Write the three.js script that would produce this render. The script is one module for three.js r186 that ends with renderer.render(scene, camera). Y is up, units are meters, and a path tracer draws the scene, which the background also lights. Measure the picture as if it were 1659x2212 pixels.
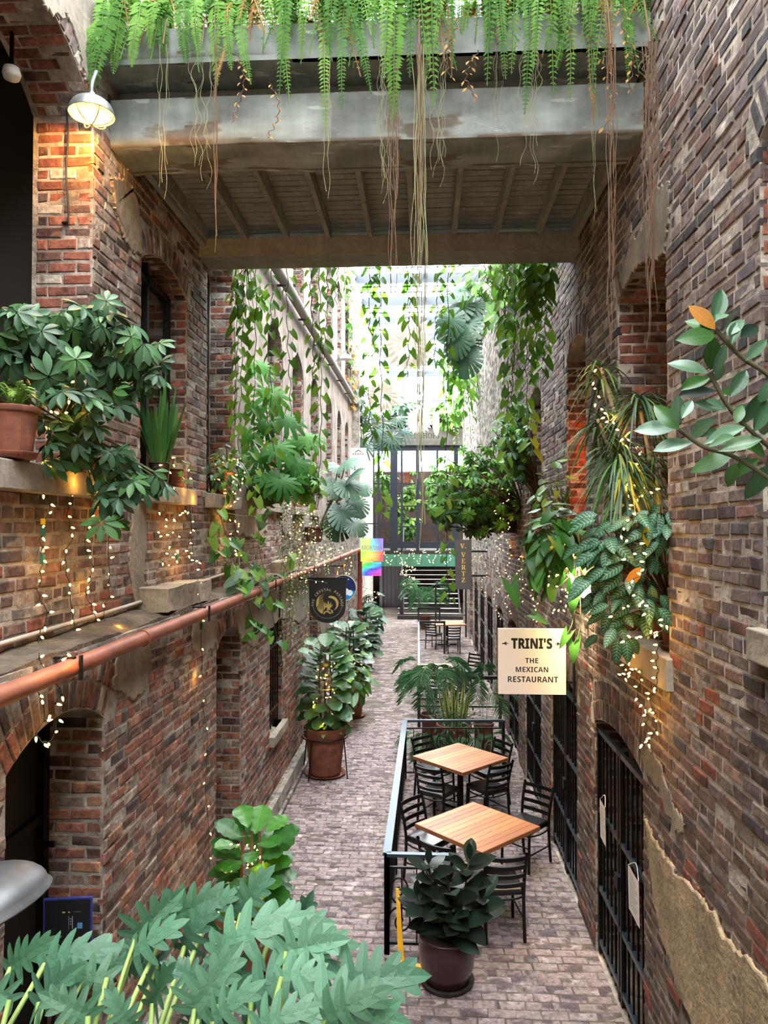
import * as THREE from 'three';
import { mergeGeometries } from 'three/addons/utils/BufferGeometryUtils.js';
import { RoundedBoxGeometry } from 'three/addons/geometries/RoundedBoxGeometry.js';

// ---------------------------------------------------------------- camera, sky, exposure
const scene = new THREE.Scene();
const FW = 1659, FH = 2212, FOCAL = 1580, EYE = 4.0;
const camera = new THREE.PerspectiveCamera(2 * Math.atan(FH / 2 / FOCAL) * 180 / Math.PI, FW / FH, 0.05, 200);
camera.position.set(0, EYE, 0);
camera.rotation.order = 'YXZ';
camera.rotation.y = Math.atan(88 / FOCAL);
camera.rotation.x = Math.atan(34 / FOCAL);
camera.updateMatrixWorld(true);
scene.background = new THREE.Color().setRGB(0.93, 0.97, 1.0);
scene.backgroundIntensity = 15;
const renderer = new THREE.WebGLRenderer({ antialias: true });
renderer.toneMapping = THREE.LinearToneMapping;
renderer.toneMappingExposure = 1.85;
renderer.shadowMap.enabled = true;

// ---------------------------------------------------------------- helpers
const V = (x, y, z) => new THREE.Vector3(x, y, z);
const UP = V(0, 1, 0);
function mulberry(a) { return () => { a = (a + 0x6d2b79f5) | 0; let t = Math.imul(a ^ (a >>> 15), 1 | a); t = (t + Math.imul(t ^ (t >>> 7), 61 | t)) ^ t; return ((t ^ (t >>> 14)) >>> 0) / 4294967296; }; }
let rnd = mulberry(7);
const reseed = (s) => { rnd = mulberry(s); };
const rr = (a, b) => a + (b - a) * rnd();
const pick = (list) => list[Math.floor(rnd() * list.length) % list.length];
const clamp = THREE.MathUtils.clamp, lerp = THREE.MathUtils.lerp, smooth = (x, a, b) => { const t = clamp((x - a) / (b - a), 0, 1); return t * t * (3 - 2 * t); };
// where a line of sight of the survey photograph meets a plane of the place
function sight(px, py) { return V((px - 829.5) / FOCAL, -(py - 1106) / FOCAL, -1).applyEuler(camera.rotation); }
function onZ(px, py, z) { const d = sight(px, py); return V(0, EYE, 0).addScaledVector(d, z / d.z); }
function onX(px, py, x) { const d = sight(px, py); return V(0, EYE, 0).addScaledVector(d, x / d.x); }
function onY(px, py, y) { const d = sight(px, py); return V(0, EYE, 0).addScaledVector(d, (y - EYE) / d.y); }
const inv = camera.matrixWorld.clone().invert();
function project(p) { const q = p.clone().applyMatrix4(inv); return [829.5 + FOCAL * q.x / -q.z, 1106 - FOCAL * q.y / -q.z, -q.z]; }

const taken = {};
function numbered(n) { const k = taken[n] = (taken[n] ?? -1) + 1; return k ? n + '_' + String(k).padStart(3, '0') : n; }
function shade(o) { o.castShadow = true; o.receiveShadow = true; return o; }
function thing(name, label, category, pos = null, group) {
  const o = new THREE.Group(); o.name = numbered(name); scene.add(o);
  if (pos) o.position.copy(pos);
  o.userData = { label, category }; if (group) o.userData.group = group;
  return o;
}
function structure(name, label) { const o = new THREE.Group(); o.name = numbered(name); o.userData = { kind: 'structure', label }; scene.add(o); return o; }
function clean(g) {
  if (g.index) g = g.toNonIndexed();
  for (const k of Object.keys(g.attributes)) if (!['position', 'normal', 'uv', 'color'].includes(k)) g.deleteAttribute(k);
  return g;
}
// uv in metres, from the dominant axis of each triangle
function metric(g, k = 1) {
  g = clean(g); const p = g.attributes.position, n = p.count, uv = new Float32Array(n * 2);
  const a = V(), b = V(), c = V();
  for (let i = 0; i < n; i += 3) {
    a.fromBufferAttribute(p, i); b.fromBufferAttribute(p, i + 1); c.fromBufferAttribute(p, i + 2);
    const nn = b.clone().sub(a).cross(c.clone().sub(a)), ax = Math.abs(nn.x), ay = Math.abs(nn.y), az = Math.abs(nn.z);
    for (let j = 0; j < 3; j++) { const q = [a, b, c][j]; const [u, v] = ax >= ay && ax >= az ? [q.z, q.y] : ay >= az ? [q.x, q.z] : [q.x, q.y]; uv[(i + j) * 2] = u * k; uv[(i + j) * 2 + 1] = v * k; }
  }
  g.setAttribute('uv', new THREE.BufferAttribute(uv, 2)); return g;
}
function mesh(name, geos, mat, parent = scene, { uv = 'metric', label } = {}) {
  geos = (Array.isArray(geos) ? geos : [geos]).filter(Boolean).map((g) => uv === 'metric' ? metric(g) : clean(g));
  const g = geos.length > 1 ? mergeGeometries(geos) : geos[0];
  const m = shade(new THREE.Mesh(g, mat)); m.name = parent === scene ? numbered(name) : name; if (label) m.userData.label = label;
  parent.add(m); return m;
}
function box(w, h, d, x = 0, y = 0, z = 0, r = 0, ry = 0) {
  const g = r > 0 ? new RoundedBoxGeometry(w, h, d, 1, Math.min(r, w / 2.1, h / 2.1, d / 2.1)) : new THREE.BoxGeometry(w, h, d);
  if (ry) g.rotateY(ry); g.translate(x, y, z); return g;
}
function bar(a, b, w, h = w) {   // square bar between two points
  const d = b.clone().sub(a), L = d.length(), g = new THREE.BoxGeometry(w, L, h), q = new THREE.Quaternion();
  d.normalize();
  const ref = Math.abs(d.y) > 0.9 ? V(0, 0, 1) : UP, x = V().crossVectors(ref, d).normalize(), z = V().crossVectors(x, d).normalize();
  if (Math.abs(d.y) > 0.9) { q.setFromRotationMatrix(new THREE.Matrix4().makeBasis(x.negate(), d, V().crossVectors(x.clone(), d))); } else q.setFromRotationMatrix(new THREE.Matrix4().makeBasis(V().crossVectors(d, z), d, z));
  g.applyQuaternion(q); g.translate((a.x + b.x) / 2, (a.y + b.y) / 2, (a.z + b.z) / 2); return g;
}
function rod(a, b, r0, r1 = r0, n = 8) {
  const d = b.clone().sub(a), g = new THREE.CylinderGeometry(r1, r0, d.length(), n); g.applyQuaternion(new THREE.Quaternion().setFromUnitVectors(UP, d.normalize()));
  g.translate((a.x + b.x) / 2, (a.y + b.y) / 2, (a.z + b.z) / 2); return g;
}
function tube(pts, r, seg = 0, n = 6, closed = false) {
  return new THREE.TubeGeometry(new THREE.CatmullRomCurve3(pts, closed, 'centripetal'), seg || Math.max(6, pts.length * 4), r, n, closed);
}
function lathe(profile, n = 28) { return new THREE.LatheGeometry(profile.map(([r, y]) => new THREE.Vector2(Math.max(r, 0.0005), y)), n); }
const lin = (hex) => { const c = new THREE.Color(hex); return [c.r, c.g, c.b]; };

// ---------------------------------------------------------------- computed textures
function fbm(size, cells, oct, seed, gain = 0.5) {   // tileable value noise, 0..1
  const r = mulberry(seed), out = new Float32Array(size * size); let amp = 1, tot = 0;
  for (let o = 0; o < oct; o++) {
    const c = cells << o, grid = new Float32Array(c * c).map(() => r());
    for (let y = 0; y < size; y++) {
      const fy = y / size * c, iy = Math.floor(fy), ty = fy - iy, sy = ty * ty * (3 - 2 * ty), y0 = (iy % c) * c, y1 = ((iy + 1) % c) * c;
      for (let x = 0; x < size; x++) {
        const fx = x / size * c, ix = Math.floor(fx), tx = fx - ix, sx = tx * tx * (3 - 2 * tx), x0 = ix % c, x1 = (ix + 1) % c;
        out[y * size + x] += amp * lerp(lerp(grid[y0 + x0], grid[y0 + x1], sx), lerp(grid[y1 + x0], grid[y1 + x1], sx), sy);
      }
    }
    tot += amp; amp *= gain;
  }
  for (let i = 0; i < out.length; i++) out[i] /= tot;
  return out;
}
function dataTex(w, h, fn, color = true) {
  const d = new Uint8Array(w * h * 4);
  for (let y = 0; y < h; y++) for (let x = 0; x < w; x++) { const c = fn(x, y), i = (y * w + x) * 4; d[i] = clamp(c[0], 0, 255); d[i + 1] = clamp(c[1], 0, 255); d[i + 2] = clamp(c[2], 0, 255); d[i + 3] = 255; }
  const t = new THREE.DataTexture(d, w, h); t.wrapS = t.wrapT = THREE.RepeatWrapping; t.magFilter = THREE.LinearFilter; t.minFilter = THREE.LinearFilter;
  if (color) t.colorSpace = THREE.SRGBColorSpace; t.needsUpdate = true; return t;
}
const N1 = fbm(512, 6, 6, 11), N2 = fbm(512, 3, 5, 23), N3 = fbm(512, 24, 4, 31, 0.6), N4 = fbm(512, 4, 6, 47, 0.62);
const at512 = (n, x, y) => n[((y % 512 + 512) % 512) * 512 + ((x % 512 + 512) % 512)];
const rep = (t, u, v = u) => { t.repeat.set(u, v); return t; };
// brick skin: multiplies each brick's own tone; lime bloom, grime and sandy grain
const brickMap = rep(dataTex(512, 512, (x, y) => {
  const i = y * 512 + x, bloom = smooth(N4[i], 0.52, 0.68), grime = smooth(N1[i], 0.5, 0.3), g = 200 + (N3[i] - 0.5) * 120;
  return [g * (1 - 0.35 * grime) + bloom * 46, g * (1 - 0.36 * grime) + bloom * 56, g * (1 - 0.34 * grime) + bloom * 60];
}), 1.3);
const brickBump = rep(dataTex(512, 512, (x, y) => { const i = y * 512 + x, v = 110 + (N3[i] - 0.5) * 190 + (N1[i] - 0.5) * 160; return [v, v, v]; }, false), 1.3);
const mortarMap = rep(dataTex(512, 512, (x, y) => { const i = y * 512 + x, v = 0.72 + (N1[i] - 0.5) * 0.6 + (N3[i] - 0.5) * 0.35, t = smooth(N2[i], 0.45, 0.65); return [v * lerp(206, 184, t), v * lerp(196, 172, t), v * lerp(182, 158, t)]; }), 0.9);
const plasterMap = rep(dataTex(512, 512, (x, y) => {
  const i = y * 512 + x, streak = at512(N3, x * 2, y >> 3), v = 0.8 + (N1[i] - 0.5) * 0.45 + (N3[i] - 0.5) * 0.18 + (streak - 0.5) * 0.12; return [v * 255, v * 250, v * 244];
}), 0.8);
const grainMap = (seed, dark, light, rings = 26) => { const n = fbm(512, 2, 5, seed); return dataTex(512, 512, (x, y) => {
  const w = at512(n, x >> 1, y), g = 0.5 + 0.5 * Math.sin((y / 512 * rings + w * 9) * 6.283), f = at512(N3, x >> 3, y * 3), t = clamp(0.3 + 0.4 * g + (f - 0.5) * 0.8, 0, 1);
  return [lerp(dark[0], light[0], t), lerp(dark[1], light[1], t), lerp(dark[2], light[2], t)]; }); };
const softMap = rep(dataTex(512, 512, (x, y) => { const i = y * 512 + x, v = 226 + (N1[i] - 0.5) * 70 + (N3[i] - 0.5) * 36; return [v, v, v]; }), 1.5);
const clayMap = rep(dataTex(512, 512, (x, y) => { const i = y * 512 + x, lime = smooth(N4[i], 0.55, 0.7), v = 205 + (N1[i] - 0.5) * 110 + (at512(N3, x >> 4, y * 2) - 0.5) * 40; return [v + lime * 30, v + lime * 42, v + lime * 46]; }), 2);
// weathered paint on the bridge beams: flaking pale paint, brown rot showing through
const paintMap = dataTex(1024, 512, (x, y) => {
  const i = ((y * 1) % 512) * 512 + (x >> 1), st = at512(N3, x >> 2, y >> 4), v = 0.78 + (at512(N1, x >> 1, y) - 0.5) * 0.5 + (st - 0.5) * 0.3;
  const flake = smooth(at512(N4, (x >> 1) + 90, y * 2), 0.6, 0.64), edge = smooth(y / 512, 0.583, 0.588) * smooth(y / 512, 0.63, 0.592) * smooth(at512(N1, x >> 1, 60), 0.38, 0.52), rot = Math.max(0.8 * smooth(at512(N2, (x >> 1) + 200, y), 0.72, 0.78), 1.2 * edge), line = smooth(at512(N4, x >> 3, y * 4), 0.68, 0.72);
  let c = [v * 196, v * 200, v * 196];
  c = c.map((q, k) => lerp(q, [225, 228, 222][k], flake * 0.7)); c = c.map((q, k) => lerp(q, [92, 66, 46][k], Math.max(rot * 0.75, line * 0.8))); return c;
});
const paintBump = dataTex(512, 512, (x, y) => { const v = 128 + (smooth(at512(N4, x + 90, y * 2), 0.6, 0.64)) * 90 + (at512(N3, x >> 2, y) - 0.5) * 60; return [v, v, v]; }, false);
// leaf skin, u across and v along: midrib and side veins
function veinTex(base, rib, n, strength, slant = 0.35, fan = 0) { return dataTex(128, 256, (x, y) => {
  const u = Math.abs(x / 127 - 0.5) * 2, v = y / 255, mid = Math.exp(-((u / 0.035) ** 2)), ph = (v - u * slant) * n, f = Math.abs(ph - Math.round(ph)), side = Math.exp(-((f / 0.07) ** 2)) * strength * (1 - u * 0.4), q = 1 + (N3[(y * 2 % 512) * 512 + x * 3 % 512] - 0.5) * 0.22;
  const t = clamp(mid * 0.9 + side, 0, 1); return base.map((b, k) => lerp(b * q, rib[k], t)); }); }
const veinPale = veinTex([205, 210, 200], [255, 255, 250], 9, 0.45), veinSoft = veinTex([218, 220, 214], [250, 252, 235], 12, 0.2);
const stripeTex = dataTex(128, 256, (x, y) => { const u = Math.abs(x / 127 - 0.5) * 2, v = y / 255, ph = (v - u * 0.16) * 8, f = Math.abs(ph - Math.round(ph)), s = Math.exp(-((f / 0.13) ** 2)) * smooth(u, 0.95, 0.6), m = Math.exp(-((u / 0.04) ** 2)) * 0.8, t = clamp(Math.max(s * 0.75, m), 0, 1); return [lerp(36, 150, t), lerp(74, 190, t), lerp(52, 150, t)]; });
const sansTex = dataTex(128, 256, (x, y) => { const u = Math.abs(x / 127 - 0.5) * 2, e = smooth(u, 0.62, 0.72), b = 0.5 + 0.5 * Math.sin(y / 256 * 70 + (N1[y * 512 + x] - 0.5) * 14); return [lerp(40 + b * 26, 190, e), lerp(66 + b * 34, 186, e), lerp(44 + b * 22, 92, e)]; });
function canvasTex(w, h, draw) { const c = document.createElement('canvas'); c.width = w; c.height = h; draw(c.getContext('2d'), w, h); const t = new THREE.CanvasTexture(c); t.colorSpace = THREE.SRGBColorSpace; return t; }

// ---------------------------------------------------------------- materials
const std = (color, roughness = 0.8, extra = {}) => new THREE.MeshStandardMaterial({ color, roughness, ...extra });
const M = {
  brick: std(0xffffff, 0.92, { vertexColors: true, map: brickMap, bumpMap: brickBump, bumpScale: 0.006 }),
  mortar: std(0xffffff, 0.95, { map: mortarMap, bumpMap: brickBump, bumpScale: 0.012 }),
  plaster: std(0xa39886, 0.95, { map: plasterMap, bumpMap: brickBump, bumpScale: 0.008 }),
  lime: std(0xa89c94, 0.95, { map: plasterMap, bumpMap: brickBump, bumpScale: 0.006 }),
  stone: std(0xaaa294, 0.9, { map: plasterMap, bumpMap: brickBump, bumpScale: 0.006 }),
  sand: std(0x8f8678, 0.95, { map: mortarMap }),
  paint: std(0xcfd3d0, 0.75, { map: rep(paintMap, 0.55, 1.1), bumpMap: rep(paintBump, 0.8), bumpScale: 0.004 }),
  joist: std(0x97948c, 0.85, { map: softMap }), board: std(0xa09d94, 0.9, { map: softMap }),
  iron: std(0x0d0e10, 0.45, { metalness: 0.4 }), rail: std(0x2e404c, 0.32, { metalness: 0.4 }), black: std(0x0a0a0b, 0.6), steel: std(0x2a3038, 0.5, { metalness: 0.3 }),
  vinyl: new THREE.MeshPhysicalMaterial({ color: 0x100d0b, roughness: 0.32, clearcoat: 0.3, clearcoatRoughness: 0.3 }),
  copper: std(0x9a5a44, 0.55, { metalness: 0.15, map: softMap }), redpipe: std(0xa34238, 0.6, { map: softMap }), cream: std(0xa79f90, 0.7),
  clay: std(0x8a4e38, 0.85, { map: clayMap, bumpMap: brickBump, bumpScale: 0.002 }), clayDark: std(0x6d3a2c, 0.8, { map: clayMap }), burgundy: new THREE.MeshPhysicalMaterial({ color: 0x2c0d10, roughness: 0.3, clearcoat: 0.6, clearcoatRoughness: 0.2 }),
  soil: std(0x2a2018, 1), plastic: std(0x101112, 0.5), wire: std(0x12241c, 0.6), white: std(0xd9d9d5, 0.6), galv: std(0x9b9d9c, 0.35, { metalness: 0.7 }), greyMetal: std(0x5f6062, 0.45, { metalness: 0.5, map: softMap }),
  room: std(0x423b35, 1),
  pane: new THREE.MeshPhysicalMaterial({ color: 0xffffff, roughness: 0, transmission: 1, thickness: 0, ior: 1.45 }),
  root: std(0x6e523e, 0.95), rootPale: std(0x8c8a66, 0.9), stem: std(0x4b5a30, 0.8), stemBrown: std(0x4d3a28, 0.9), twig: std(0x2c2a1c, 0.9), yellow: std(0xf0b41e, 0.5), green: std(0x2c6a55, 0.6, { map: softMap }),
  paper: new THREE.MeshPhysicalMaterial({ color: 0xe6e1d6, roughness: 1, transmission: 0.6, thickness: 0, side: THREE.DoubleSide }),
  darkwood: std(0x2a201a, 0.8),
};
function leafMat(color, { rough = 0.5, trans = 0.3, map = veinSoft, coat = 0, spec = 0.5 } = {}) {
  return new THREE.MeshPhysicalMaterial({ color, map, roughness: rough, transmission: trans, thickness: 0, specularIntensity: spec, clearcoat: coat, clearcoatRoughness: 0.3, side: THREE.DoubleSide });
}
const G = {
  fern: [0x62903c, 0x729e48, 0x507e36].map((c) => leafMat(c, { rough: 0.75, spec: 0.25, trans: 0.35, map: null })), fernDry: [0xa8834a, 0x9a7040].map((c) => leafMat(c, { rough: 0.9, trans: 0.3, map: null })),
  pothos: [0x7aae34, 0x659a30, 0x8cbd42, 0x54882e].map((c) => leafMat(c, { rough: 0.55, trans: 0.5 })),
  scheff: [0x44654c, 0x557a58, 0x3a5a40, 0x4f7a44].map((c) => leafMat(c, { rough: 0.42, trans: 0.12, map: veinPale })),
  scheffBright: [0x6aa83c, 0x589634, 0x86be4c, 0x45782f].map((c) => leafMat(c, { rough: 0.5, trans: 0.4, map: veinPale })),
  philo: [0x47705a, 0x557f66, 0x3c6448, 0x5f8a70].map((c) => leafMat(c, { rough: 0.5, trans: 0.15, map: veinPale })),
  selloum: [0x3f8428, 0x337224, 0x4c8e30].map((c) => leafMat(c, { rough: 0.6, trans: 0.4, map: veinPale, spec: 0.2 })),
  monstera: [0x5f8070, 0x4a6c58, 0x749684].map((c) => leafMat(c, { rough: 0.45, trans: 0.2, map: veinPale })), darkMonstera: [0x3c5f48, 0x34543e].map((c) => leafMat(c, { rough: 0.4, trans: 0.25, map: veinPale })),
  fig: [0x44723e, 0x55824c, 0x356030, 0x68925e].map((c) => leafMat(c, { rough: 0.4, trans: 0.25, map: veinPale, coat: 0.2 })),
  rubber: [0x1c2b1f, 0x24362a, 0x16221a].map((c) => leafMat(c, { rough: 0.4, trans: 0.04, map: veinSoft, coat: 0.12 })),
  rubberPale: [0x4c7556, 0x5b8265, 0x4a7a3c, 0x6a9074].map((c) => leafMat(c, { rough: 0.32, trans: 0.12, map: veinPale, coat: 0.3 })), rubberTip: leafMat(0xd08a34, { rough: 0.5, trans: 0.3 }),
  strap: [0x3f5f3c, 0x55743c, 0x2f4a34].map((c) => leafMat(c, { rough: 0.45, trans: 0.2, map: null })), spider: [0x8fb24e, 0x7aa040].map((c) => leafMat(c, { rough: 0.6, trans: 0.35, map: null })),
  sans: leafMat(0xffffff, { rough: 0.45, trans: 0.05, map: sansTex }), snake: [0x2f5a2c, 0x3f6a30].map((c) => leafMat(c, { rough: 0.4, trans: 0.1 })),
  stripe: leafMat(0xffffff, { rough: 0.45, trans: 0.12, map: stripeTex }), syng: [0x4c8a3c, 0x3c7434, 0x5fa044].map((c) => leafMat(c, { rough: 0.4, trans: 0.3, map: veinPale })),
  palm: [0x5c9060, 0x73a475, 0x4a7e50].map((c) => leafMat(c, { rough: 0.5, trans: 0.25, map: null })), fanpalm: [0x3f5c52, 0x33503f].map((c) => leafMat(c, { rough: 0.55, trans: 0.2, map: null })),
  trail: [0x7a9a4a, 0x5f7f3c, 0xa9b88c].map((c) => leafMat(c, { rough: 0.55, trans: 0.3, map: null })), deadpink: leafMat(0xb07a6a, { rough: 0.8, trans: 0.3 }), yellowing: leafMat(0xc8c23c, { rough: 0.6, trans: 0.4 }),
};
// ---------------------------------------------------------------- brickwork
class Bricks {   // collects bricks; the 300 that show largest become parts of their own, the rest one field
  constructor(margin = 700) { this.list = []; this.margin = margin; }
  // centre c, axes u (length), v (height), n (outward), sizes; d: how far the face stands proud
  add(c, u, v, n, L, H, d, rgb) {
    const [px, py, dep] = project(c); if (dep < 0.4 || px < -this.margin || px > FW + this.margin || py < -this.margin || py > FH + this.margin) return;
    const foreshort = Math.abs(n.dot(V(0, EYE, 0).sub(c).normalize()));
    this.list.push({ c, u, v, n, L, H, d, rgb, area: (L * H * foreshort / (dep * dep)) * (px > 0 && px < FW && py > 0 && py < FH ? 1 : 0.001), dep, s: rnd() });
  }
  geometry(list) {
    const pos = [], nor = [], uv = [], col = [];
    const P = V(), e1 = V(), e2 = V(), nn = V();
    for (const b of list) {
      const r = mulberry(Math.floor(b.s * 1e9)), far = b.dep > 15, j = () => (r() - 0.5) * 0.013, off = [r() * 3, r() * 3];
      const pt = (a, h, k) => V().copy(b.c).addScaledVector(b.u, a).addScaledVector(b.v, h).addScaledVector(b.n, k);
      const l = b.L / 2, h = b.H / 2, ch = Math.min(0.007, l * 0.4), lift = b.d + (r() - 0.5) * 0.008;
      const ring = [[-l, -h], [l, -h], [l, h], [-l, h]].map(([a, q]) => [a + j(), q + j() * 0.7]);
      const back = ring.map(([a, q]) => pt(a, q, -0.035)), mid = ring.map(([a, q]) => pt(a, q, lift - ch * 0.8)), front = far ? mid : ring.map(([a, q]) => pt(a - Math.sign(a) * ch, q - Math.sign(q) * ch, lift + (r() - 0.5) * 0.005));
      const uvs = [[-l, -h], [l, -h], [l, h], [-l, h]].map(([a, q]) => [a + off[0], q + off[1]]);
      const quad = (A, B, C, D, ua, ub, uc, ud) => { e1.copy(B).sub(A); e2.copy(D).sub(A); nn.crossVectors(e1, e2).normalize();
        for (const [p, t] of [[A, ua], [B, ub], [C, uc], [A, ua], [C, uc], [D, ud]]) { pos.push(p.x, p.y, p.z); nor.push(nn.x, nn.y, nn.z); uv.push(t[0], t[1]); col.push(b.rgb[0], b.rgb[1], b.rgb[2]); } };
      quad(front[0], front[1], front[2], front[3], ...uvs);
      for (let i = 0; i < 4; i++) { const k = (i + 1) % 4; if (!far) quad(mid[i], mid[k], front[k], front[i], uvs[i], uvs[k], uvs[k], uvs[i]); quad(back[i], back[k], mid[k], mid[i], uvs[i], uvs[k], uvs[k], uvs[i]); }
    }
    const g = new THREE.BufferGeometry();
    g.setAttribute('position', new THREE.Float32BufferAttribute(pos, 3)); g.setAttribute('normal', new THREE.Float32BufferAttribute(nor, 3)); g.setAttribute('uv', new THREE.Float32BufferAttribute(uv, 2)); g.setAttribute('color', new THREE.Float32BufferAttribute(col, 3));
    return g;
  }
  build(parent, name = 'brick', most = 300) {
    const sorted = this.list.sort((a, b) => b.area - a.area), single = sorted.slice(0, most).filter((b) => b.area * FOCAL * FOCAL > 90), rest = sorted.slice(single.length);
    for (const b of single) { const m = shade(new THREE.Mesh(this.geometry([b]), M.brick)); m.name = name; parent.add(m); }
    if (rest.length) { const m = shade(new THREE.Mesh(this.geometry(rest), M.brick)); m.name = name + '_field'; m.userData.kind = 'stuff'; parent.add(m); }
  }
}
// openings of a wall in (s = distance along the alley, y): s0 s1 y0, spring height and rise of a segmental arch (rise 0 = flat head)
const arcOf = (o) => { const w = (o.s1 - o.s0) / 2, R = (w * w + o.rise * o.rise) / (2 * o.rise); return { R, c: (o.s0 + o.s1) / 2, yc: o.spring + o.rise - R, th: Math.asin(Math.min(1, w / R)) }; };
function blocked(o, y) {   // the stretch that an opening with its arch ring takes out of the course at height y
  if (y < o.y0) return null;
  if (!o.rise) return y < o.spring ? [o.s0, o.s1] : null;
  const a = arcOf(o), ring = o.ring ?? 0.22;
  if (y < o.spring) return [o.s0, o.s1];
  const q = (a.R + ring) ** 2 - (y - a.yc) ** 2; if (q <= 0) return null;
  const hw = Math.min(Math.sqrt(q), (a.R + ring) * Math.sin(a.th)); return [a.c - hw, a.c + hw];
}
function tones(list) { const t = list.flatMap(([hex, n]) => Array(n).fill(lin(hex))); return () => { const c = pick(t), k = rr(0.82, 1.16), h = rr(-0.04, 0.04); return [c[0] * k * (1 + h), c[1] * k, c[2] * k * (1 - h)]; }; }
// face of a wall across x: side = +1 faces +x
function face(bricks, { X, side, s0, s1, y0, y1, openings = [], tone, course = 0.086, len = 0.23, joint = 0.018, skip }) {
  const n = V(side, 0, 0), u = V(0, 0, -side), v = UP; let row = 0;
  for (let y = y0 + course / 2; y < y1; y += course, row++) {
    const wob = (s) => Math.sin(s * 0.9 + row * 0.13) * 0.006 + Math.sin(s * 2.7) * 0.003;
    let s = s0 - (row % 2 ? len / 2 : 0) - rr(0, 0.03); const hd = row % 6 === 3;
    const cuts = openings.map((o) => blocked(o, y)).filter(Boolean);
    while (s < s1) {
      const L = (hd ? len * 0.52 : len) * rr(0.93, 1.07); let a = Math.max(s, s0), b = Math.min(s + L - joint, s1); s += L;
      for (const [c0, c1] of cuts) { if (a >= c0 && b <= c1) { a = b; break; } if (a < c0 && b > c0) b = c0; else if (a < c1 && b > c1) a = c1; }
      if (b - a < 0.035) continue;
      const m = (a + b) / 2; if (skip && skip(m, y)) continue;
      bricks.add(V(X, y + wob(m), -m), u, v, n, b - a, course - joint * rr(0.85, 1.25), rr(0.001, 0.008), tone(m, y));
    }
  }
  for (const o of openings) if (o.rise) {
    const a = arcOf(o), ring = o.ring ?? 0.22, k = Math.max(6, Math.round(2 * a.th * (a.R + ring / 2) / 0.088));
    const rows = ring > 0.3 ? 2 : 1;
    for (let q = 0; q < rows; q++) for (let i = 0; i < k; i++) {
      const th = -a.th + (i + 0.5) / k * 2 * a.th, rad = V(0, Math.cos(th), -Math.sin(th)), r0 = a.R + ring / rows * (q + 0.5);
      const tan = V(0, -Math.sin(th), -Math.cos(th)).multiplyScalar(side > 0 ? 1 : -1);
      bricks.add(V(X, a.yc + Math.cos(th) * r0, -(a.c + Math.sin(th) * r0)), tan, rad, n, 2 * a.th * a.R / k - 0.014, ring / rows - 0.015, rr(0.002, 0.01), tone(a.c, o.spring + o.rise));
    }
  }
}
// far jamb of an opening: faces the camera
function jamb(bricks, { X, side, s, y0, y1, depth, tone, course = 0.086 }) {
  const n = V(0, 0, 1), u = V(1, 0, 0); let row = 0;
  for (let y = y0 + course / 2; y < y1; y += course, row++) {
    let q = 0.008, first = row % 2 ? 0.11 : 0.215;
    while (q < depth - 0.03) { const L = Math.min(first, depth - q); first = 0.215; bricks.add(V(X - side * (q + L / 2), y, -s), u, UP, n, L - 0.013, course - 0.017 * rr(0.85, 1.3), rr(0.001, 0.009), tone(s, y)); q += L; }
  }
}
function soffit(bricks, { X, side, o, depth, tone }) {
  const a = arcOf(o), k = Math.round(2 * a.th * a.R / 0.078);
  for (let i = 0; i < k; i++) { const th = -a.th + (i + 0.5) / k * 2 * a.th, nrm = V(0, -Math.cos(th), Math.sin(th)); let q = 0.008, first = i % 2 ? 0.11 : 0.215;
    const vv = V(0, -Math.sin(th), -Math.cos(th));
    while (q < depth - 0.03) { const L = Math.min(first, depth - q); first = 0.215; bricks.add(V(X - side * (q + L / 2), a.yc + Math.cos(th) * a.R, -(a.c + Math.sin(th) * a.R)), V(1, 0, 0), vv, nrm, L - 0.013, 2 * a.th * a.R / k - 0.013, rr(0.001, 0.008), tone(o.s0, o.spring)); q += L; } }
}
// the mortared body of a wall, holes where the openings are
function body({ X, side, s0, s1, y0, y1, openings, depth = 0.45, mat = M.mortar, parent, recess = 0.001 }) {
  const sh = new THREE.Shape([new THREE.Vector2(s0, y0), new THREE.Vector2(s1, y0), new THREE.Vector2(s1, y1), new THREE.Vector2(s0, y1)]);
  for (const o of openings) {
    const b = Math.max(o.y0, y0 + 0.001), h = new THREE.Path();
    h.moveTo(o.s0, b); h.lineTo(o.s1, b); h.lineTo(o.s1, o.spring);
    if (o.rise) { const a = arcOf(o); for (let i = 1; i < 16; i++) { const th = a.th - i / 16 * 2 * a.th; h.lineTo(a.c + Math.sin(th) * a.R, a.yc + Math.cos(th) * a.R); } }
    h.lineTo(o.s0, o.spring); h.closePath(); sh.holes.push(h);
  }
  const g = new THREE.ExtrudeGeometry(sh, { depth, bevelEnabled: false, steps: 1 });
  const p = g.attributes.position;
  for (let i = 0; i < p.count; i++) { const s = p.getX(i), y = p.getY(i), d = p.getZ(i); p.setXYZ(i, X - side * (recess + d), y, -s); }
  if (side > 0) for (let i = 0; i < p.count; i += 3) { const t = [p.getX(i), p.getY(i), p.getZ(i)]; p.setXYZ(i, p.getX(i + 1), p.getY(i + 1), p.getZ(i + 1)); p.setXYZ(i + 1, ...t); }
  g.computeVertexNormals(); return mesh('mortar', g, mat, parent);
}
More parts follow.
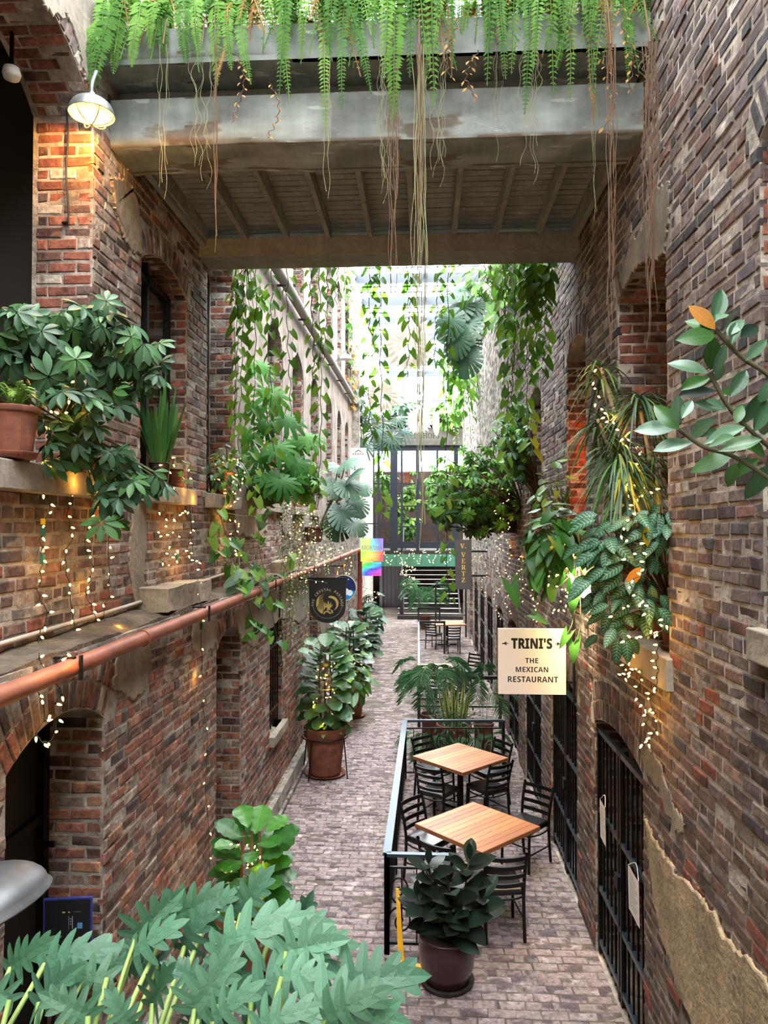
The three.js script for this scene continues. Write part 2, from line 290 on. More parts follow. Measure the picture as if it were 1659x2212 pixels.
// a patch of render with a broken edge: polygon in (s, y), standing proud of the bricks
function patch(parent, X, side, poly, mat, thick = 0.02, seed = 1, name = 'render_patch', rough = 0.03) {
  const r = mulberry(seed), pts = []; const c = new THREE.CatmullRomCurve3(poly.map(([s, y]) => V(s, y, 0)), true, 'catmullrom', 0.15).getPoints(poly.length * 14);
  for (const p of c) { const e = (at512(N1, Math.floor(p.x * 260 + seed * 50), Math.floor(p.y * 260)) - 0.5) * 0.24 * Math.min(1, rough * 30); pts.push(new THREE.Vector2(p.x + (r() - 0.5) * rough + e, p.y + (r() - 0.5) * rough - e)); }
  pts.pop();
  const g = new THREE.ExtrudeGeometry(new THREE.Shape(pts), { depth: thick, bevelEnabled: true, bevelSize: 0.008, bevelThickness: 0.006, bevelSegments: 1, steps: 1 });
  const p = g.attributes.position; for (let i = 0; i < p.count; i++) { const s = p.getX(i), y = p.getY(i), d = p.getZ(i); p.setXYZ(i, X + side * (d - 0.004), y, -s); }
  if (side < 0) for (let i = 0; i < p.count; i += 3) { const t = [p.getX(i), p.getY(i), p.getZ(i)]; p.setXYZ(i, p.getX(i + 1), p.getY(i + 1), p.getZ(i + 1)); p.setXYZ(i + 1, ...t); }
  g.computeVertexNormals(); return mesh(name, g, mat, parent);
}

const XU = -2.4, XL = -2.12, XR = 1.61, LEDGE = 3.28;
const op = (s0, s1, y0, spring, rise, ring) => ({ s0, s1, y0, spring, rise, ring });
const upperL = [op(3.35, 5.13, 4.38, 7.0, 0.38, 0.36), op(6.04, 7.24, 4.38, 6.3, 0.17), op(7.92, 9.04, 4.38, 7.1, 0.3), ...[[11.0, 12.1], [13.1, 14.2], [15.2, 16.3], [17.6, 18.7], [19.8, 20.8], [21.8, 22.7]].map(([a, b]) => op(a, b, 4.38, 6.95, 0.3))];
const farUpper = [[11.0, 12.1], [13.1, 14.2], [15.2, 16.3], [17.6, 18.7], [19.8, 20.8], [21.8, 22.7]].map(([a, b]) => op(a, b, 8.3, 10.6, 0.3));
const lowerL = [op(3.62, 4.76, 0.0, 2.74, 0.17, 0.36), op(7.37, 8.4, 0.0, 2.74, 0.17), op(9.95, 10.85, 1.15, 2.6, 0.15), op(13.4, 14.5, 0, 2.6, 0.17), op(17, 18.1, 0, 2.6, 0.17)];
const upperR = [op(2.3, 3.58, 3.5, 5.87, 0.17), op(4.94, 6.17, 3.12, 5.87, 0.17), op(7.39, 8.36, 3.4, 5.87, 0.17), op(10.2, 11.3, 3.4, 5.87, 0.17), op(13, 14, 3.4, 5.87, 0.17)];
const gates = [op(5.55, 7.1, 0.0, 2.17, 0.12, 0.36), ...[0, 1, 2, 3, 4, 5, 6, 7].map((i) => op(7.9 + i * 2.42, 9.5 + i * 2.42, 0.0, 2.17, 0.14, 0.3))];
const toneLU = tones([[0x94766a, 5], [0xa07a6a, 4], [0x84695f, 4], [0xa8958a, 5], [0xab6650, 2], [0x6e5a54, 3], [0xbcb0a2, 3], [0x91847a, 3]]);
const toneLL = tones([[0xa56a54, 5], [0xb0735a, 4], [0x8d6152, 4], [0xa08474, 3], [0x77594e, 3], [0xb98566, 2], [0x5a4c49, 1], [0xac998a, 3]]);
const toneRU = tones([[0x776563, 6], [0x6a5a59, 5], [0x84726e, 5], [0x5c5052, 4], [0x95857f, 3], [0x474347, 3], [0x7d5a50, 2], [0xb5aca4, 1]]);
const toneRL = tones([[0x7f5f53, 5], [0x73584e, 4], [0x8b6e5e, 4], [0x625049, 3], [0x96503c, 3], [0x8a786b, 4]]);
const toneJ = tones([[0xa06450, 4], [0x905a4a, 3], [0x806056, 3], [0xb4705a, 2], [0x6c5852, 2], [0xcac0b4, 2]]);
const mixTone = (low, high, y0, y1) => (s, y) => (rr(y0, y1) < y ? high : low)();

reseed(101);
{ // left wall, upper storey
  const w = structure('wall_left_upper', 'upper left brick wall with arched windows, set back behind a ledge');
  const all = [...upperL, ...farUpper];
  body({ X: XU, side: 1, s0: -12, s1: 24, y0: LEDGE - 0.2, y1: 13.4, openings: all, parent: w });
  const b = new Bricks();
  face(b, { X: XU, side: 1, s0: 1.4, s1: 24, y0: LEDGE, y1: 12.6, openings: all, tone: toneLU });
  for (const o of all) jamb(b, { X: XU, side: 1, s: o.s1, y0: o.y0, y1: o.spring, depth: o.s1 < 8 ? 0.42 : 0.3, tone: toneJ });
  soffit(b, { X: XU, side: 1, o: upperL[0], depth: 0.42, tone: toneJ }); soffit(b, { X: XU, side: 1, o: upperL[1], depth: 0.3, tone: toneJ }); soffit(b, { X: XU, side: 1, o: upperL[2], depth: 0.3, tone: toneJ });
  b.build(w);
  const ps = (list) => list.map(([x, y]) => { const p = onX(x, y, XU); return [-p.z, p.y]; });
  patch(w, XU, 1, ps([[237, 375], [262, 385], [285, 415], [302, 470], [303, 545], [285, 540], [262, 505], [245, 450]]), M.plaster, 0.018, 5);
  patch(w, XU, 1, ps([[95, 10], [150, 60], [172, 110], [182, 165], [215, 170], [225, 60], [225, -80], [60, -90]]), M.stone, 0.012, 6);
  patch(w, XU, 1, ps([[283, 1075], [312, 1085], [312, 1180], [310, 1290], [290, 1300], [280, 1200]]), M.plaster, 0.012, 8);
  // limewashed piers of the far bays
  const piers = [[9.12, 10.95], [12.15, 13.05], [14.25, 15.15], [16.35, 17.55], [18.75, 19.75], [20.85, 21.75], [22.75, 23.9]];
  piers.forEach(([a, c], i) => patch(w, XU, 1, [[a, 4.0], [c, 4.0], [c, 7.0], [c, 12.6], [a, 12.6], [a, 7.0]], M.lime, 0.02, 20 + i, 'limewash_pier', 0.05));
  for (const o of upperL.slice(3)) { const a = arcOf(o); const top = []; for (let i = 0; i <= 8; i++) { const th = -a.th + i / 8 * 2 * a.th; top.push([a.c + Math.sin(th) * (a.R + 0.03), a.yc + Math.cos(th) * (a.R + 0.03)]); } patch(w, XU, 1, [[o.s0, 8.25], [o.s0, 7.6], ...top, [o.s1, 7.6], [o.s1, 8.25]], M.lime, 0.02, 40 + Math.round(o.s0), 'limewash_spandrel', 0.02); }
}
{ // left wall, lower storey, projecting, with its ledge
  const w = structure('wall_left_lower', 'lower left brick wall with arched doorways below the copper pipe');
  body({ X: XL, side: 1, s0: -12, s1: 23, y0: -0.3, y1: LEDGE - 0.03, openings: lowerL.map((o) => ({ ...o, y0: Math.max(o.y0, -0.29) })), depth: 0.72, parent: w });
  const b = new Bricks(); face(b, { X: XL, side: 1, s0: 1.4, s1: 23, y0: 0.3, y1: LEDGE - 0.06, openings: lowerL, tone: mixTone(toneLL, toneLU, 2.2, 3.3) });
  for (const o of lowerL) jamb(b, { X: XL, side: 1, s: o.s1, y0: o.y0, y1: o.spring + 0.1, depth: 0.46, tone: toneLL });
  // stepped footing
  for (let k = 0; k < 4; k++) for (const [a, c] of [[2.5, 3.6], [4.78, 7.35], [8.42, 13.38], [14.52, 16.98], [18.12, 23]]) {
    let s = a; while (s < c - 0.05) { const L = Math.min(rr(0.2, 0.23), c - s); b.add(V(XL + 0.14 - k * 0.035, 0.04 + k * 0.075, -(s + L / 2)), V(0, 0, -1), UP, V(1, 0, 0), L - 0.012, 0.066, 0.004, tones([[0xa3948a, 3], [0x8f7266, 2], [0xb5a79c, 2]])()); s += L; } }
  b.build(w);
  mesh('footing', [box(0.13, 0.3, 1.1, XL + 0.045, 0.14, -3.05), box(0.13, 0.3, 2.57, XL + 0.045, 0.14, -6.065), box(0.13, 0.3, 4.96, XL + 0.045, 0.14, -10.9), box(0.13, 0.3, 2.46, XL + 0.045, 0.14, -15.75), box(0.13, 0.3, 4.88, XL + 0.045, 0.14, -20.56)], M.mortar, w);
  // ledge: rough mortar slope with a few stone blocks
  reseed(77); { const g = new THREE.BoxGeometry(0.34, 0.12, 21, 10, 3, 700), p = g.attributes.position; for (let i = 0; i < p.count; i++) { const x = p.getX(i), y = p.getY(i), z = p.getZ(i), n = at512(N4, Math.floor((z + 20) * 210), Math.floor((x + 1) * 320)) - 0.5, m = at512(N2, Math.floor((z + 20) * 130), Math.floor(x * 200) + 100) - 0.5; p.setXYZ(i, x + (x > 0.1 ? n * 0.07 + m * 0.05 : 0), y + (y > 0 ? n * 0.11 + m * 0.1 - (x + 0.17) * 0.18 + 0.03 : 0), z); } g.computeVertexNormals(); g.translate(XL - 0.17, LEDGE - 0.02, -12.6); mesh('ledge_mortar', g, std(0x9c9082, 0.98, { map: mortarMap, bumpMap: brickBump, bumpScale: 0.02 }), w); }
  for (const [s, L, h] of [[6.0, 1.25, 0.2], [8.9, 0.9, 0.16], [11.3, 1.2, 0.18]]) { const g = new THREE.BoxGeometry(0.27, h, L, 8, 6, 40), p = g.attributes.position; for (let i = 0; i < p.count; i++) { const n = at512(N4, Math.floor(p.getZ(i) * 260 + 900 * s), Math.floor((p.getY(i) + p.getX(i)) * 300)) - 0.5, m = at512(N3, Math.floor(p.getZ(i) * 300), Math.floor(p.getY(i) * 300 + p.getX(i) * 200)) - 0.5; p.setXYZ(i, p.getX(i) + n * 0.06 + m * 0.02, p.getY(i) + n * 0.07 + m * 0.02, p.getZ(i) + n * 0.05); } g.computeVertexNormals(); g.translate(XL - 0.15, LEDGE + h / 2 + 0.01, -(s + L / 2)); mesh('ledge_block', g, M.plaster, w); }
  const ps = (list) => list.map(([x, y]) => { const p = onX(x, y, XL); return [-p.z, p.y]; });
  patch(w, XL, 1, ps([[262, 1395], [320, 1370], [322, 1440], [312, 1490], [292, 1520], [268, 1505], [245, 1490]]), M.plaster, 0.014, 61);
  patch(w, XL, 1, ps([[415, 1345], [465, 1325], [462, 1395], [440, 1420], [415, 1400]]), M.stone, 0.012, 62);
  patch(w, XL, 1, ps([[505, 1318], [560, 1288], [620, 1255], [620, 1335], [585, 1350], [545, 1400], [520, 1380]]), M.plaster, 0.014, 63);
  patch(w, XL, 1, [[11.2, 3.2], [13.2, 3.2], [13.2, 2.5], [12.4, 2.4], [11.4, 2.6]], M.plaster, 0.014, 64);
  patch(w, XL, 1, [[14.7, 3.2], [16.8, 3.2], [16.8, 1.5], [15.5, 1.3], [14.7, 2]], M.plaster, 0.014, 65);
}
{ // right wall
  const w = structure('wall_right', 'tall dark brick wall on the right with arched gateways and window niches');
  const all = [...upperR, ...gates];
  body({ X: XR, side: -1, s0: -12, s1: 31, y0: -0.3, y1: 10.2, openings: all.map((o) => ({ ...o, y0: Math.max(o.y0, -0.29) })), depth: 0.5, parent: w });
  const b = new Bricks();
  const ps = (list) => list.map(([x, y]) => { const p = onX(x, y, XR); return [-p.z, p.y]; });
  face(b, { X: XR, side: -1, s0: 1.0, s1: 31, y0: 0, y1: 10.2, openings: all, tone: mixTone(toneRL, toneRU, 2.2, 3.6) });
  for (const o of all) jamb(b, { X: XR, side: -1, s: o.s1, y0: o.y0, y1: o.spring + 0.05, depth: 0.46, tone: toneJ });
  soffit(b, { X: XR, side: -1, o: upperR[1], depth: 0.44, tone: toneJ });
  b.build(w);
  patch(w, XR, -1, ps([[1398, 1765], [1410, 1790], [1450, 1860], [1520, 1950], [1600, 2060], [1700, 2190], [1760, 2400], [1560, 2400], [1500, 2205], [1455, 2090], [1420, 1960], [1402, 1850]]), std(0xbfa988, 0.95, { map: plasterMap, bumpMap: brickBump, bumpScale: 0.012 }), 0.02, 71);
  patch(w, XR, -1, ps([[1420, 410], [1445, 400], [1447, 470], [1438, 535], [1418, 530], [1400, 560], [1375, 575], [1350, 620], [1338, 610], [1365, 530], [1395, 480]]), std(0x8d857a, 0.95, { map: plasterMap, bumpMap: brickBump, bumpScale: 0.01 }), 0.012, 72);
  patch(w, XR, -1, ps([[1395, 1620], [1440, 1690], [1480, 1770], [1470, 1790], [1415, 1700], [1390, 1660]]), M.plaster, 0.008, 75, 'mortar_smear', 0.06);
}
// window sills
function sill(n, X, side, s0, s1, top, h, out, label) { const w = structure('trim_' + n, label); mesh('sill', new RoundedBoxGeometry(out + 0.3, h, s1 - s0, 2, 0.012).translate(X + side * (out / 2 - 0.15), top - h / 2, -(s0 + s1) / 2), M.stone, w); }
sill(1, XU, 1, 3.1, 5.25, 4.38, 0.17, 0.12, 'stone sill under the near left window'); sill(2, XU, 1, 5.98, 7.3, 4.38, 0.16, 0.1, 'stone sill under the snake plant window'); sill(3, XU, 1, 7.86, 9.1, 4.38, 0.16, 0.1, 'stone sill of the tall left window');
upperL.slice(3).forEach((o, i) => sill(4 + i, XU, 1, o.s0 - 0.05, o.s1 + 0.05, 4.38, 0.14, 0.08, 'stone sill of a far left window'));
sill(10, XR, -1, 4.86, 6.25, 3.15, 0.22, 0.05, 'worn stone sill of the near right niche'); sill(11, XR, -1, 7.34, 8.4, 3.5, 0.2, 0.06, 'stone sill under the lit right niche'); sill(12, XR, -1, 10.15, 11.35, 3.5, 0.2, 0.06, 'stone sill of a far right niche');
sill(13, XR, -1, 2.2, 3.65, 3.52, 0.16, 0.06, 'stone sill at the right edge of the frame'); sill(14, XL, 1, 9.9, 10.9, 1.15, 0.14, 0.08, 'stone sill of the barred lower left window');

// dark rooms behind the walls
{ const w = structure('wall_rooms_left', 'unlit rooms behind the left wall');
  mesh('room_shell', [box(0.2, 14, 37, -6.5, 6.6, -6), box(4.2, 0.2, 37, -4.6, 13.5, -6), box(4.1, 0.2, 37, -4.6, -0.2, -6), box(3.6, 0.2, 36.5, -4.65, 3.1, -6), box(4, 14, 0.2, -4.4, 6.6, -24.2), box(4, 14, 0.2, -4.4, 6.6, 12.2), box(3.55, 0.2, 36.4, -4.66, 7.9, -6), box(3.55, 4.5, 0.15, -4.66, 5.5, -5.55), box(3.55, 4.5, 0.15, -4.66, 5.5, -7.58), box(3.55, 4.5, 0.15, -4.66, 5.5, -9.6), box(3.4, 3.1, 0.15, -4.7, 1.45, -6), box(3.4, 3.1, 0.15, -4.7, 1.45, -9.3)], M.room, w);
  const r = structure('wall_rooms_right', 'unlit rooms behind the right wall');
  mesh('room_shell', [box(0.2, 11, 44, 5.5, 5, -9.5), box(3.6, 0.2, 44, 3.8, 10.3, -9.5), box(3.6, 0.2, 44, 3.8, -0.2, -9.5), box(3.3, 0.2, 43.5, 3.8, 2.75, -9.5), box(3.9, 11, 0.2, 3.6, 5, -31.3), box(3.9, 11, 0.2, 3.6, 5, 12.2)], M.room, r);
  mesh('niche_back', [box(0.05, 3, 1.4, 2.2, 4.6, -5.55), box(0.05, 3, 1.1, 2.2, 4.7, -7.9), box(0.05, 3, 1.3, 2.2, 4.7, -10.75), box(0.05, 3, 1.5, 2.2, 4.6, -2.95)], std(0x8f6c5e, 0.95, { map: mortarMap }), r);
  const cl = structure('wall_right_clerestory', 'set-back upper wall of the right building under the glazed roof'); mesh('wall_slab', box(0.3, 3.2, 56, 4.3, 11.8, -16), M.mortar, cl); mesh('roof_terrace', box(2.9, 0.12, 43, 3.0, 10.26, -9.5), M.sand, cl);
  const e = structure('wall_back', 'brick end wall of the passage behind the camera'); mesh('wall_slab', box(4.6, 13, 0.3, -0.4, 6.2, 12), M.mortar, e);
}
// window fillings
function windowFill(n, X, side, o, back, label) {
  const w = structure('window_' + n, label), x = X - side * back, mid = (o.s0 + o.s1) / 2, H = o.spring + o.rise - o.y0, W = o.s1 - o.s0;
  mesh('window_frame', [box(0.06, H, 0.06, x, o.y0 + H / 2, -o.s0 - 0.03), box(0.06, H, 0.06, x, o.y0 + H / 2, -o.s1 + 0.03), box(0.06, H, 0.05, x, o.y0 + H / 2, -mid), box(0.06, 0.07, W, x, o.y0 + 0.035, -mid), box(0.06, 0.06, W, x, o.y0 + H * 0.5, -mid), box(0.06, 0.06, W, x, o.spring, -mid)], M.black, w);
  for (const k of [0, 1]) for (const q of [0, 1]) mesh('pane', new THREE.PlaneGeometry(W / 2 - 0.07, H * 0.46).rotateY(Math.PI / 2).translate(x - side * 0.01, o.y0 + H * (0.25 + q * 0.48), -(o.s0 + W * (0.25 + k * 0.5))), M.pane, w);
}
windowFill(1, XU, 1, upperL[1], 0.2, 'black framed arched window behind the snake plant'); windowFill(2, XU, 1, upperL[2], 0.34, 'tall arched window beyond the bridge');
upperL.slice(3).forEach((o, i) => windowFill(3 + i, XU, 1, o, 0.26, 'dark arched window in the far left facade'));
farUpper.forEach((o, i) => windowFill(9 + i, XU, 1, o, 0.26, 'dark arched window on the top floor of the left facade'));
{ const o = lowerL[2], w = structure('window_15', 'barred black window low on the left wall'); mesh('pane', new THREE.PlaneGeometry(0.9, 1.65).rotateY(Math.PI / 2).translate(XL - 0.2, 1.95, -10.4), M.pane, w); for (let i = 0; i < 6; i++) mesh('bar', rod(V(XL - 0.06, 1.15, -(9.99 + i * 0.155)), V(XL - 0.06, 2.7, -(9.99 + i * 0.155)), 0.011), M.iron, w); mesh('cross_bar', [box(0.012, 0.04, 0.9, XL - 0.06, 1.4, -10.4), box(0.012, 0.04, 0.9, XL - 0.06, 2.3, -10.4)], M.iron, w); }
{ [[0, 'black door in the near left archway'], [1, 'dark door in the second left archway'], [3, 'dark door in a far left archway'], [4, 'dark door in the farthest left archway']].forEach(([k, label], i) => { const o = lowerL[k], d = structure('door_' + (i + 1), label), x = XL - 0.44;
  mesh('door_leaf', box(0.05, o.spring + 0.2, o.s1 - o.s0, x, (o.spring + 0.2) / 2, -(o.s0 + o.s1) / 2), M.black, d); mesh('door_frame', [box(0.09, o.spring + 0.2, 0.07, x + 0.03, (o.spring + 0.2) / 2, -o.s1 + 0.04), box(0.09, o.spring + 0.2, 0.07, x + 0.03, (o.spring + 0.2) / 2, -o.s0 - 0.04), box(0.07, 0.06, o.s1 - o.s0, x + 0.03, 2.1, -(o.s0 + o.s1) / 2)], M.iron, d);
  mesh('hinge_strap', [box(0.13, 0.035, 0.02, x + 0.1, 1.95, -o.s1 + 0.1)], M.iron, d); }); }

reseed(202);
{ // brick paving
  const f = structure('floor', 'brick paved alley floor in worn pinkish grey courses');
  mesh('bed', [box(4.4, 0.2, 52, -0.3, -0.112, -14), box(8, 0.2, 14, 0, -0.113, -44)], std(0xffffff, 0.95, { map: mortarMap, color: 0xa8a09c }), f);
  const b = new Bricks(120), pave = ((t) => () => t().map((q, k) => lerp(q, lin(0xb39e9b)[k], 0.7)))(tones([[0x9d8c8a, 5], [0x948482, 4], [0xa89998, 4], [0x8b7c7a, 3], [0xa08580, 3], [0xb0a4a1, 2]])); let row = 0;
  for (let z = 4.6; z < 33; z += 0.112, row++) { let x = XL - (row % 2) * 0.11 - rr(0, 0.03); while (x < XR + 0.3) { const L = 0.222 * rr(0.95, 1.05); if (x + L < XR + 0.45) b.add(V(x + L / 2, -0.012, -z + Math.sin(x * 2 + row) * 0.003), V(1, 0, 0), V(0, 0, -1), UP, L - 0.011, 0.1 * rr(0.96, 1.02), rr(0.003, 0.009), pave()); x += L; } }
  b.build(f, 'paving_brick');
}
// ---------------------------------------------------------------- footbridge overhead
reseed(303);
{
  const br = thing('footbridge', 'weathered grey painted wooden footbridge spanning the passage overhead', 'bridge');
  const x0 = XU - 0.1, x1 = XR + 0.08, W = x1 - x0, cx = (x0 + x1) / 2;
  const worn = (w, h, d, amp) => { const g = new THREE.BoxGeometry(w, h, d, 90, 8, 4), p = g.attributes.position; for (let i = 0; i < p.count; i++) { const x = p.getX(i), y = p.getY(i), z = p.getZ(i); const n = at512(N1, Math.floor((x + 9) * 90), Math.floor((y + 3) * 140)) - 0.5, edge = Math.exp(-(((y + h / 2) / 0.03) ** 2)), r = smooth(at512(N2, Math.floor((x + 5) * 100), 40), 0.42, 0.6); p.setXYZ(i, x, y + edge * (n * 0.05 * r + 0.012 * r), z + (z > 0 ? n * amp - edge * r * 0.03 : 0)); } g.computeVertexNormals(); return g; };
  mesh('front_beam', worn(W, 0.37, 0.47, 0.014).translate(cx, 7.085, -5.635), M.paint, br, { label: 'peeling pale grey beam with rotted lower edge' });
  mesh('planter_trough', [worn(W, 0.26, 0.04, 0.006).translate(cx, 7.55, -5.24), box(W, 0.04, 0.7, cx, 7.44, -5.57), box(W, 0.26, 0.04, cx, 7.55, -5.9)], M.paint, br);
  mesh('trough_soil', box(W, 0.05, 0.6, cx, 7.64, -5.57), M.soil, br);
  mesh('trough_bearer', box(W, 0.16, 0.3, cx, 7.35, -5.72), M.joist, br);
  mesh('back_beam', [box(W, 0.2, 0.4, cx, 6.98, -7.8, 0.01)], M.joist, br);
  for (let i = 0; i < 10; i++) mesh('joist', box(0.05, 0.16, 1.78, -2.33 + i * 0.44, 7.13, -6.75, 0.004), M.joist, br);
  for (let z = 5.62; z < 8.05; z += 0.108) mesh('deck_board', box(W, 0.03, 0.093, cx, 7.226 + rr(-0.002, 0.002), -z), M.board, br);
  mesh('deck_top', box(W, 0.03, 2.3, cx, 7.3, -6.9), M.darkwood, br);
  for (const x of [XU + 0.05, XR - 0.05]) mesh('side_ledger', box(0.06, 0.2, 1.8, x, 7.1, -6.75), M.joist, br);
}
// ---------------------------------------------------------------- glazed roof and far end
{
  const rf = structure('ceiling', 'glazed skylight roof of the passage with pale steel beams');
  const z0 = 12, z1 = -44, H = 13.3, xa = -2.6, xb = 10.5;
  const steel = std(0x343b41, 0.5, { metalness: 0.2 });
  for (let z = z0; z > z1; z -= 2.8) mesh('roof_beam', box(xb - xa, 0.3, 0.14, (xa + xb) / 2, H, z), steel, rf);
  for (let z = z0 - 0.7; z > z1; z -= 0.7) mesh('glazing_bar', box(xb - xa, 0.05, 0.04, (xa + xb) / 2, H + 0.2, z), steel, rf);
  for (let x = xa; x <= xb + 0.01; x += 2.62) mesh('purlin', box(0.09, 0.16, z0 - z1, x, H + 0.1, (z0 + z1) / 2), steel, rf);
  for (let z = z0; z > z1 + 1; z -= 2.8) for (let k = 0; k < 5; k++) mesh('pane', new THREE.PlaneGeometry(2.56, 2.76).rotateX(Math.PI / 2).translate(xa + 1.31 + k * 2.62, H + 0.24, z - 1.4), M.pane, rf);
}
reseed(404);
{ // far end: shop front on an upper gallery with a sign beam, stairs and a door below
  const Z = -34, f = structure('wall_end', 'far end facade with dark steel framed glazing under a pale beam');
  const navy = std(0x121a26, 0.45, { metalness: 0.3 });
  const post = (x, w, y0, y1, z = Z) => mesh('mullion', box(w, y1 - y0, 0.12, x, (y0 + y1) / 2, z), navy, f);
  for (const [px, w] of [[802, 0.3], [818, 0.1], [851, 0.34], [868, 0.1], [902, 0.16], [945, 0.1], [985, 0.2], [1010, 0.2]]) { const x = onZ(px, 1080, Z).x; post(x, w, 2.9, 7.85); }
  for (const y of [3.2, 4.05, 5.0, 6.05, 7.7]) mesh('transom', box(5.4, y === 3.2 ? 0.3 : y === 7.7 ? 0.25 : 0.06, 0.1, -0.6, y, Z), navy, f);
  for (let i = 0; i < 6; i++) mesh('pane', new THREE.PlaneGeometry(0.82, 4.3).translate(-2.75 + i * 0.86, 5.45, Z - 0.05), M.pane, f);
  mesh('sign_beam', box(5.6, 0.75, 0.3, -0.6, 8.2, Z + 0.1), std(0x56524b, 0.85, { map: softMap }), f);
  mesh('upper_planter_wall', box(5.6, 0.5, 0.5, -0.6, 9.0, Z - 0.1), std(0x58544d, 0.85, { map: softMap }), f);
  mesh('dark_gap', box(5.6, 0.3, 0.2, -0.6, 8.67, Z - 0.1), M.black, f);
  mesh('gallery_floor', box(6.4, 0.25, 8, -0.6, 2.8, Z - 4.4), M.darkwood, f);
  mesh('back_wall', [box(9, 7.4, 0.3, -0.6, 3.6, -43), box(0.3, 9.4, 9, -3.6, 4.6, -38.5), box(0.3, 9.4, 9, 2.6, 4.6, -38.5)], std(0x5d463c, 0.95, { map: mortarMap }), f);
  mesh('side_return', [box(1.3, 9.2, 0.3, -2.8, 4.6, -24.1), box(0.3, 9.2, 10, -2.55, 4.6, -29)], M.mortar, f);
  const gl = structure('window_16', 'glazed screen of pale mullions above the far end');
  for (let i = 0; i < 7; i++) mesh('mullion', box(0.09, 3.9, 0.09, -3.2 + i * 1.05, 11.3, -38), std(0x3d454b, 0.5), gl); for (const y of [9.6, 10.6, 11.9, 13]) mesh('transom', box(6.6, 0.08, 0.08, -0.1, y, -38), std(0x3d454b, 0.5), gl);
  for (let i = 0; i < 6; i++) mesh('pane', new THREE.PlaneGeometry(0.98, 3.8).translate(-2.68 + i * 1.05, 11.3, -38.05), M.pane, gl);
  const txt = canvasTex(1024, 96, (c, w, h) => { c.fillStyle = '#56524b'; c.fillRect(0, 0, w, h); c.fillStyle = '#080707'; c.font = '74px serif'; c.textAlign = 'center'; c.textBaseline = 'middle'; c.fillText('LOWER LEVEL SHOPS', w / 2, h / 2 + 2, w * 0.96); });
  const sg = thing('fascia_lettering', 'dark serif lettering ending in SHOPS on the far pale beam', 'sign'); const pl = new THREE.PlaneGeometry(4.0, 0.42); pl.translate(-0.85, 8.25, Z + 0.256); mesh('lettering', pl, std(0xffffff, 0.85, { map: txt }), sg, { uv: 'own' });
  const gb = thing('green_fascia', 'weathered green metal fascia below the far glazing', 'fascia'); for (let i = 0; i < 14; i++) mesh('corrugated_panel', box(0.29, 0.55, 0.03, -1.98 + i * 0.285, 2.52, -33.3 + (i % 2) * 0.012, 0.004), M.green, gb);
  const dk = structure('door_5', 'dark plank door under the far gallery'); for (let i = 0; i < 5; i++) mesh('plank', box(0.2, 2.1, 0.05, -2.0 + i * 0.21, 1.05, -37, 0.005), std(0x1d1512, 0.8), dk); mesh('door_surround', [box(0.16, 2.6, 0.2, -2.2, 1.3, -37), box(0.16, 2.6, 0.2, -0.98, 1.3, -37), box(1.4, 0.4, 0.2, -1.6, 2.4, -37)], M.black, dk);
  mesh('end_lower_wall', [box(3.2, 2.7, 0.3, 0.7, 1.3, -39.5)], std(0x4a2a22, 0.95, { map: mortarMap }), f);
  const st = thing('open_staircase', 'dark open staircase with bright tread edges at the far end', 'stairs');
  for (let i = 0; i < 15; i++) { const y = 0.2 + i * 0.195, z = -32.6 - i * 0.29; mesh('tread', box(i < 2 ? 2.8 : 2.45, 0.05, 0.3, i < 2 ? 0.2 : 0.3, y, z), M.darkwood, st); mesh('tread_nosing', box(i < 2 ? 2.8 : 2.45, 0.03, 0.03, i < 2 ? 0.2 : 0.3, y + 0.015, z + 0.155), std(0xd8d8d2, 0.5), st); }
  for (const x of [-0.96, 1.54]) mesh('stringer', bar(V(x, 0.05, -32.4), V(x, 3.0, -36.8), 0.06, 0.28), M.black, st);
  mesh('newel_post', box(0.16, 1.9, 0.16, -1.02, 0.95, -32.4, 0.01), M.black, st); mesh('base_step', box(2.9, 0.16, 0.5, 0.25, 0.08, -32.3), M.darkwood, st);
  mesh('stair_handrail', bar(V(-1.02, 1.8, -32.4), V(-1.02, 4.2, -36), 0.06), M.black, st);
}
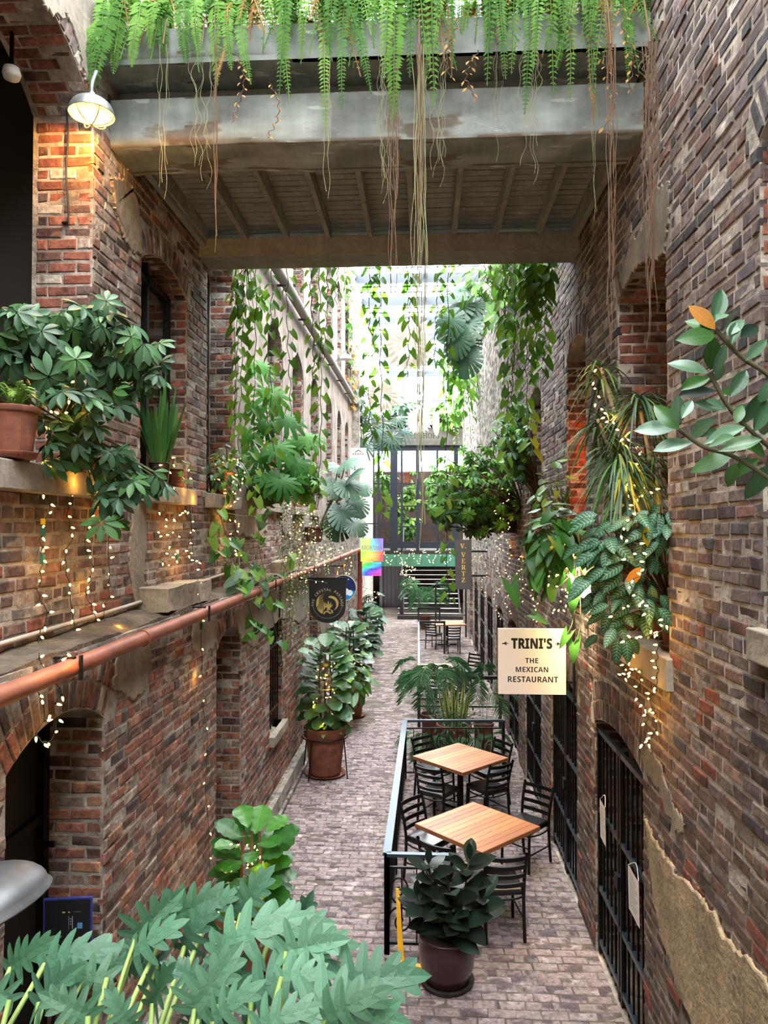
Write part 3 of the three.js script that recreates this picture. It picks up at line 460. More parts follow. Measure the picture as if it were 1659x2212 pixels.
// ---------------------------------------------------------------- pipes
{
  const t = thing('copper_pipe', 'long terracotta painted pipe along the ledge of the left wall', 'pipe');
  const y = 3.215, x = XL + 0.1; mesh('pipe_run', rod(V(x, 3.19, -2.6), V(x, 3.33, -22.6), 0.052, 0.052, 20), M.copper, t);
  for (const s of [5.15, 8.7, 12.2, 15.8, 19.4]) { const q = 3.19 + (s - 2.6) / 20 * 0.14; mesh('coupling', rod(V(x, q, -s), V(x, q + 0.0006, -s - 0.1), 0.06, 0.06, 20), M.copper, t); }
  for (const s of [4.1, 6.6, 9.6, 13, 17]) { const q = 3.19 + (s - 2.6) / 20 * 0.14; mesh('pipe_clip', [box(0.14, 0.012, 0.03, x - 0.05, q + 0.055, -s), box(0.012, 0.14, 0.03, x + 0.055, q, -s)], M.iron, t); }
  const r = thing('downpipe', 'faded red downpipe beside the rainbow shop sign', 'pipe'); mesh('pipe_run', rod(V(-2.02, 0.02, -22.75), V(-2.02, 3.3, -22.75), 0.07, 0.07, 14), M.redpipe, r); for (const q of [1.0, 2.3, 3.1]) mesh('collar', rod(V(-2.02, q, -22.75), V(-2.02, q + 0.1, -22.75), 0.085, 0.085, 14), M.redpipe, r);
  const c = thing('conduit', 'thin cream conduit running above the ledge on the left wall', 'conduit'); mesh('conduit_run', tube([V(XU + 0.03, 3.34, -2.8), V(XU + 0.03, 3.35, -4), V(XU + 0.03, 3.38, -6), V(XU + 0.03, 3.43, -7.7), V(XU + 0.03, 3.46, -8.8)], 0.016, 40, 8), M.cream, c);
  const g = thing('roof_gutter', 'grey gutter pipe sloping along the far left facade', 'gutter'); mesh('gutter_run', rod(V(XU + 0.14, 7.96, -9), V(XU + 0.14, 8.1, -24), 0.085, 0.085, 12), std(0x8d8780, 0.6, { metalness: 0.3 }), g); for (let s = 9.6; s < 24; s += 2) mesh('gutter_bracket', box(0.2, 0.03, 0.04, XU + 0.08, 7.88 + (s - 9) * 0.0093, -s), M.steel, g);
  const b = thing('wall_bracket', 'thin black iron bracket on the wall below the copper pipe', 'bracket'); mesh('bracket_rod', tube([V(XL + 0.02, 3.33, -10.1), V(XL + 0.1, 3.33, -10.1), V(XL + 0.11, 3.2, -10.1), V(XL + 0.1, 2.75, -10.1)], 0.012, 16, 6), M.iron, b);
}
// ---------------------------------------------------------------- iron gates in the right wall
gates.forEach((o, i) => {
  if (i > 7) return;
  const label = ['black barred iron gate nearest the camera, two notices tied to it', 'black barred gate second from the camera in the right wall', 'third black gate along the right wall', 'fourth black gate along the right wall', 'fifth black gate along the right wall', 'sixth black gate along the right wall', 'seventh black gate along the right wall', 'farthest black gate along the right wall'][i];
  const g = thing('iron_gate', label, 'gate', null, 'iron gates along the right wall'), x = XR + 0.04, c = (o.s0 + o.s1) / 2, a = arcOf(o), top = (s) => a.yc + Math.sqrt(a.R * a.R - (s - a.c) ** 2);
  const n = i < 3 ? 11 : 7;
  for (let k = 0; k <= n; k++) { const s = o.s0 + 0.03 + (o.s1 - o.s0 - 0.06) * k / n; mesh('bar', box(0.018, 2.05, 0.018, x, 1.06, -s), M.iron, g); }
  for (const s of [o.s0 + 0.03, c - 0.04, c + 0.04, o.s1 - 0.03]) mesh('stile', box(0.04, 2.1, 0.045, x, 1.06, -s), M.iron, g);
  for (const y of [0.12, 0.62, 1.35, 2.09]) mesh('gate_rail', [box(0.035, 0.045, o.s1 - o.s0 - 0.04, x, y, -c)], M.rail, g);
  if (i < 3) mesh('gate_latch', box(0.05, 0.12, 0.1, x - 0.02, 1.02, -c), M.iron, g);
});
{ const tex = canvasTex(256, 420, (c, w, h) => { c.fillStyle = '#e4ded8'; c.fillRect(0, 0, w, h); c.fillStyle = '#5a5552'; for (let i = 0; i < 12; i++) { c.fillRect(30, 60 + i * 27, 110 + ((i * 53) % 80), 6); } });
  const notice = (s, y0, y1, w, label) => { const t = thing('paper_notice', label, 'notice'); const g = new THREE.PlaneGeometry(w, y1 - y0, 4, 6), p = g.attributes.position; for (let i = 0; i < p.count; i++) p.setZ(i, 0.02 * Math.sin(p.getX(i) * 8) + 0.015 * p.getY(i)); g.rotateY(-Math.PI / 2 + 0.12); g.translate(XR + 0.0, (y0 + y1) / 2, -s); g.computeVertexNormals(); mesh('sheet', g, std(0xffffff, 0.9, { map: tex, side: THREE.DoubleSide }), t, { uv: 'own' }); mesh('string', tube([V(XR + 0.0, y1, -s - w / 2.2), V(XR + 0.02, y1 + 0.07, -s), V(XR + 0.0, y1, -s + w / 2.2)], 0.004, 10, 4), M.white, t); };
  notice(5.82, 0.98, 1.33, 0.3, 'white printed notice hanging on the nearest gate leaf'); notice(6.8, 1.15, 1.5, 0.22, 'white notice seen edge-on at the far leaf of the nearest gate'); }
// ---------------------------------------------------------------- terrace railings
function railing(name, label, a, b, { h = 0.92, gap = 0.14, scroll = false, wide = 0.06 } = {}) {
  const t = thing(name, label, 'railing'), d = b.clone().sub(a), L = d.length(), u = d.clone().normalize(), at = (q, y) => a.clone().addScaledVector(u, q).setY(y);
  mesh('top_rail', bar(at(0, h), at(L, h), wide, 0.03), M.rail, t); mesh('bottom_rail', bar(at(0, 0.1), at(L, 0.1), 0.03, 0.025), M.iron, t); mesh('middle_rail', bar(at(0, h - 0.12), at(L, h - 0.12), 0.02, 0.02), M.iron, t);
  for (const q of L > 2.5 ? [0, L / 3, 2 * L / 3, L] : [0, L]) mesh('post', bar(at(q, 0), at(q, h), 0.05), M.iron, t);
  for (let q = gap; q < L - 0.05; q += gap) mesh('baluster', bar(at(q, 0.1), at(q, h - 0.12), 0.014), M.iron, t);
  if (scroll) for (let k = 0; k < 4; k++) { const q = L / 2 - 0.18 + (k % 2) * 0.36, y = 0.3 + (k >> 1) * 0.3, pts = []; for (let i = 0; i <= 24; i++) { const th = i / 24 * 9.4, r = 0.02 + 0.13 * i / 24; pts.push(at(q + Math.cos(th + k) * r * 0.8, y + Math.sin(th + k) * r)); } mesh('scroll', tube(pts, 0.009, 40, 5), M.iron, t); }
  return t;
}
const RX0 = -0.36, RZ0 = -6.96, RZ1 = -11.75;
railing('terrace_railing', 'long black railing with a broad blue-grey top rail beside the dining tables', V(RX0, 0, RZ0), V(-0.32, 0, RZ1), { wide: 0.08 });
railing('terrace_railing', 'near end railing with scrollwork behind the burgundy pot', V(RX0, 0, RZ0), V(0.26, 0, RZ0), { scroll: true });
railing('terrace_railing', 'far end railing with a scroll panel behind the second table', V(-0.32, 0, RZ1), V(1.25, 0, RZ1 - 0.1), { scroll: true });
// open black frames of the terraces further on
function frame(label, x0, x1, z, h, glass) { const t = thing('screen_frame', label, 'screen'); mesh('post', box(0.06, h, 0.06, x0, h / 2, z), M.black, t); mesh('post', box(0.06, h, 0.06, x1, h / 2, z), M.black, t); mesh('top_bar', box(x1 - x0 + 0.06, 0.07, 0.06, (x0 + x1) / 2, h, z), M.black, t); mesh('lower_bar', box(x1 - x0, 0.03, 0.03, (x0 + x1) / 2, h * 0.42, z), M.black, t); if (glass) mesh('pane', box(x1 - x0 - 0.06, h * 0.52, 0.008, (x0 + x1) / 2, h * 0.7, z), M.pane, t); return t; }
frame('black open frame behind the potted palm, reaching the right wall', -0.12, 1.5, -14.8, 1.0); frame('short black glazed screen in front of the far table', -0.2, 0.62, -23.4, 1.0, true); frame('small black screen beside the far stairs', -0.24, 0.55, -27.4, 1.0); frame('black screen frame with a pale rail by the right wall', 0.4, 1.5, -27, 1.9);
{ const t = thing('terrace_railing', 'low side railing of the middle terrace beyond the palm', 'railing'); mesh('top_rail', bar(V(-0.12, 1, -14.8), V(-0.2, 1, -23.4), 0.05, 0.03), M.rail, t); for (const z of [16.9, 19, 21.2]) mesh('post', box(0.04, 1, 0.04, -0.13 - (z - 14.8) * 0.009, 0.5, -z), M.black, t); }
// ---------------------------------------------------------------- tables and chairs
const plankMats = [0, 1, 2, 3].map((i) => std([0xc88a4a, 0xbd7e40, 0xd0975a, 0xb47238][i], 0.42, { map: rep(grainMap(60 + i, [190, 160, 130], [255, 245, 230], 10 + i * 4).clone(), 1.2, 3) }));
function tableAt(c, label, size = 0.95, turn = Math.PI / 4, h = 0.75, detail = true) {
  const t = thing('dining_table', label, 'table', V(c.x, 0, c.z), 'dining tables'); t.rotation.y = turn;
  const n = 11, w = size / n; for (let i = 0; i < n; i++) mesh('plank', box(size, 0.04, w - 0.0015, 0, h - 0.02, -size / 2 + (i + 0.5) * w, 0.003), plankMats[(i * 7 + (i >> 1)) % 4], t);
  mesh('edge_band', [box(size + 0.012, 0.043, 0.008, 0, h - 0.0225, size / 2 + 0.004), box(size + 0.012, 0.043, 0.008, 0, h - 0.0225, -size / 2 - 0.004), box(0.008, 0.043, size, size / 2 + 0.004, h - 0.0225, 0), box(0.008, 0.043, size, -size / 2 - 0.004, h - 0.0225, 0)], std(0x8a5630, 0.6), t);
  mesh('pedestal', [rod(V(0, 0.03, 0), V(0, h - 0.05, 0), 0.045, 0.045, 12), box(0.4, 0.02, 0.4, 0, h - 0.05, 0)], M.iron, t); for (const k of [0, 1]) mesh('foot', box(k ? 0.08 : 0.66, 0.035, k ? 0.66 : 0.08, 0, 0.02, 0, 0.008), M.iron, t);
  return t;
}
function chairAt(x, z, turn, label, kind = 0) {   // turn: direction the sitter faces, 0 = towards -z
  const t = thing('dining_chair', label, 'chair', V(x, 0, z), 'black ladder-back chairs'); t.rotation.y = turn;
  const curve = (pts) => tube(pts, 0.0175, 14, 7);
  for (const s of [-1, 1]) { mesh('back_post', curve([V(s * 0.19, 0, 0.24), V(s * 0.19, 0.25, 0.21), V(s * 0.19, 0.46, 0.2), V(s * 0.195, 0.65, 0.225), V(s * 0.2, 0.87, 0.29)]), M.iron, t); mesh('front_leg', rod(V(s * 0.19, 0, -0.22), V(s * 0.185, 0.44, -0.2), 0.0165), M.iron, t); mesh('side_stretcher', rod(V(s * 0.19, 0.2, -0.21), V(s * 0.19, 0.2, 0.21), 0.009), M.iron, t); }
  for (let k = 0; k < 4; k++) { const y = 0.56 + k * 0.09, zz = 0.205 + (y - 0.46) * 0.2; const g = new THREE.BoxGeometry(0.39, 0.042, 0.014, 10, 1, 1), p = g.attributes.position; for (let i = 0; i < p.count; i++) p.setZ(i, p.getZ(i) + 0.035 * (1 - (p.getX(i) / 0.195) ** 2)); g.rotateX(0.2); g.translate(0, y, zz); g.computeVertexNormals(); mesh('slat', g, M.iron, t); }
  const sg = new RoundedBoxGeometry(0.43, 0.065, 0.43, 4, 0.03), p = sg.attributes.position; for (let i = 0; i < p.count; i++) { const r = Math.max(Math.abs(p.getX(i)), Math.abs(p.getZ(i))) / 0.215; if (p.getY(i) > 0) p.setY(i, p.getY(i) + 0.018 * (1 - r * r)); const f = 1 - 0.12 * smooth(p.getZ(i), -0.05, 0.22); p.setX(i, p.getX(i) * f); } sg.computeVertexNormals(); sg.translate(0, 0.465, 0); mesh('seat', sg, M.vinyl, t);
  mesh('seat_ring', [tube([V(-0.185, 0.42, -0.2), V(0.185, 0.42, -0.2), V(0.185, 0.42, 0.2), V(-0.185, 0.42, 0.2)], 0.01, 24, 5, true), rod(V(-0.19, 0.28, -0.21), V(0.19, 0.28, -0.21), 0.009)], M.iron, t);
  return t;
}
{
  tableAt({ x: 0.57, z: -8.12 }, 'square wooden table nearest the camera behind the rubber plant'); tableAt({ x: 0.5, z: -10.5 }, 'square wooden table with white scuffs by the far railing');
  const d = (x, z, tx, tz) => Math.atan2(-(tx - x), -(tz - z));
  const put = (x, z, tx, tz, label) => chairAt(x, z, d(x, z, tx, tz), label);
  put(0.06, -8.42, 0.57, -8.12 + 0.1, 'black chair on the railing side of the nearest table, back left'); put(1.2, -8.9, 0.57, -8.2, 'black chair standing apart at the right wall side of the nearest table');
  put(0.25, -7.62, 0.57, -8.12, 'black chair hidden behind the rubber plant at the nearest table'); put(0.74, -7.42, 0.62, -8.3, 'black chair nearest the camera, its back turned, right of the rubber plant');
  put(0.14, -10.9, 0.5, -10.5, 'black chair at the far left side of the scuffed table'); put(0.92, -10.78, 0.5, -10.5, 'black chair at the far right side of the scuffed table'); put(0.18, -9.95, 0.5, -10.5, 'black chair at the near left side of the scuffed table'); put(0.85, -10.12, 0.5, -10.6, 'black chair at the near right side of the scuffed table');
  const far = tableAt({ x: 0.75, z: -25.2 }, 'pale wooden table far down by the stairs', 1.1, 0.2, 0.75);
  const t2 = tableAt({ x: 0.25, z: -17.2 }, 'pale table beyond the potted snake plant', 0.8, 0.1, 0.75);
  put(0.9, -23.6, 0.75, -25.2, 'black chair pulled up to the far table'); put(0.3, -24.4, 0.75, -25.2, 'black chair behind the glazed screen at the far table'); put(1.1, -18.2, 0.3, -17.2, 'black chair by the right wall beyond the potted palm'); put(0.25, -16.3, 0.25, -17.2, 'black chair behind the open frame and the potted palm');
}
// ---------------------------------------------------------------- leaf shapes, unit length along +y, face towards +z
function leafGeo({ rows = 8, cols = 4, w, fold = 0.15, curl = 0.2, heart = 0, wave = 0, waveN = 3, sweep = 0 }) {
  const pos = [], uv = [], idx = [];
  for (let i = 0; i <= rows; i++) for (let j = 0; j <= cols; j++) {
    const t = i / rows, u = j / cols * 2 - 1, hw = Math.max(w(t), 0.0008), x = u * hw, a = Math.abs(u);
    const y = t - heart * Math.pow(1 - t, 3) * Math.pow(a, 0.8) + sweep * Math.abs(x) * smooth(t, 0, 0.25);
    pos.push(x, y, fold * Math.abs(x) - curl * t * t + wave * a * Math.sin(t * waveN * 6.283 + (u > 0 ? 1.3 : 0))); uv.push(j / cols, t);
  }
  for (let i = 0; i < rows; i++) for (let j = 0; j < cols; j++) { const a = i * (cols + 1) + j, b = a + 1, c = a + cols + 1, d = c + 1; idx.push(a, b, d, a, d, c); }
  const g = new THREE.BufferGeometry(); g.setAttribute('position', new THREE.Float32BufferAttribute(pos, 3)); g.setAttribute('uv', new THREE.Float32BufferAttribute(uv, 2)); g.setIndex(idx); g.computeVertexNormals(); return g;
}
function polarLeaf({ n = 48, r, cup = 0.2, droop = 0, pleat = 0.004 }) {   // around the petiole joint
  const pos = [0, 0, 0.02], uv = [0.5, 0.25], idx = [], rings = [0.35, 0.7, 1];
  for (const k of rings) for (let i = 0; i <= n; i++) { const th = (i / n * 2 - 1) * Math.PI, R = r(th) * k, x = Math.sin(th) * R, y = Math.cos(th) * R; pos.push(x, y, -cup * R * R - droop * Math.max(0, y) ** 2 + pleat * k * Math.sin(th * 9)); uv.push(clamp(0.5 + x * 0.8, 0, 1), clamp(0.25 + y * 0.7, 0, 1)); }
  const row = n + 1; for (let i = 0; i < n; i++) { idx.push(0, 1 + i, 2 + i); for (let k = 0; k < 2; k++) { const a = 1 + k * row + i, b = a + 1, c = a + row, d = c + 1; idx.push(a, c, d, a, d, b); } }
  const g = new THREE.BufferGeometry(); g.setAttribute('position', new THREE.Float32BufferAttribute(pos, 3)); g.setAttribute('uv', new THREE.Float32BufferAttribute(uv, 2)); g.setIndex(idx); g.computeVertexNormals(); return g;
}
const lance = (W, peak = 0.45) => (t) => W * Math.pow(Math.sin(Math.PI * Math.pow(t, Math.log(0.5) / Math.log(peak))), 0.8);
const tooth = (t, n) => { const f = t * n - Math.floor(t * n); return Math.pow(Math.sin(Math.PI * f), 0.55); };
const heartW = (W) => (t) => W * Math.pow(1 - t, 0.62) * Math.pow(t + 0.28, 0.32) * 1.25;
function placed(geo, p, dir, up, s, sx = 1) {
  const y = dir.clone().normalize(), z = up.clone().addScaledVector(y, -up.dot(y)); if (z.lengthSq() < 1e-6) z.set(0.3, 0.2, 1).addScaledVector(y, -y.dot(V(0.3, 0.2, 1))); z.normalize();
  const x = V().crossVectors(y, z), m = new THREE.Matrix4().makeBasis(x.multiplyScalar(s * sx), y.multiplyScalar(s), z.multiplyScalar(s)); m.setPosition(p); return geo.clone().applyMatrix4(m);
}
// a leaf of finger lobes set along its midrib; each lobe carries its own vein
function lobed(k) {
  const strip = (L, W) => leafGeo({ rows: 7, cols: 4, w: (t) => W * (t < 0.12 ? 0.75 + t * 2 : 1) * Math.sqrt(Math.max(0, 1 - Math.pow(t, 3.2))) * (1 - 0.25 * t), fold: 0.12, curl: 0.02 }).scale(L, L, L), out = [], r = mulberry(90 + k);
  const add = (L, W, x, y, ang) => { const g = clean(strip(L, W / L)); g.rotateZ(-ang); g.translate(x, y, 0); out.push(g); };
  const n = 5 + (k === 1 ? 1 : 0); for (let i = 0; i < n; i++) { const u = i / (n - 1), t = lerp(0.0, 0.62, Math.pow(u, 1.15)), ang = lerp(2.25, 0.72, Math.pow(u, 0.75)), L = (i === 0 ? 0.34 : lerp(0.52, 0.3, u)) * (0.94 + r() * 0.12); for (const s of [-1, 1]) add(L, 0.088, 0, t + (s > 0 ? 0.015 : 0), s * (ang + (r() - 0.5) * 0.12)); }
  add(0.56, 0.13, 0, 0.44, 0); add(0.6, 0.1, 0, 0.0, 0);
  const g = mergeGeometries(out), p = g.attributes.position; for (let i = 0; i < p.count; i++) { const x = p.getX(i), y = p.getY(i); p.setZ(i, p.getZ(i) + (0.3 - k * 0.14) * Math.abs(x) - (0.18 + k * 0.16) * y * y - 0.35 * x * x * k); } g.computeVertexNormals(); return g;
}
const leafShapes = {
  heart: [leafGeo({ rows: 7, cols: 4, w: heartW(0.42), heart: 0.22, fold: 0.25, curl: 0.15 }), leafGeo({ rows: 7, cols: 4, w: heartW(0.38), heart: 0.2, fold: 0.1, curl: 0.35 }), leafGeo({ rows: 7, cols: 4, w: heartW(0.45), heart: 0.25, fold: 0.35, curl: 0.05 })],
  arrow: [leafGeo({ rows: 8, cols: 4, w: (t) => 0.4 * Math.pow(1 - t, 0.8) * Math.pow(t + 0.15, 0.15), heart: 0.5, fold: 0.2, curl: 0.2 }), leafGeo({ rows: 8, cols: 4, w: (t) => 0.42 * Math.pow(1 - t, 0.75) * Math.pow(t + 0.15, 0.15), heart: 0.45, fold: 0.12, curl: 0.35 })],
  oval: [leafGeo({ rows: 7, cols: 4, w: lance(0.21, 0.5), fold: 0.25, curl: 0.12 }), leafGeo({ rows: 7, cols: 4, w: lance(0.23, 0.48), fold: 0.1, curl: 0.3 }), leafGeo({ rows: 7, cols: 4, w: lance(0.2, 0.55), fold: 0.45, curl: 0.02 })],
  fig: [leafGeo({ rows: 10, cols: 6, w: (t) => 0.33 * Math.pow(Math.sin(Math.PI * Math.pow(t, 1.35)), 0.6) * (1 - 0.25 * Math.exp(-(((t - 0.35) / 0.12) ** 2))) + 0.01, fold: 0.2, curl: 0.3, wave: 0.03, waveN: 3 }), leafGeo({ rows: 10, cols: 6, w: (t) => 0.36 * Math.pow(Math.sin(Math.PI * Math.pow(t, 1.25)), 0.6) + 0.01, fold: 0.12, curl: 0.15, wave: 0.035, waveN: 4 })],
  stripe: [leafGeo({ rows: 8, cols: 4, w: lance(0.24, 0.42), fold: 0.18, curl: 0.25 }), leafGeo({ rows: 8, cols: 4, w: lance(0.22, 0.42), fold: 0.3, curl: 0.4 })],
  philo: [0, 1, 2].map((k) => lobed(k)),
  selloum: [0, 1].map((k) => polarLeaf({ n: 90, cup: 0.25, droop: 0.2, r: (th) => { const e = 0.62 + 0.36 * Math.cos(th * 0.5) ** 2, f = Math.abs(Math.sin(th * 6.5 + k)); return e * (0.3 + 0.7 * Math.pow(f, 0.7)) * (Math.abs(th) > 2.95 ? 0.3 : 1); } })),
  monstera: [0, 1].map((k) => polarLeaf({ n: 168, cup: 0.22, droop: 0.15, r: (th) => { const e = 0.5 + 0.42 * Math.cos(th * 0.5) ** 2 + (Math.abs(th) > 2.4 ? 0.05 : 0), s = Math.abs(((Math.abs(th) * 3.3 + k * 0.3) % 1) - 0.5), slit = smooth(s, 0.13, 0.05) * smooth(Math.abs(th), 0.2, 0.3) * smooth(Math.abs(th), 2.7, 2.4); return e * (1 - 0.55 * slit) * (Math.abs(th) > 3.0 ? 0.2 : 1); } })),
  fan: [0, 1].map((k) => polarLeaf({ n: 120, cup: 0.35, droop: 0.3, pleat: 0.02, r: (th) => { const f = Math.abs(Math.sin(th * 9 + k)); return (0.6 + 0.4 * Math.cos(th * 0.5)) * (0.28 + 0.72 * Math.pow(f, 1.6)) * (Math.abs(th) > 2.7 ? 0.4 : 1); } })),
  small: [leafGeo({ rows: 2, cols: 2, w: (t) => 0.34 * Math.sin(Math.PI * (0.08 + 0.9 * t)), fold: 0.2, curl: 0.1 })],
};
{ // palmate whorl of leaflets hanging like a hand
  const one = leafGeo({ rows: 5, cols: 2, w: lance(0.19, 0.58), fold: 0.3, curl: 0.22 });
  const whorl = (n, dip, seed) => { const r = mulberry(seed), out = []; for (let i = 0; i < n; i++) { const a = (i + 0.5) / n * 6.283 + (r() - 0.5) * 0.25, d = V(Math.cos(a), Math.sin(a), -dip + (r() - 0.5) * 0.25); out.push(clean(placed(one, d.clone().multiplyScalar(0.05), d, V(Math.cos(a) * dip, Math.sin(a) * dip, 1), 0.95 + (r() - 0.5) * 0.25))); } return mergeGeometries(out); };
  leafShapes.whorl = [whorl(8, 0.35, 1), whorl(7, 0.75, 2), whorl(8, 0.15, 3), whorl(6, 1.1, 4)];
}
function addLeaf(parent, geo, mat, p, dir, up, s, sx = 1, name = 'leaf') {
  const m = shade(new THREE.Mesh(geo, mat)); m.name = name;
  const y = dir.clone().normalize(), z = up.clone().addScaledVector(y, -up.dot(y)); if (z.lengthSq() < 1e-5) z.set(0.31, 0.2, 1).addScaledVector(y, -y.dot(V(0.31, 0.2, 1))); z.normalize();
  m.quaternion.setFromRotationMatrix(new THREE.Matrix4().makeBasis(V().crossVectors(y, z), y, z)); m.position.copy(p); m.scale.set(s * sx, s, s); parent.add(m); return m;
}
// a narrow arching blade: base, direction, length, width, how far it falls
function blade(p, dir, L, W, fall, up = UP, rows = 8) {
  const pos = [], idx = [], uv = [], d = dir.clone().normalize(), side = V().crossVectors(d, Math.abs(d.y) > 0.95 ? V(0, 0, 1) : UP).normalize();
  for (let i = 0; i <= rows; i++) { const t = i / rows, c = p.clone().addScaledVector(d, L * t).addScaledVector(UP, -fall * L * t * t), w = W * Math.pow(Math.sin(Math.PI * (0.12 + 0.87 * t)), 0.7); for (const k of [-1, 0, 1]) { const q = c.clone().addScaledVector(side, w * k).addScaledVector(UP, Math.abs(k) * w * 0.3); pos.push(q.x, q.y, q.z); uv.push(k * 0.5 + 0.5, t); } }
  for (let i = 0; i < rows; i++) for (let k = 0; k < 2; k++) { const a = i * 3 + k, b = a + 1, c = a + 3, e = c + 1; idx.push(a, b, e, a, e, c); }
  const g = new THREE.BufferGeometry(); g.setAttribute('position', new THREE.Float32BufferAttribute(pos, 3)); g.setAttribute('uv', new THREE.Float32BufferAttribute(uv, 2)); g.setIndex(idx); g.computeVertexNormals(); return g;
}
function leafMesh(parent, geo, mat, name = 'leaf') { const m = shade(new THREE.Mesh(geo, mat)); m.name = name; parent.add(m); return m; }
// fern or palm frond along a curve: leaflets left and right
function frond(curve, n, wid, { lean = 0.35, droop = 0.2, thick = 0.16, side = null, profile = (t) => Math.min(1, t * 7) * Math.pow(1 - t, 0.55), gap = 0, jitter = 0.1 }) {
  const pos = [], idx = []; let k = 0;
  for (let i = 0; i <= n; i++) {
    const t = gap + (1 - gap) * (i + 0.5) / (n + 1), p = curve.getPoint(t), T = curve.getTangent(t), S = (side ?? V(1, 0, 0)).clone().addScaledVector(T, -(side ?? V(1, 0, 0)).dot(T)).normalize(), L = wid * profile(t);
    if (L < 0.004) continue; const N = V().crossVectors(T, S);
    for (const q of [-1, 1]) {
      const d = S.clone().multiplyScalar(q).addScaledVector(T, lean + rr(-jitter, jitter)).addScaledVector(N, rr(-0.25, 0.25)).normalize(), w = L * thick, a = p, m = p.clone().addScaledVector(d, L * 0.5), e = p.clone().addScaledVector(d, L * rr(0.88, 1.05)).addScaledVector(UP, -droop * L);
      const b1 = m.clone().addScaledVector(T, w), b2 = m.clone().addScaledVector(T, -w).addScaledVector(N, w * 0.3); for (const z of [a, b1, e, b2]) pos.push(z.x, z.y, z.z); idx.push(k, k + 1, k + 2, k, k + 2, k + 3); k += 4;
    }
  }
  const g = new THREE.BufferGeometry(); g.setAttribute('position', new THREE.Float32BufferAttribute(pos, 3)); g.setIndex(idx); g.computeVertexNormals();
  const gg = clean(g); gg.setAttribute('uv', new THREE.BufferAttribute(new Float32Array(gg.attributes.position.count * 2), 2));
  const tb = metric(new THREE.TubeGeometry(curve, 10, 0.004, 3)); return mergeGeometries([gg, tb]);
}
const curve3 = (...p) => new THREE.CatmullRomCurve3(p, false, 'centripetal');
const bez = (a, b, c) => new THREE.QuadraticBezierCurve3(a, b, c);
// pots
function pot(parent, p, r, h, mat, { saucer = false, rim = 0.12, foot = 0.68 } = {}) {
  const wall = lathe([[0.001, 0.004], [r * foot, 0], [r * (foot + 0.05), h * 0.06], [r * 0.93, h * (1 - rim)], [r * 0.94, h * (1 - rim)], [r * 1.02, h * (1 - rim) + 0.004], [r * 1.03, h * 0.985], [r, h], [r * 0.93, h], [r * 0.9, h * 0.9]], 30);
  mesh('pot', wall.translate(p.x, p.y, p.z), mat, parent); mesh('soil', lathe([[0.001, 0.012], [r * 0.5, 0.008], [r * 0.91, 0]], 20).translate(p.x, p.y + h * 0.9, p.z), M.soil, parent);
  if (saucer) mesh('saucer', lathe([[0.001, -0.004], [r * foot * 1.25, -0.004], [r * foot * 1.42, 0.03], [r * foot * 1.35, 0.034], [r * foot * 1.2, 0.012]], 28).translate(p.x, p.y, p.z), mat === M.burgundy ? M.darkwood : mat, parent);
}
// leaves all over an egg of foliage, on twigs from a base point
function bush({ name, label, cat = 'plant', base, c, rad, n, shapes, mats, size, hang = 0.3, out = 0.8, stemMat = M.stem, shell = 0.55, stemR = 0.004, front = false, keep }) {
  const t = thing(name, label, cat); const twigs = []; let k = 0, guard = 0;
  while (k < n && guard++ < n * 8) {
    const a = V(rr(-1, 1), rr(-1, 1), rr(-1, 1)); if (a.lengthSq() > 1 || a.lengthSq() < shell * shell) continue; if (front && a.z < -0.2) continue;
    const j = rr(0.72, 1.22), p = V(c.x + a.x * rad[0] * j, c.y + a.y * rad[1] * j, c.z + a.z * rad[2] * j); if (keep && !keep(p)) continue;
    const o = V(a.x / rad[0], a.y / rad[1], a.z / rad[2]).normalize(), dir = o.clone().multiplyScalar(out).add(V(rr(-0.5, 0.5), rr(-0.4, 0.2) - hang, rr(-0.5, 0.5)));
    addLeaf(t, pick(shapes), pick(mats), p, dir, V(rr(-0.3, 0.3), 0.9, 0.35).addScaledVector(o, 0.5), size * rr(0.7, 1.2)); if (k % 2 === 0 && twigs.length < 160) twigs.push(tube([base, base.clone().lerp(p, 0.5).add(V(rr(-0.05, 0.05), rr(0, 0.12), rr(-0.05, 0.05))), p], stemR, 6, 3)); k++;
  }
  if (twigs.length) mesh('stem', twigs, stemMat, t); return t;
}
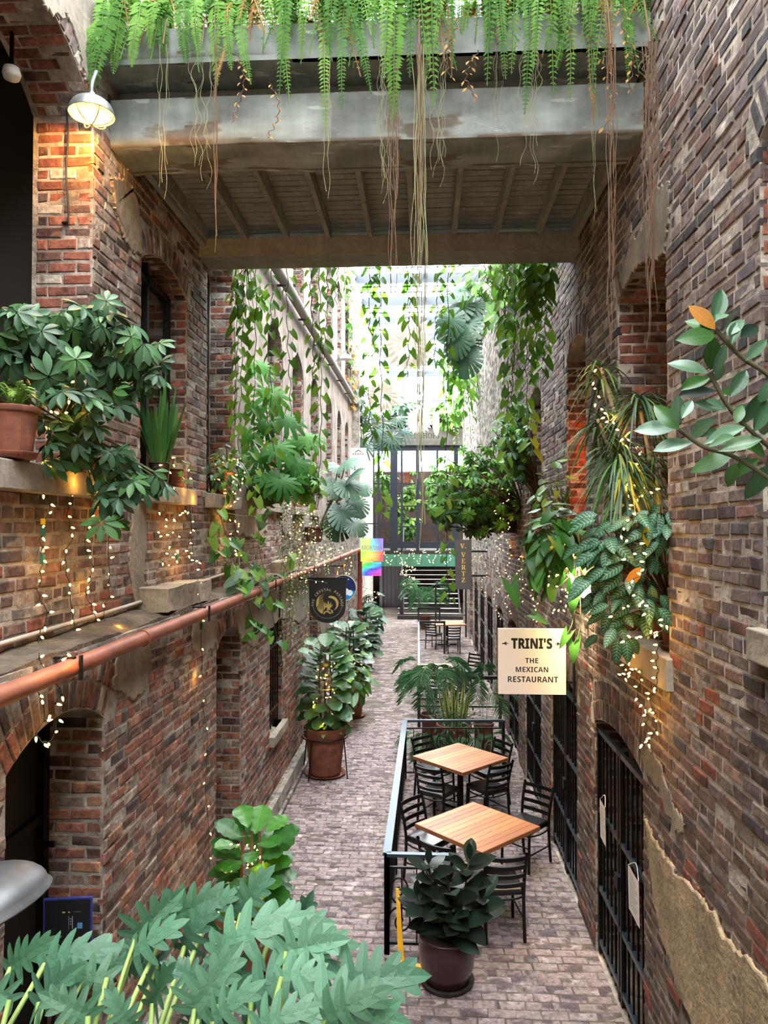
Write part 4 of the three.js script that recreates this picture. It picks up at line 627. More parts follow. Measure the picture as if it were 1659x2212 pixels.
// hanging vine of heart leaves down a path
function vine(name, label, pts, { step = 0.09, size = 0.1, shapes = leafShapes.heart, mats = G.pothos, r = 0.004, group, stemMat = M.twig, cat = 'vine', away = 0.04, faceZ = 0.7, swing = 0.012, anchor = null } = {}) {
  const t = thing(name, label, cat, null, group), c = new THREE.CatmullRomCurve3(pts, false, 'centripetal'), L = c.getLength(), n = Math.max(2, Math.round(L / step)); if (anchor) mesh('runner', tube([anchor, anchor.clone().lerp(pts[0], 0.5).add(V(0, 0.03, 0)), pts[0]], r, 6, 4), stemMat, t);
  const w = []; for (let i = 0; i <= 24; i++) { const p = c.getPointAt(i / 24); w.push(p.add(V(Math.sin(i * 1.7) * swing, 0, Math.cos(i * 2.1) * swing))); }
  mesh('stem', tube(w, r, 48, 4), stemMat, t); const wc = new THREE.CatmullRomCurve3(w, false, 'centripetal');
  let q = 0; for (let i = 0; i < n; i++) { const u = (i + rr(0.2, 0.8)) / n; if (u < 0.02) continue; const p = wc.getPointAt(Math.min(u, 1)), s = i % 2 ? 1 : -1, a = rr(-0.9, 0.9); const off = V(s * Math.cos(a), rr(-0.3, 0.3), Math.sin(a) * 0.6 + 0.2).normalize(); const p1 = p.clone().addScaledVector(off, away * rr(0.5, 1.3));
    addLeaf(t, pick(shapes), pick(mats), p1, off.clone().multiplyScalar(0.6).add(V(0, -0.9 + rr(-0.2, 0.5), 0)), V(off.x * 0.3, 0.5, faceZ + rr(-0.4, 0.4)), size * rr(0.65, 1.25)); }
  return t;
}
// string of warm bulbs
const bulbGlow = new THREE.MeshStandardMaterial({ color: 0xfff0c8, emissive: 0xffcf70, emissiveIntensity: 3, roughness: 0.4 });
const bulbGeo = clean(lathe([[0.001, 0], [0.005, 0.001], [0.0075, 0.008], [0.0065, 0.018], [0.003, 0.027], [0.0005, 0.031]], 7)), capGeo = clean(new THREE.CylinderGeometry(0.005, 0.0045, 0.016, 6).translate(0, -0.008, 0));
function lights(label, pts, n, { every = 8, power = 0.05, size = 1, r = 0.0026, spread = 0.02, outX = 0, mat = M.wire, plugs = [] } = {}) {
  const t = thing('string_lights', label, 'string lights', null, 'strings of warm fairy lights'), c = new THREE.CatmullRomCurve3(pts, false, 'centripetal');
  const w = [], N = Math.max(20, n * 2); for (let i = 0; i <= N; i++) w.push(c.getPointAt(i / N).add(V(rr(-1, 1) * spread * 0.5, rr(-1, 1) * spread * 0.3, rr(-1, 1) * spread * 0.5)));
  mesh('wire', tube(w, r, N * 2, 4), mat, t); const wc = new THREE.CatmullRomCurve3(w, false, 'centripetal');
  for (let i = 0; i < n; i++) { const p = wc.getPointAt((i + 0.5) / n), d = V(rr(-1, 1) + outX, rr(-0.9, 0.5), rr(-0.5, 1)).normalize();
    const b = addLeaf(t, bulbGeo, bulbGlow, p.clone().addScaledVector(d, 0.016 * size), d, V(0.3, 0.4, 0.9), size, 1, 'bulb'); b.castShadow = false; addLeaf(b, capGeo, M.wire, V(0, 0, 0), UP, V(0, 0, 1), 1, 1, 'socket');
    if (every && i % every === 0) { const l = new THREE.PointLight(0xffb850, power); l.position.copy(p).addScaledVector(d, 0.06 * size).add(V(outX * 0.11, 0, 0.03)); l.castShadow = true; l.shadow.radius = 1; t.add(l); } }
  for (const [u, col] of plugs) { const p = wc.getPointAt(u); mesh('plug', [box(0.028, 0.06, 0.02, p.x, p.y, p.z, 0.004)], M.green, t); mesh('tag', box(0.03, 0.035, 0.002, p.x + 0.004, p.y + 0.06, p.z + 0.01), col ? M.yellow : M.white, t); }
  return t;
}
// ---------------------------------------------------------------- lamps
function domeLamp(label, p, R, { mat = M.galv, lit = 0, arm = null, tilt = 0, target = null, guard = false, glow = 0xffb24a, flat = 0.72 } = {}) {
  const t = thing('dome_lamp', label, 'lamp', p); t.rotation.z = tilt;
  const out = []; for (let i = 0; i <= 10; i++) { const a = i / 10 * Math.PI / 2; out.push([R * Math.sin(a), R * flat * Math.cos(a)]); } out.push([R * 1.04, -0.012], [R * 1.02, -0.018], [R * 0.985, -0.008]); for (let i = 9; i >= 0; i--) { const a = i / 10 * Math.PI / 2; out.push([R * 0.97 * Math.sin(a), R * (flat - 0.03) * Math.cos(a)]); }
  mesh('shade', lathe(out, 36), mat, t); mesh('lamp_cap', lathe([[R * 0.18, R * (flat - 0.04)], [R * 0.17, R * (flat + 0.18)], [R * 0.1, R * (flat + 0.24)], [0.001, R * (flat + 0.25)]], 16), mat, t);
  if (lit) { mesh('bulb', new THREE.SphereGeometry(R * 0.28, 14, 10).translate(0, R * 0.12, 0), new THREE.MeshStandardMaterial({ color: 0xfff2d0, emissive: glow, emissiveIntensity: 3.5 }), t).castShadow = false;
    const l = target ? new THREE.SpotLight(glow, lit, 0, 1.05, 0.6) : new THREE.PointLight(glow, lit); l.position.set(0, -R * 0.22, 0); l.castShadow = true; l.shadow.radius = 2; t.add(l); if (target) { l.target.position.copy(target.clone().sub(p)); l.target.name = 'aim'; t.add(l.target); } }
  if (guard) for (let k = 0; k < 3; k++) { const pts = []; for (let i = 0; i <= 12; i++) { const a = i / 12 * Math.PI; pts.push(V(Math.cos(a) * R * 0.98, -0.012 - Math.sin(a) * R * 0.5, 0).applyAxisAngle(UP, k * Math.PI / 3 + 0.25)); } mesh('wire_guard', tube(pts, R * 0.032, 18, 6), std(0xd8c79a, 0.5), t); }
  if (arm) mesh('arm', tube([V(0, R * 0.9, 0), V(0, R * 1.3, 0), ...arm.map((q) => q.clone().sub(p))], 0.014, 20, 7), mat === M.greyMetal ? M.iron : M.galv, t);
  return t;
}
domeLamp('lit caged dome lamp on the near left brick pier', onZ(198, 243, -4.86), 0.148, { lit: 4, guard: true, arm: [V(-2.3, 7.2, -4.95), V(-2.44, 7.2, -5.14)] });
domeLamp('grey dome lamp cut by the left edge of the frame', onZ(-58, 1968, -3.0), 0.3, { mat: M.greyMetal, arm: [V(-1.98, 2.95, -3.0), V(XL - 0.02, 2.95, -3.0)], tilt: 0.3, flat: 0.5 });
{ const p = onX(1241, 1220, XR - 0.16); domeLamp('small white dome lamp on the right wall above the restaurant sign', p, 0.11, { mat: M.white, lit: 26, tilt: 0.5, target: onZ(1150, 1430, -7.95), arm: [V(XR - 0.04, p.y + 0.12, p.z)], glow: 0xffdfae }); }
{ const p = V(XR + 0.2, 5.2, -7.75); domeLamp('orange lamp lighting the brick niche behind the dracaena', V(XR + 0.26, 5.12, -7.72), 0.06, { mat: M.iron, lit: 2.5, arm: [V(XR + 0.4, 5.3, -7.5)], glow: 0xff7a2a }); }
{ const p = onX(747, 775, XU + 0.35); domeLamp('pale dome lamp with a yellow arm high on the far left facade', p, 0.16, { mat: M.white, arm: [V(XU + 0.05, p.y - 0.1, p.z)] }); }
{ const p = onZ(22, 160, -4.5); const t = thing('smoke_detector', 'small round white detector inside the dark near left window', 'detector', onX(25, 160, XU - 0.34)); mesh('detector_body', [lathe([[0.001, 0.045], [0.05, 0.04], [0.06, 0], [0.05, -0.03], [0.001, -0.045]], 18)], M.white, t); mesh('detector_bracket', box(0.02, 0.3, 0.02, 0, 0.2, 0), M.iron, t); }
{ const t = thing('wall_cable', 'thin black cable down the near left brick pier', 'cable'); mesh('cable_run', tube([[146, 178], [144, 230], [147, 300], [143, 370], [147, 440], [148, 485]].map(([x, y]) => onZ(x, y, -5.1)), 0.006, 30, 6), M.black, t); mesh('cable_clip', [box(0.05, 0.012, 0.02, onZ(140, 480, -5.1).x, onZ(140, 480, -5.1).y, -5.11)], M.iron, t); }
// ---------------------------------------------------------------- signs
function board(t, name, w, h, d, tex, p, edge = M.black, ry = 0) { const g = new THREE.Group(); mesh('board', box(w, h, d, p.x, p.y, p.z, 0.003, ry), edge, t); const f = new THREE.PlaneGeometry(w * 0.995, h * 0.995); f.rotateY(ry); f.translate(p.x + Math.sin(ry) * (d / 2 + 0.002), p.y, p.z + Math.cos(ry) * (d / 2 + 0.002)); return mesh(name, f, std(0xffffff, 0.6, { map: tex }), t, { uv: 'own' }); }
{
  const tex = canvasTex(1024, 1024, (c, w, h) => {
    c.fillStyle = '#f4ddd0'; c.fillRect(0, 0, w, h); c.fillStyle = '#0d0c0b'; c.textAlign = 'center'; c.textBaseline = 'middle';
    c.font = 'bold 215px sans-serif'; c.fillText("TRINI'S", w * 0.5, h * 0.225, w * 0.61); c.lineWidth = 10; c.strokeStyle = '#0d0c0b'; c.strokeText("TRINI'S", w * 0.5, h * 0.225, w * 0.61);
    c.font = 'bold 112px sans-serif'; c.fillText('THE', w * 0.5, h * 0.485, w * 0.28); c.fillText('MEXICAN', w * 0.5, h * 0.622, w * 0.68); c.font = 'bold 124px sans-serif'; c.fillText('RESTAURANT', w * 0.51, h * 0.772, w * 0.88);
    for (const [x, s] of [[0.11, 1], [0.885, -1]]) { c.save(); c.translate(w * x, h * 0.225); c.scale(s, 1); c.beginPath(); c.moveTo(-62, -12); c.lineTo(-30, -5); c.lineTo(0, -26); c.lineTo(22, -26); c.lineTo(8, -8); c.lineTo(62, 0); c.lineTo(8, 8); c.lineTo(22, 26); c.lineTo(0, 26); c.lineTo(-14, 10); c.lineTo(-60, 14); c.lineTo(-44, 0); c.closePath(); c.fill(); c.restore(); }
  });
  const t = thing('restaurant_sign', "square cream sign reading TRINI'S THE MEXICAN RESTAURANT", 'sign'); const a = onZ(1075, 1357, -7.95), b = onZ(1222, 1500, -7.95);
  board(t, 'sign_face', b.x - a.x, a.y - b.y, 0.05, tex, V((a.x + b.x) / 2, (a.y + b.y) / 2, -7.95), std(0xc9b3a4, 0.7));
  mesh('sign_arm', [box(XR - b.x + 0.05, 0.025, 0.025, (XR + b.x) / 2, a.y - 0.12, -7.95), box(XR - b.x + 0.05, 0.025, 0.025, (XR + b.x) / 2, b.y + 0.13, -7.95), box(0.02, 0.95, 0.04, XR - 0.02, (a.y + b.y) / 2 + 0.03, -7.95)], M.iron, t);
}
{
  const tex = canvasTex(640, 768, (c, w, h) => {
    c.fillStyle = '#050506'; c.fillRect(0, 0, w, h); const gold = '#a38f4e'; const cx = w / 2, cy = h * 0.57, R = 250; c.fillStyle = '#d2bd9c'; c.font = '62px sans-serif'; c.textAlign = 'center'; c.textBaseline = 'middle';
    const s = 'THE CRYSTAL PASSAGE'; for (let i = 0; i < s.length; i++) { const a = -Math.PI * 0.53 + i / (s.length - 1) * Math.PI * 1.06; c.save(); c.translate(cx + Math.sin(a) * R, cy - Math.cos(a) * R); c.rotate(a); c.fillText(s[i], 0, 0); c.restore(); }
    c.strokeStyle = '#9b9a96'; c.lineWidth = 5; c.beginPath(); c.arc(cx, cy, R, 0.05, Math.PI - 0.05); c.stroke();
    c.save(); c.beginPath(); c.arc(cx, cy, 195, 0, 7); c.clip(); c.fillStyle = gold; c.beginPath(); c.arc(cx, cy, 195, 1.9, 4.9); c.fill();
    c.fillStyle = '#050506'; c.beginPath(); c.moveTo(cx - 40, cy - 200); c.bezierCurveTo(cx - 130, cy - 60, cx - 30, cy - 40, cx - 45, cy + 20); c.lineTo(cx - 25, cy + 50); c.lineTo(cx - 50, cy + 90); c.lineTo(cx - 110, cy + 210); c.lineTo(cx + 200, cy + 210); c.lineTo(cx + 200, cy - 210); c.fill();
    c.strokeStyle = '#050506'; c.lineWidth = 11; for (let k = 0; k < 5; k++) { c.beginPath(); c.moveTo(cx - 70 + k * 8, cy - 200 + k * 10); c.bezierCurveTo(cx - 190 + k * 26, cy - 90, cx - 90 + k * 6, cy - 10, cx - 190 + k * 30, cy + 80 + k * 10); c.stroke(); }
    c.fillStyle = gold; c.beginPath(); c.arc(cx + 60, cy - 10, 130, 4.4, 7.4); c.arc(cx + 30, cy + 15, 120, 7.2, 4.6, true); c.fill(); for (let k = 0; k < 5; k++) { c.save(); c.translate(cx + 20, cy + 80); c.rotate(-0.9 + k * 0.42); c.fillRect(-12, -110 + Math.abs(k - 2) * 18, 24, 110); c.beginPath(); c.moveTo(-12, -110 + Math.abs(k - 2) * 18); c.lineTo(0, -140 + Math.abs(k - 2) * 18); c.lineTo(12, -110 + Math.abs(k - 2) * 18); c.fill(); c.restore(); }
    for (let k = 0; k < 5; k++) { c.save(); c.translate(cx - 90 + k * 42, cy + 130 + (k % 2) * 22); c.rotate(k * 0.7); c.beginPath(); c.ellipse(0, 0, 14, 34, 0, 0, 7); c.fill(); c.restore(); } c.restore();
  });
  const z = -12.1, a = onZ(667, 1250, z), b = onZ(748, 1346, z), w = b.x - a.x, h = a.y - b.y, cx = (a.x + b.x) / 2, sh = new THREE.Shape(); sh.moveTo(-w / 2, h / 2); sh.lineTo(w / 2, h / 2); sh.lineTo(w / 2 - 0.012, -h / 2 + w * 0.42); sh.absellipse(0, -h / 2 + w * 0.42, w / 2 - 0.012, w * 0.42, 0, Math.PI, true); sh.closePath();
  const t = thing('hanging_banner', 'black pennant sign reading THE CRYSTAL PASSAGE with a gold emblem', 'sign'), g = new THREE.ExtrudeGeometry(sh, { depth: 0.02, bevelEnabled: false }); g.translate(cx, (a.y + b.y) / 2, z - 0.02); mesh('board', g, M.black, t);
  const fg = new THREE.ShapeGeometry(sh, 24), p = fg.attributes.position, uv = new Float32Array(p.count * 2); for (let i = 0; i < p.count; i++) { uv[i * 2] = p.getX(i) / w + 0.5; uv[i * 2 + 1] = p.getY(i) / h + 0.5; } fg.setAttribute('uv', new THREE.BufferAttribute(uv, 2)); fg.translate(cx, (a.y + b.y) / 2, z + 0.002); mesh('sign_face', fg, std(0xffffff, 0.6, { map: tex }), t, { uv: 'own' });
  mesh('hanging_bar', box(w + 0.02, 0.03, 0.035, cx, a.y + 0.005, z - 0.01), M.iron, t); mesh('wall_arm', box(a.x - XL + 0.03, 0.04, 0.04, (a.x + XL) / 2 - 0.01, a.y - 0.005, z - 0.01), M.iron, t);
}
{
  const tex = canvasTex(256, 256, (c, w, h) => { c.fillStyle = '#10265c'; c.fillRect(0, 0, w, h); c.fillStyle = '#2f7fc0'; c.fillRect(0, h * 0.6, w, h); c.fillStyle = '#e8eef2'; c.beginPath(); c.arc(150, 165, 36, 0, 7); c.arc(195, 178, 30, 0, 7); c.arc(110, 180, 26, 0, 7); c.fill(); c.fillStyle = '#cfd8e8'; c.beginPath(); c.arc(180, 40, 7, 0, 7); c.fill(); });
  const t = thing('round_sign', 'round blue sign with a white cloud behind the black pennant', 'sign'), p = onZ(742, 1270, -14.2), R = 0.255; mesh('disc', new THREE.CylinderGeometry(R, R, 0.025, 40).rotateX(Math.PI / 2).translate(p.x, p.y, p.z), std(0xd9cba0, 0.6), t); const f = new THREE.CircleGeometry(R * 0.95, 40).translate(p.x, p.y, p.z + 0.014); mesh('sign_face', f, std(0xffffff, 0.5, { map: tex }), t, { uv: 'own' }); mesh('hanger', [box(0.01, 0.18, 0.01, p.x, p.y + R + 0.08, p.z), box(p.x - XL, 0.02, 0.02, (p.x + XL) / 2, p.y + R + 0.17, p.z)], M.iron, t);
}
{
  const rainbow = (rows) => canvasTex(512, 512, (c, w, h) => {
    const d = c.createImageData(w, h), hue = new THREE.Color(); for (let y = 0; y < h; y++) for (let x = 0; x < w; x++) { const n = at512(N2, x, y), t = rows ? (y / h * 0.45 + 0.38 + (x / w - 0.5) * 0.35 + (n - 0.5) * 0.2) : 0.28 - y / h * 0.05 + (y / h > 0.55 ? -(x / w) * 0.26 : (x / w > 0.45 ? 0.38 * (x / w) + 0.08 : 0)) + (n - 0.5) * 0.12; hue.setHSL(((t % 1) + 1) % 1, 0.78, rows ? 0.46 : y / h < 0.55 ? 0.58 : 0.48); const s = hue.getStyle ? [hue.r, hue.g, hue.b].map((q) => 255 * Math.pow(q, 1 / 2.2)) : [0, 0, 0]; const i = (y * w + x) * 4; d.data[i] = s[0]; d.data[i + 1] = s[1]; d.data[i + 2] = s[2]; d.data[i + 3] = 255; } c.putImageData(d, 0, 0);
    c.textAlign = 'center'; c.textBaseline = 'middle'; if (!rows) { c.fillStyle = '#1a1420'; c.font = '128px sans-serif'; c.fillText('MOKSHA', w / 2, h * 0.4, w * 0.92); c.strokeStyle = '#e8d49a'; c.lineWidth = 3; c.strokeText('MOKSHA', w / 2, h * 0.4, w * 0.92); c.fillStyle = 'rgba(240,240,235,0.75)'; for (let k = 0; k < 2; k++) for (let q = 0; q < 12; q++) c.fillRect(70 + q * 32, h * (0.68 + k * 0.1), 20, 12); }
    else { c.strokeStyle = 'rgba(20,30,60,0.75)'; c.lineWidth = 4; c.font = '100px sans-serif'; ['GIFTS', 'JEWELRY', 'CLOTHING'].forEach((q, k) => { c.strokeText(q, w / 2, h * (0.18 + k * 0.33), w * 0.8); c.fillStyle = 'rgba(20,30,60,0.6)'; if (k) c.fillRect(0, h * k / 3, w, 4); }); } });
  const z = -22.3, a = onZ(779, 1163, z), b = onZ(828, 1213, z), a2 = onZ(782, 1214, z), b2 = onZ(824, 1244, z), t = thing('shop_sign', 'rainbow coloured sign reading MOKSHA with three panels beneath', 'sign');
  board(t, 'sign_face', b.x - a.x, a.y - b.y, 0.03, rainbow(0), V((a.x + b.x) / 2, (a.y + b.y) / 2, z)); board(t, 'panel_face', b2.x - a2.x, a2.y - b2.y, 0.03, rainbow(1), V((a2.x + b2.x) / 2, (a2.y + b2.y) / 2, z)); mesh('hanger', [box(0.02, 0.5, 0.02, a.x + 0.08, a.y + 0.2, z - 0.03), box(0.7, 0.03, 0.03, a.x + 0.2, a.y + 0.45, z - 0.03)], M.iron, t);
}
{
  const tex = canvasTex(256, 512, (c, w, h) => { c.fillStyle = '#f4f2ee'; c.fillRect(0, 0, w, h); c.fillStyle = '#15120f'; c.font = 'bold 74px sans-serif'; c.textAlign = 'center'; c.fillText('Level', w * 0.62, h * 0.84, w * 0.62); c.beginPath(); c.moveTo(60, 90); c.lineTo(130, 30); c.lineTo(200, 90); c.lineTo(180, 90); c.lineTo(130, 52); c.lineTo(80, 90); c.fill(); c.fillStyle = '#8a4a30'; for (let k = 0; k < 5; k++) c.fillRect(40 + k * 38, 96, 20, 40); c.fillStyle = '#15120f'; c.fillRect(60, h * 0.62, 16, 120); c.fillRect(100, 190, 60, 12); });
  const z = -22.9, a = onZ(757, 968, z), b = onZ(791, 1025, z), t = thing('level_sign', 'white upright sign lettered Level at the end of the left facade', 'sign'); board(t, 'sign_face', b.x - a.x, a.y - b.y, 0.05, tex, V((a.x + b.x) / 2, (a.y + b.y) / 2, z), M.white); mesh('bracket', box(0.4, 0.04, 0.04, a.x - 0.05, (a.y + b.y) / 2, z - 0.03), M.iron, t);
}
{
  const tex = canvasTex(256, 768, (c, w, h) => { c.fillStyle = '#4f4a48'; c.fillRect(0, 0, w, h); c.font = 'bold 100px serif'; c.textAlign = 'center'; c.textBaseline = 'middle'; ['V.', 'V', 'E', 'R', 'T', 'Z'].forEach((s, i) => { const y = h * (0.125 + i * 0.128 + (i ? 0.05 : 0)); c.fillStyle = '#17120a'; c.fillText(s, w / 2 + 5, y + 5); c.fillStyle = '#e0bb62'; c.fillText(s, w / 2, y); }); });
  const z = -19, a = onZ(983, 1166, z), b = onZ(1019, 1273, z), t = thing('vertical_sign', 'tall grey sign with gold letters V. VERTZ set one above another', 'sign'); board(t, 'sign_face', b.x - a.x, a.y - b.y, 0.06, tex, V((a.x + b.x) / 2, (a.y + b.y) / 2, z), std(0x3b3735, 0.8)); mesh('wall_arm', [box(XR - b.x, 0.05, 0.05, (XR + b.x) / 2, b.y + 0.35, z), box(XR - b.x, 0.05, 0.05, (XR + b.x) / 2, a.y - 0.3, z)], M.iron, t);
}
{ // easel poster behind the foreground leaves
  const tex = canvasTex(384, 640, (c, w, h) => { c.fillStyle = '#05060a'; c.fillRect(0, 0, w, h); c.strokeStyle = '#1d2a6a'; c.lineWidth = 12; c.strokeRect(6, 6, w - 12, h - 12); c.fillStyle = '#b89a5a'; c.fillRect(150, 110, 22, 12); c.fillRect(195, 112, 16, 10); c.fillStyle = '#3a4a5a'; c.fillRect(240, 112, 60, 8); c.fillStyle = '#8a9098'; c.fillRect(228, 150, 6, 110); c.fillRect(200, 150, 4, 110); c.fillStyle = '#d8dce0'; c.font = '16px sans-serif'; ['O', 'U', 'A'].forEach((s, i) => c.fillText(s, 212, 180 + i * 22)); c.fillStyle = '#4a7aa8'; c.fillRect(270, 210, 40, 50); c.fillStyle = '#c49a5c'; c.fillRect(290, 330, 20, 70); c.fillStyle = '#e8e6e0'; c.fillRect(150, 440, 190, 96); c.fillStyle = '#3a3836'; c.font = '28px serif'; c.textAlign = 'center'; c.fillText('GALLERY', 245, 500); c.fillRect(170, 460, 150, 5); });
  const t = thing('poster_board', 'dark blue edged gallery poster leaning by the near left doorway', 'poster'); const p = onZ(147, 2020, -4.45), w = 0.29, h = 0.46; const g = new THREE.Group(); board(t, 'poster_face', w, h, 0.02, tex, V(p.x, p.y, p.z), std(0x1c2a70, 0.5), 0.15); mesh('easel_leg', [bar(V(p.x - 0.12, 0, p.z + 0.06), V(p.x - 0.06, p.y + 0.1, p.z - 0.03), 0.02), bar(V(p.x + 0.12, 0, p.z + 0.06), V(p.x + 0.06, p.y + 0.1, p.z - 0.03), 0.02), bar(V(p.x, 0, p.z - 0.3), V(p.x, p.y + 0.05, p.z - 0.05), 0.02), box(0.3, 0.02, 0.04, p.x, p.y - h / 2 - 0.01, p.z)], M.iron, t);
}
{ // folded yellow caution stand
  const t = thing('yellow_floor_sign', 'narrow yellow folding stand behind the burgundy pot', 'floor sign'), a = onY(858, 1932, 0.62); const z = -6.82;
  mesh('upright', [bar(V(-0.235, 0.02, z), V(-0.255, 0.66, z - 0.02), 0.03, 0.02), bar(V(-0.2, 0.02, z + 0.05), V(-0.245, 0.6, z), 0.02, 0.02)], M.yellow, t); mesh('base_bar', [bar(V(-0.25, 0.015, z + 0.02), V(0.05, 0.015, z + 0.12), 0.05, 0.025), bar(V(-0.22, 0.015, z + 0.16), V(0.02, 0.015, z + 0.2), 0.03, 0.02)], M.yellow, t);
}
// folded paper star lanterns
function star(label, p, R, turn = 0, seed = 1) {
  const t = thing('paper_star', label, 'lantern', p, 'folded paper stars'); t.rotation.y = turn; const r = mulberry(seed), n = 22;
  for (let i = 0; i < n; i++) { const a = i / n * 6.283, L = R * (0.86 + r() * 0.16), w = R * 0.155, d = V(Math.cos(a), Math.sin(a), 0), s = V(-Math.sin(a), Math.cos(a), 0), k = R * 0.16; const A = d.clone().multiplyScalar(R * 0.03), B = d.clone().multiplyScalar(L * 0.62).addScaledVector(s, w), C = d.clone().multiplyScalar(L), D = d.clone().multiplyScalar(L * 0.62).addScaledVector(s, -w), F = d.clone().multiplyScalar(L * 0.55).add(V(0, 0, k)), Bk = d.clone().multiplyScalar(L * 0.55).add(V(0, 0, -k));
    const pos = []; for (const [x, y, z] of [[A, D, F], [D, C, F], [C, B, F], [B, A, F], [A, Bk, D], [D, Bk, C], [C, Bk, B], [B, Bk, A]]) for (const q of [x, y, z]) pos.push(q.x, q.y, q.z); const g = new THREE.BufferGeometry(); g.setAttribute('position', new THREE.Float32BufferAttribute(pos, 3)); g.computeVertexNormals(); g.setAttribute('uv', new THREE.BufferAttribute(new Float32Array(pos.length / 3 * 2), 2)); mesh('point', g, M.paper, t); }
  mesh('cord', rod(V(0, R * 0.1, 0), V(0, 13.2 - p.y, 0), 0.006, 0.006, 4), M.white, t);
}
star('large white paper star hanging highest in the passage', onZ(880, 742, -16), 0.7, 0.15, 1); star('white paper star hanging left, above the monstera', onZ(828, 850, -18.8), 0.56, -0.2, 2); star('small white paper star over the far lettered beam', onZ(905, 908, -30), 0.64, 0, 3); star('white paper star seen edge-on beside the small one', onZ(942, 912, -30), 0.62, 1.35, 4);
// ---------------------------------------------------------------- walkway under the camera and its planter
{ const w = structure('floor_walkway', 'upper walkway slab under the camera'); mesh('slab', box(3.9, 0.2, 5.4, -0.25, 2.15, 0.75), M.stone, w); }
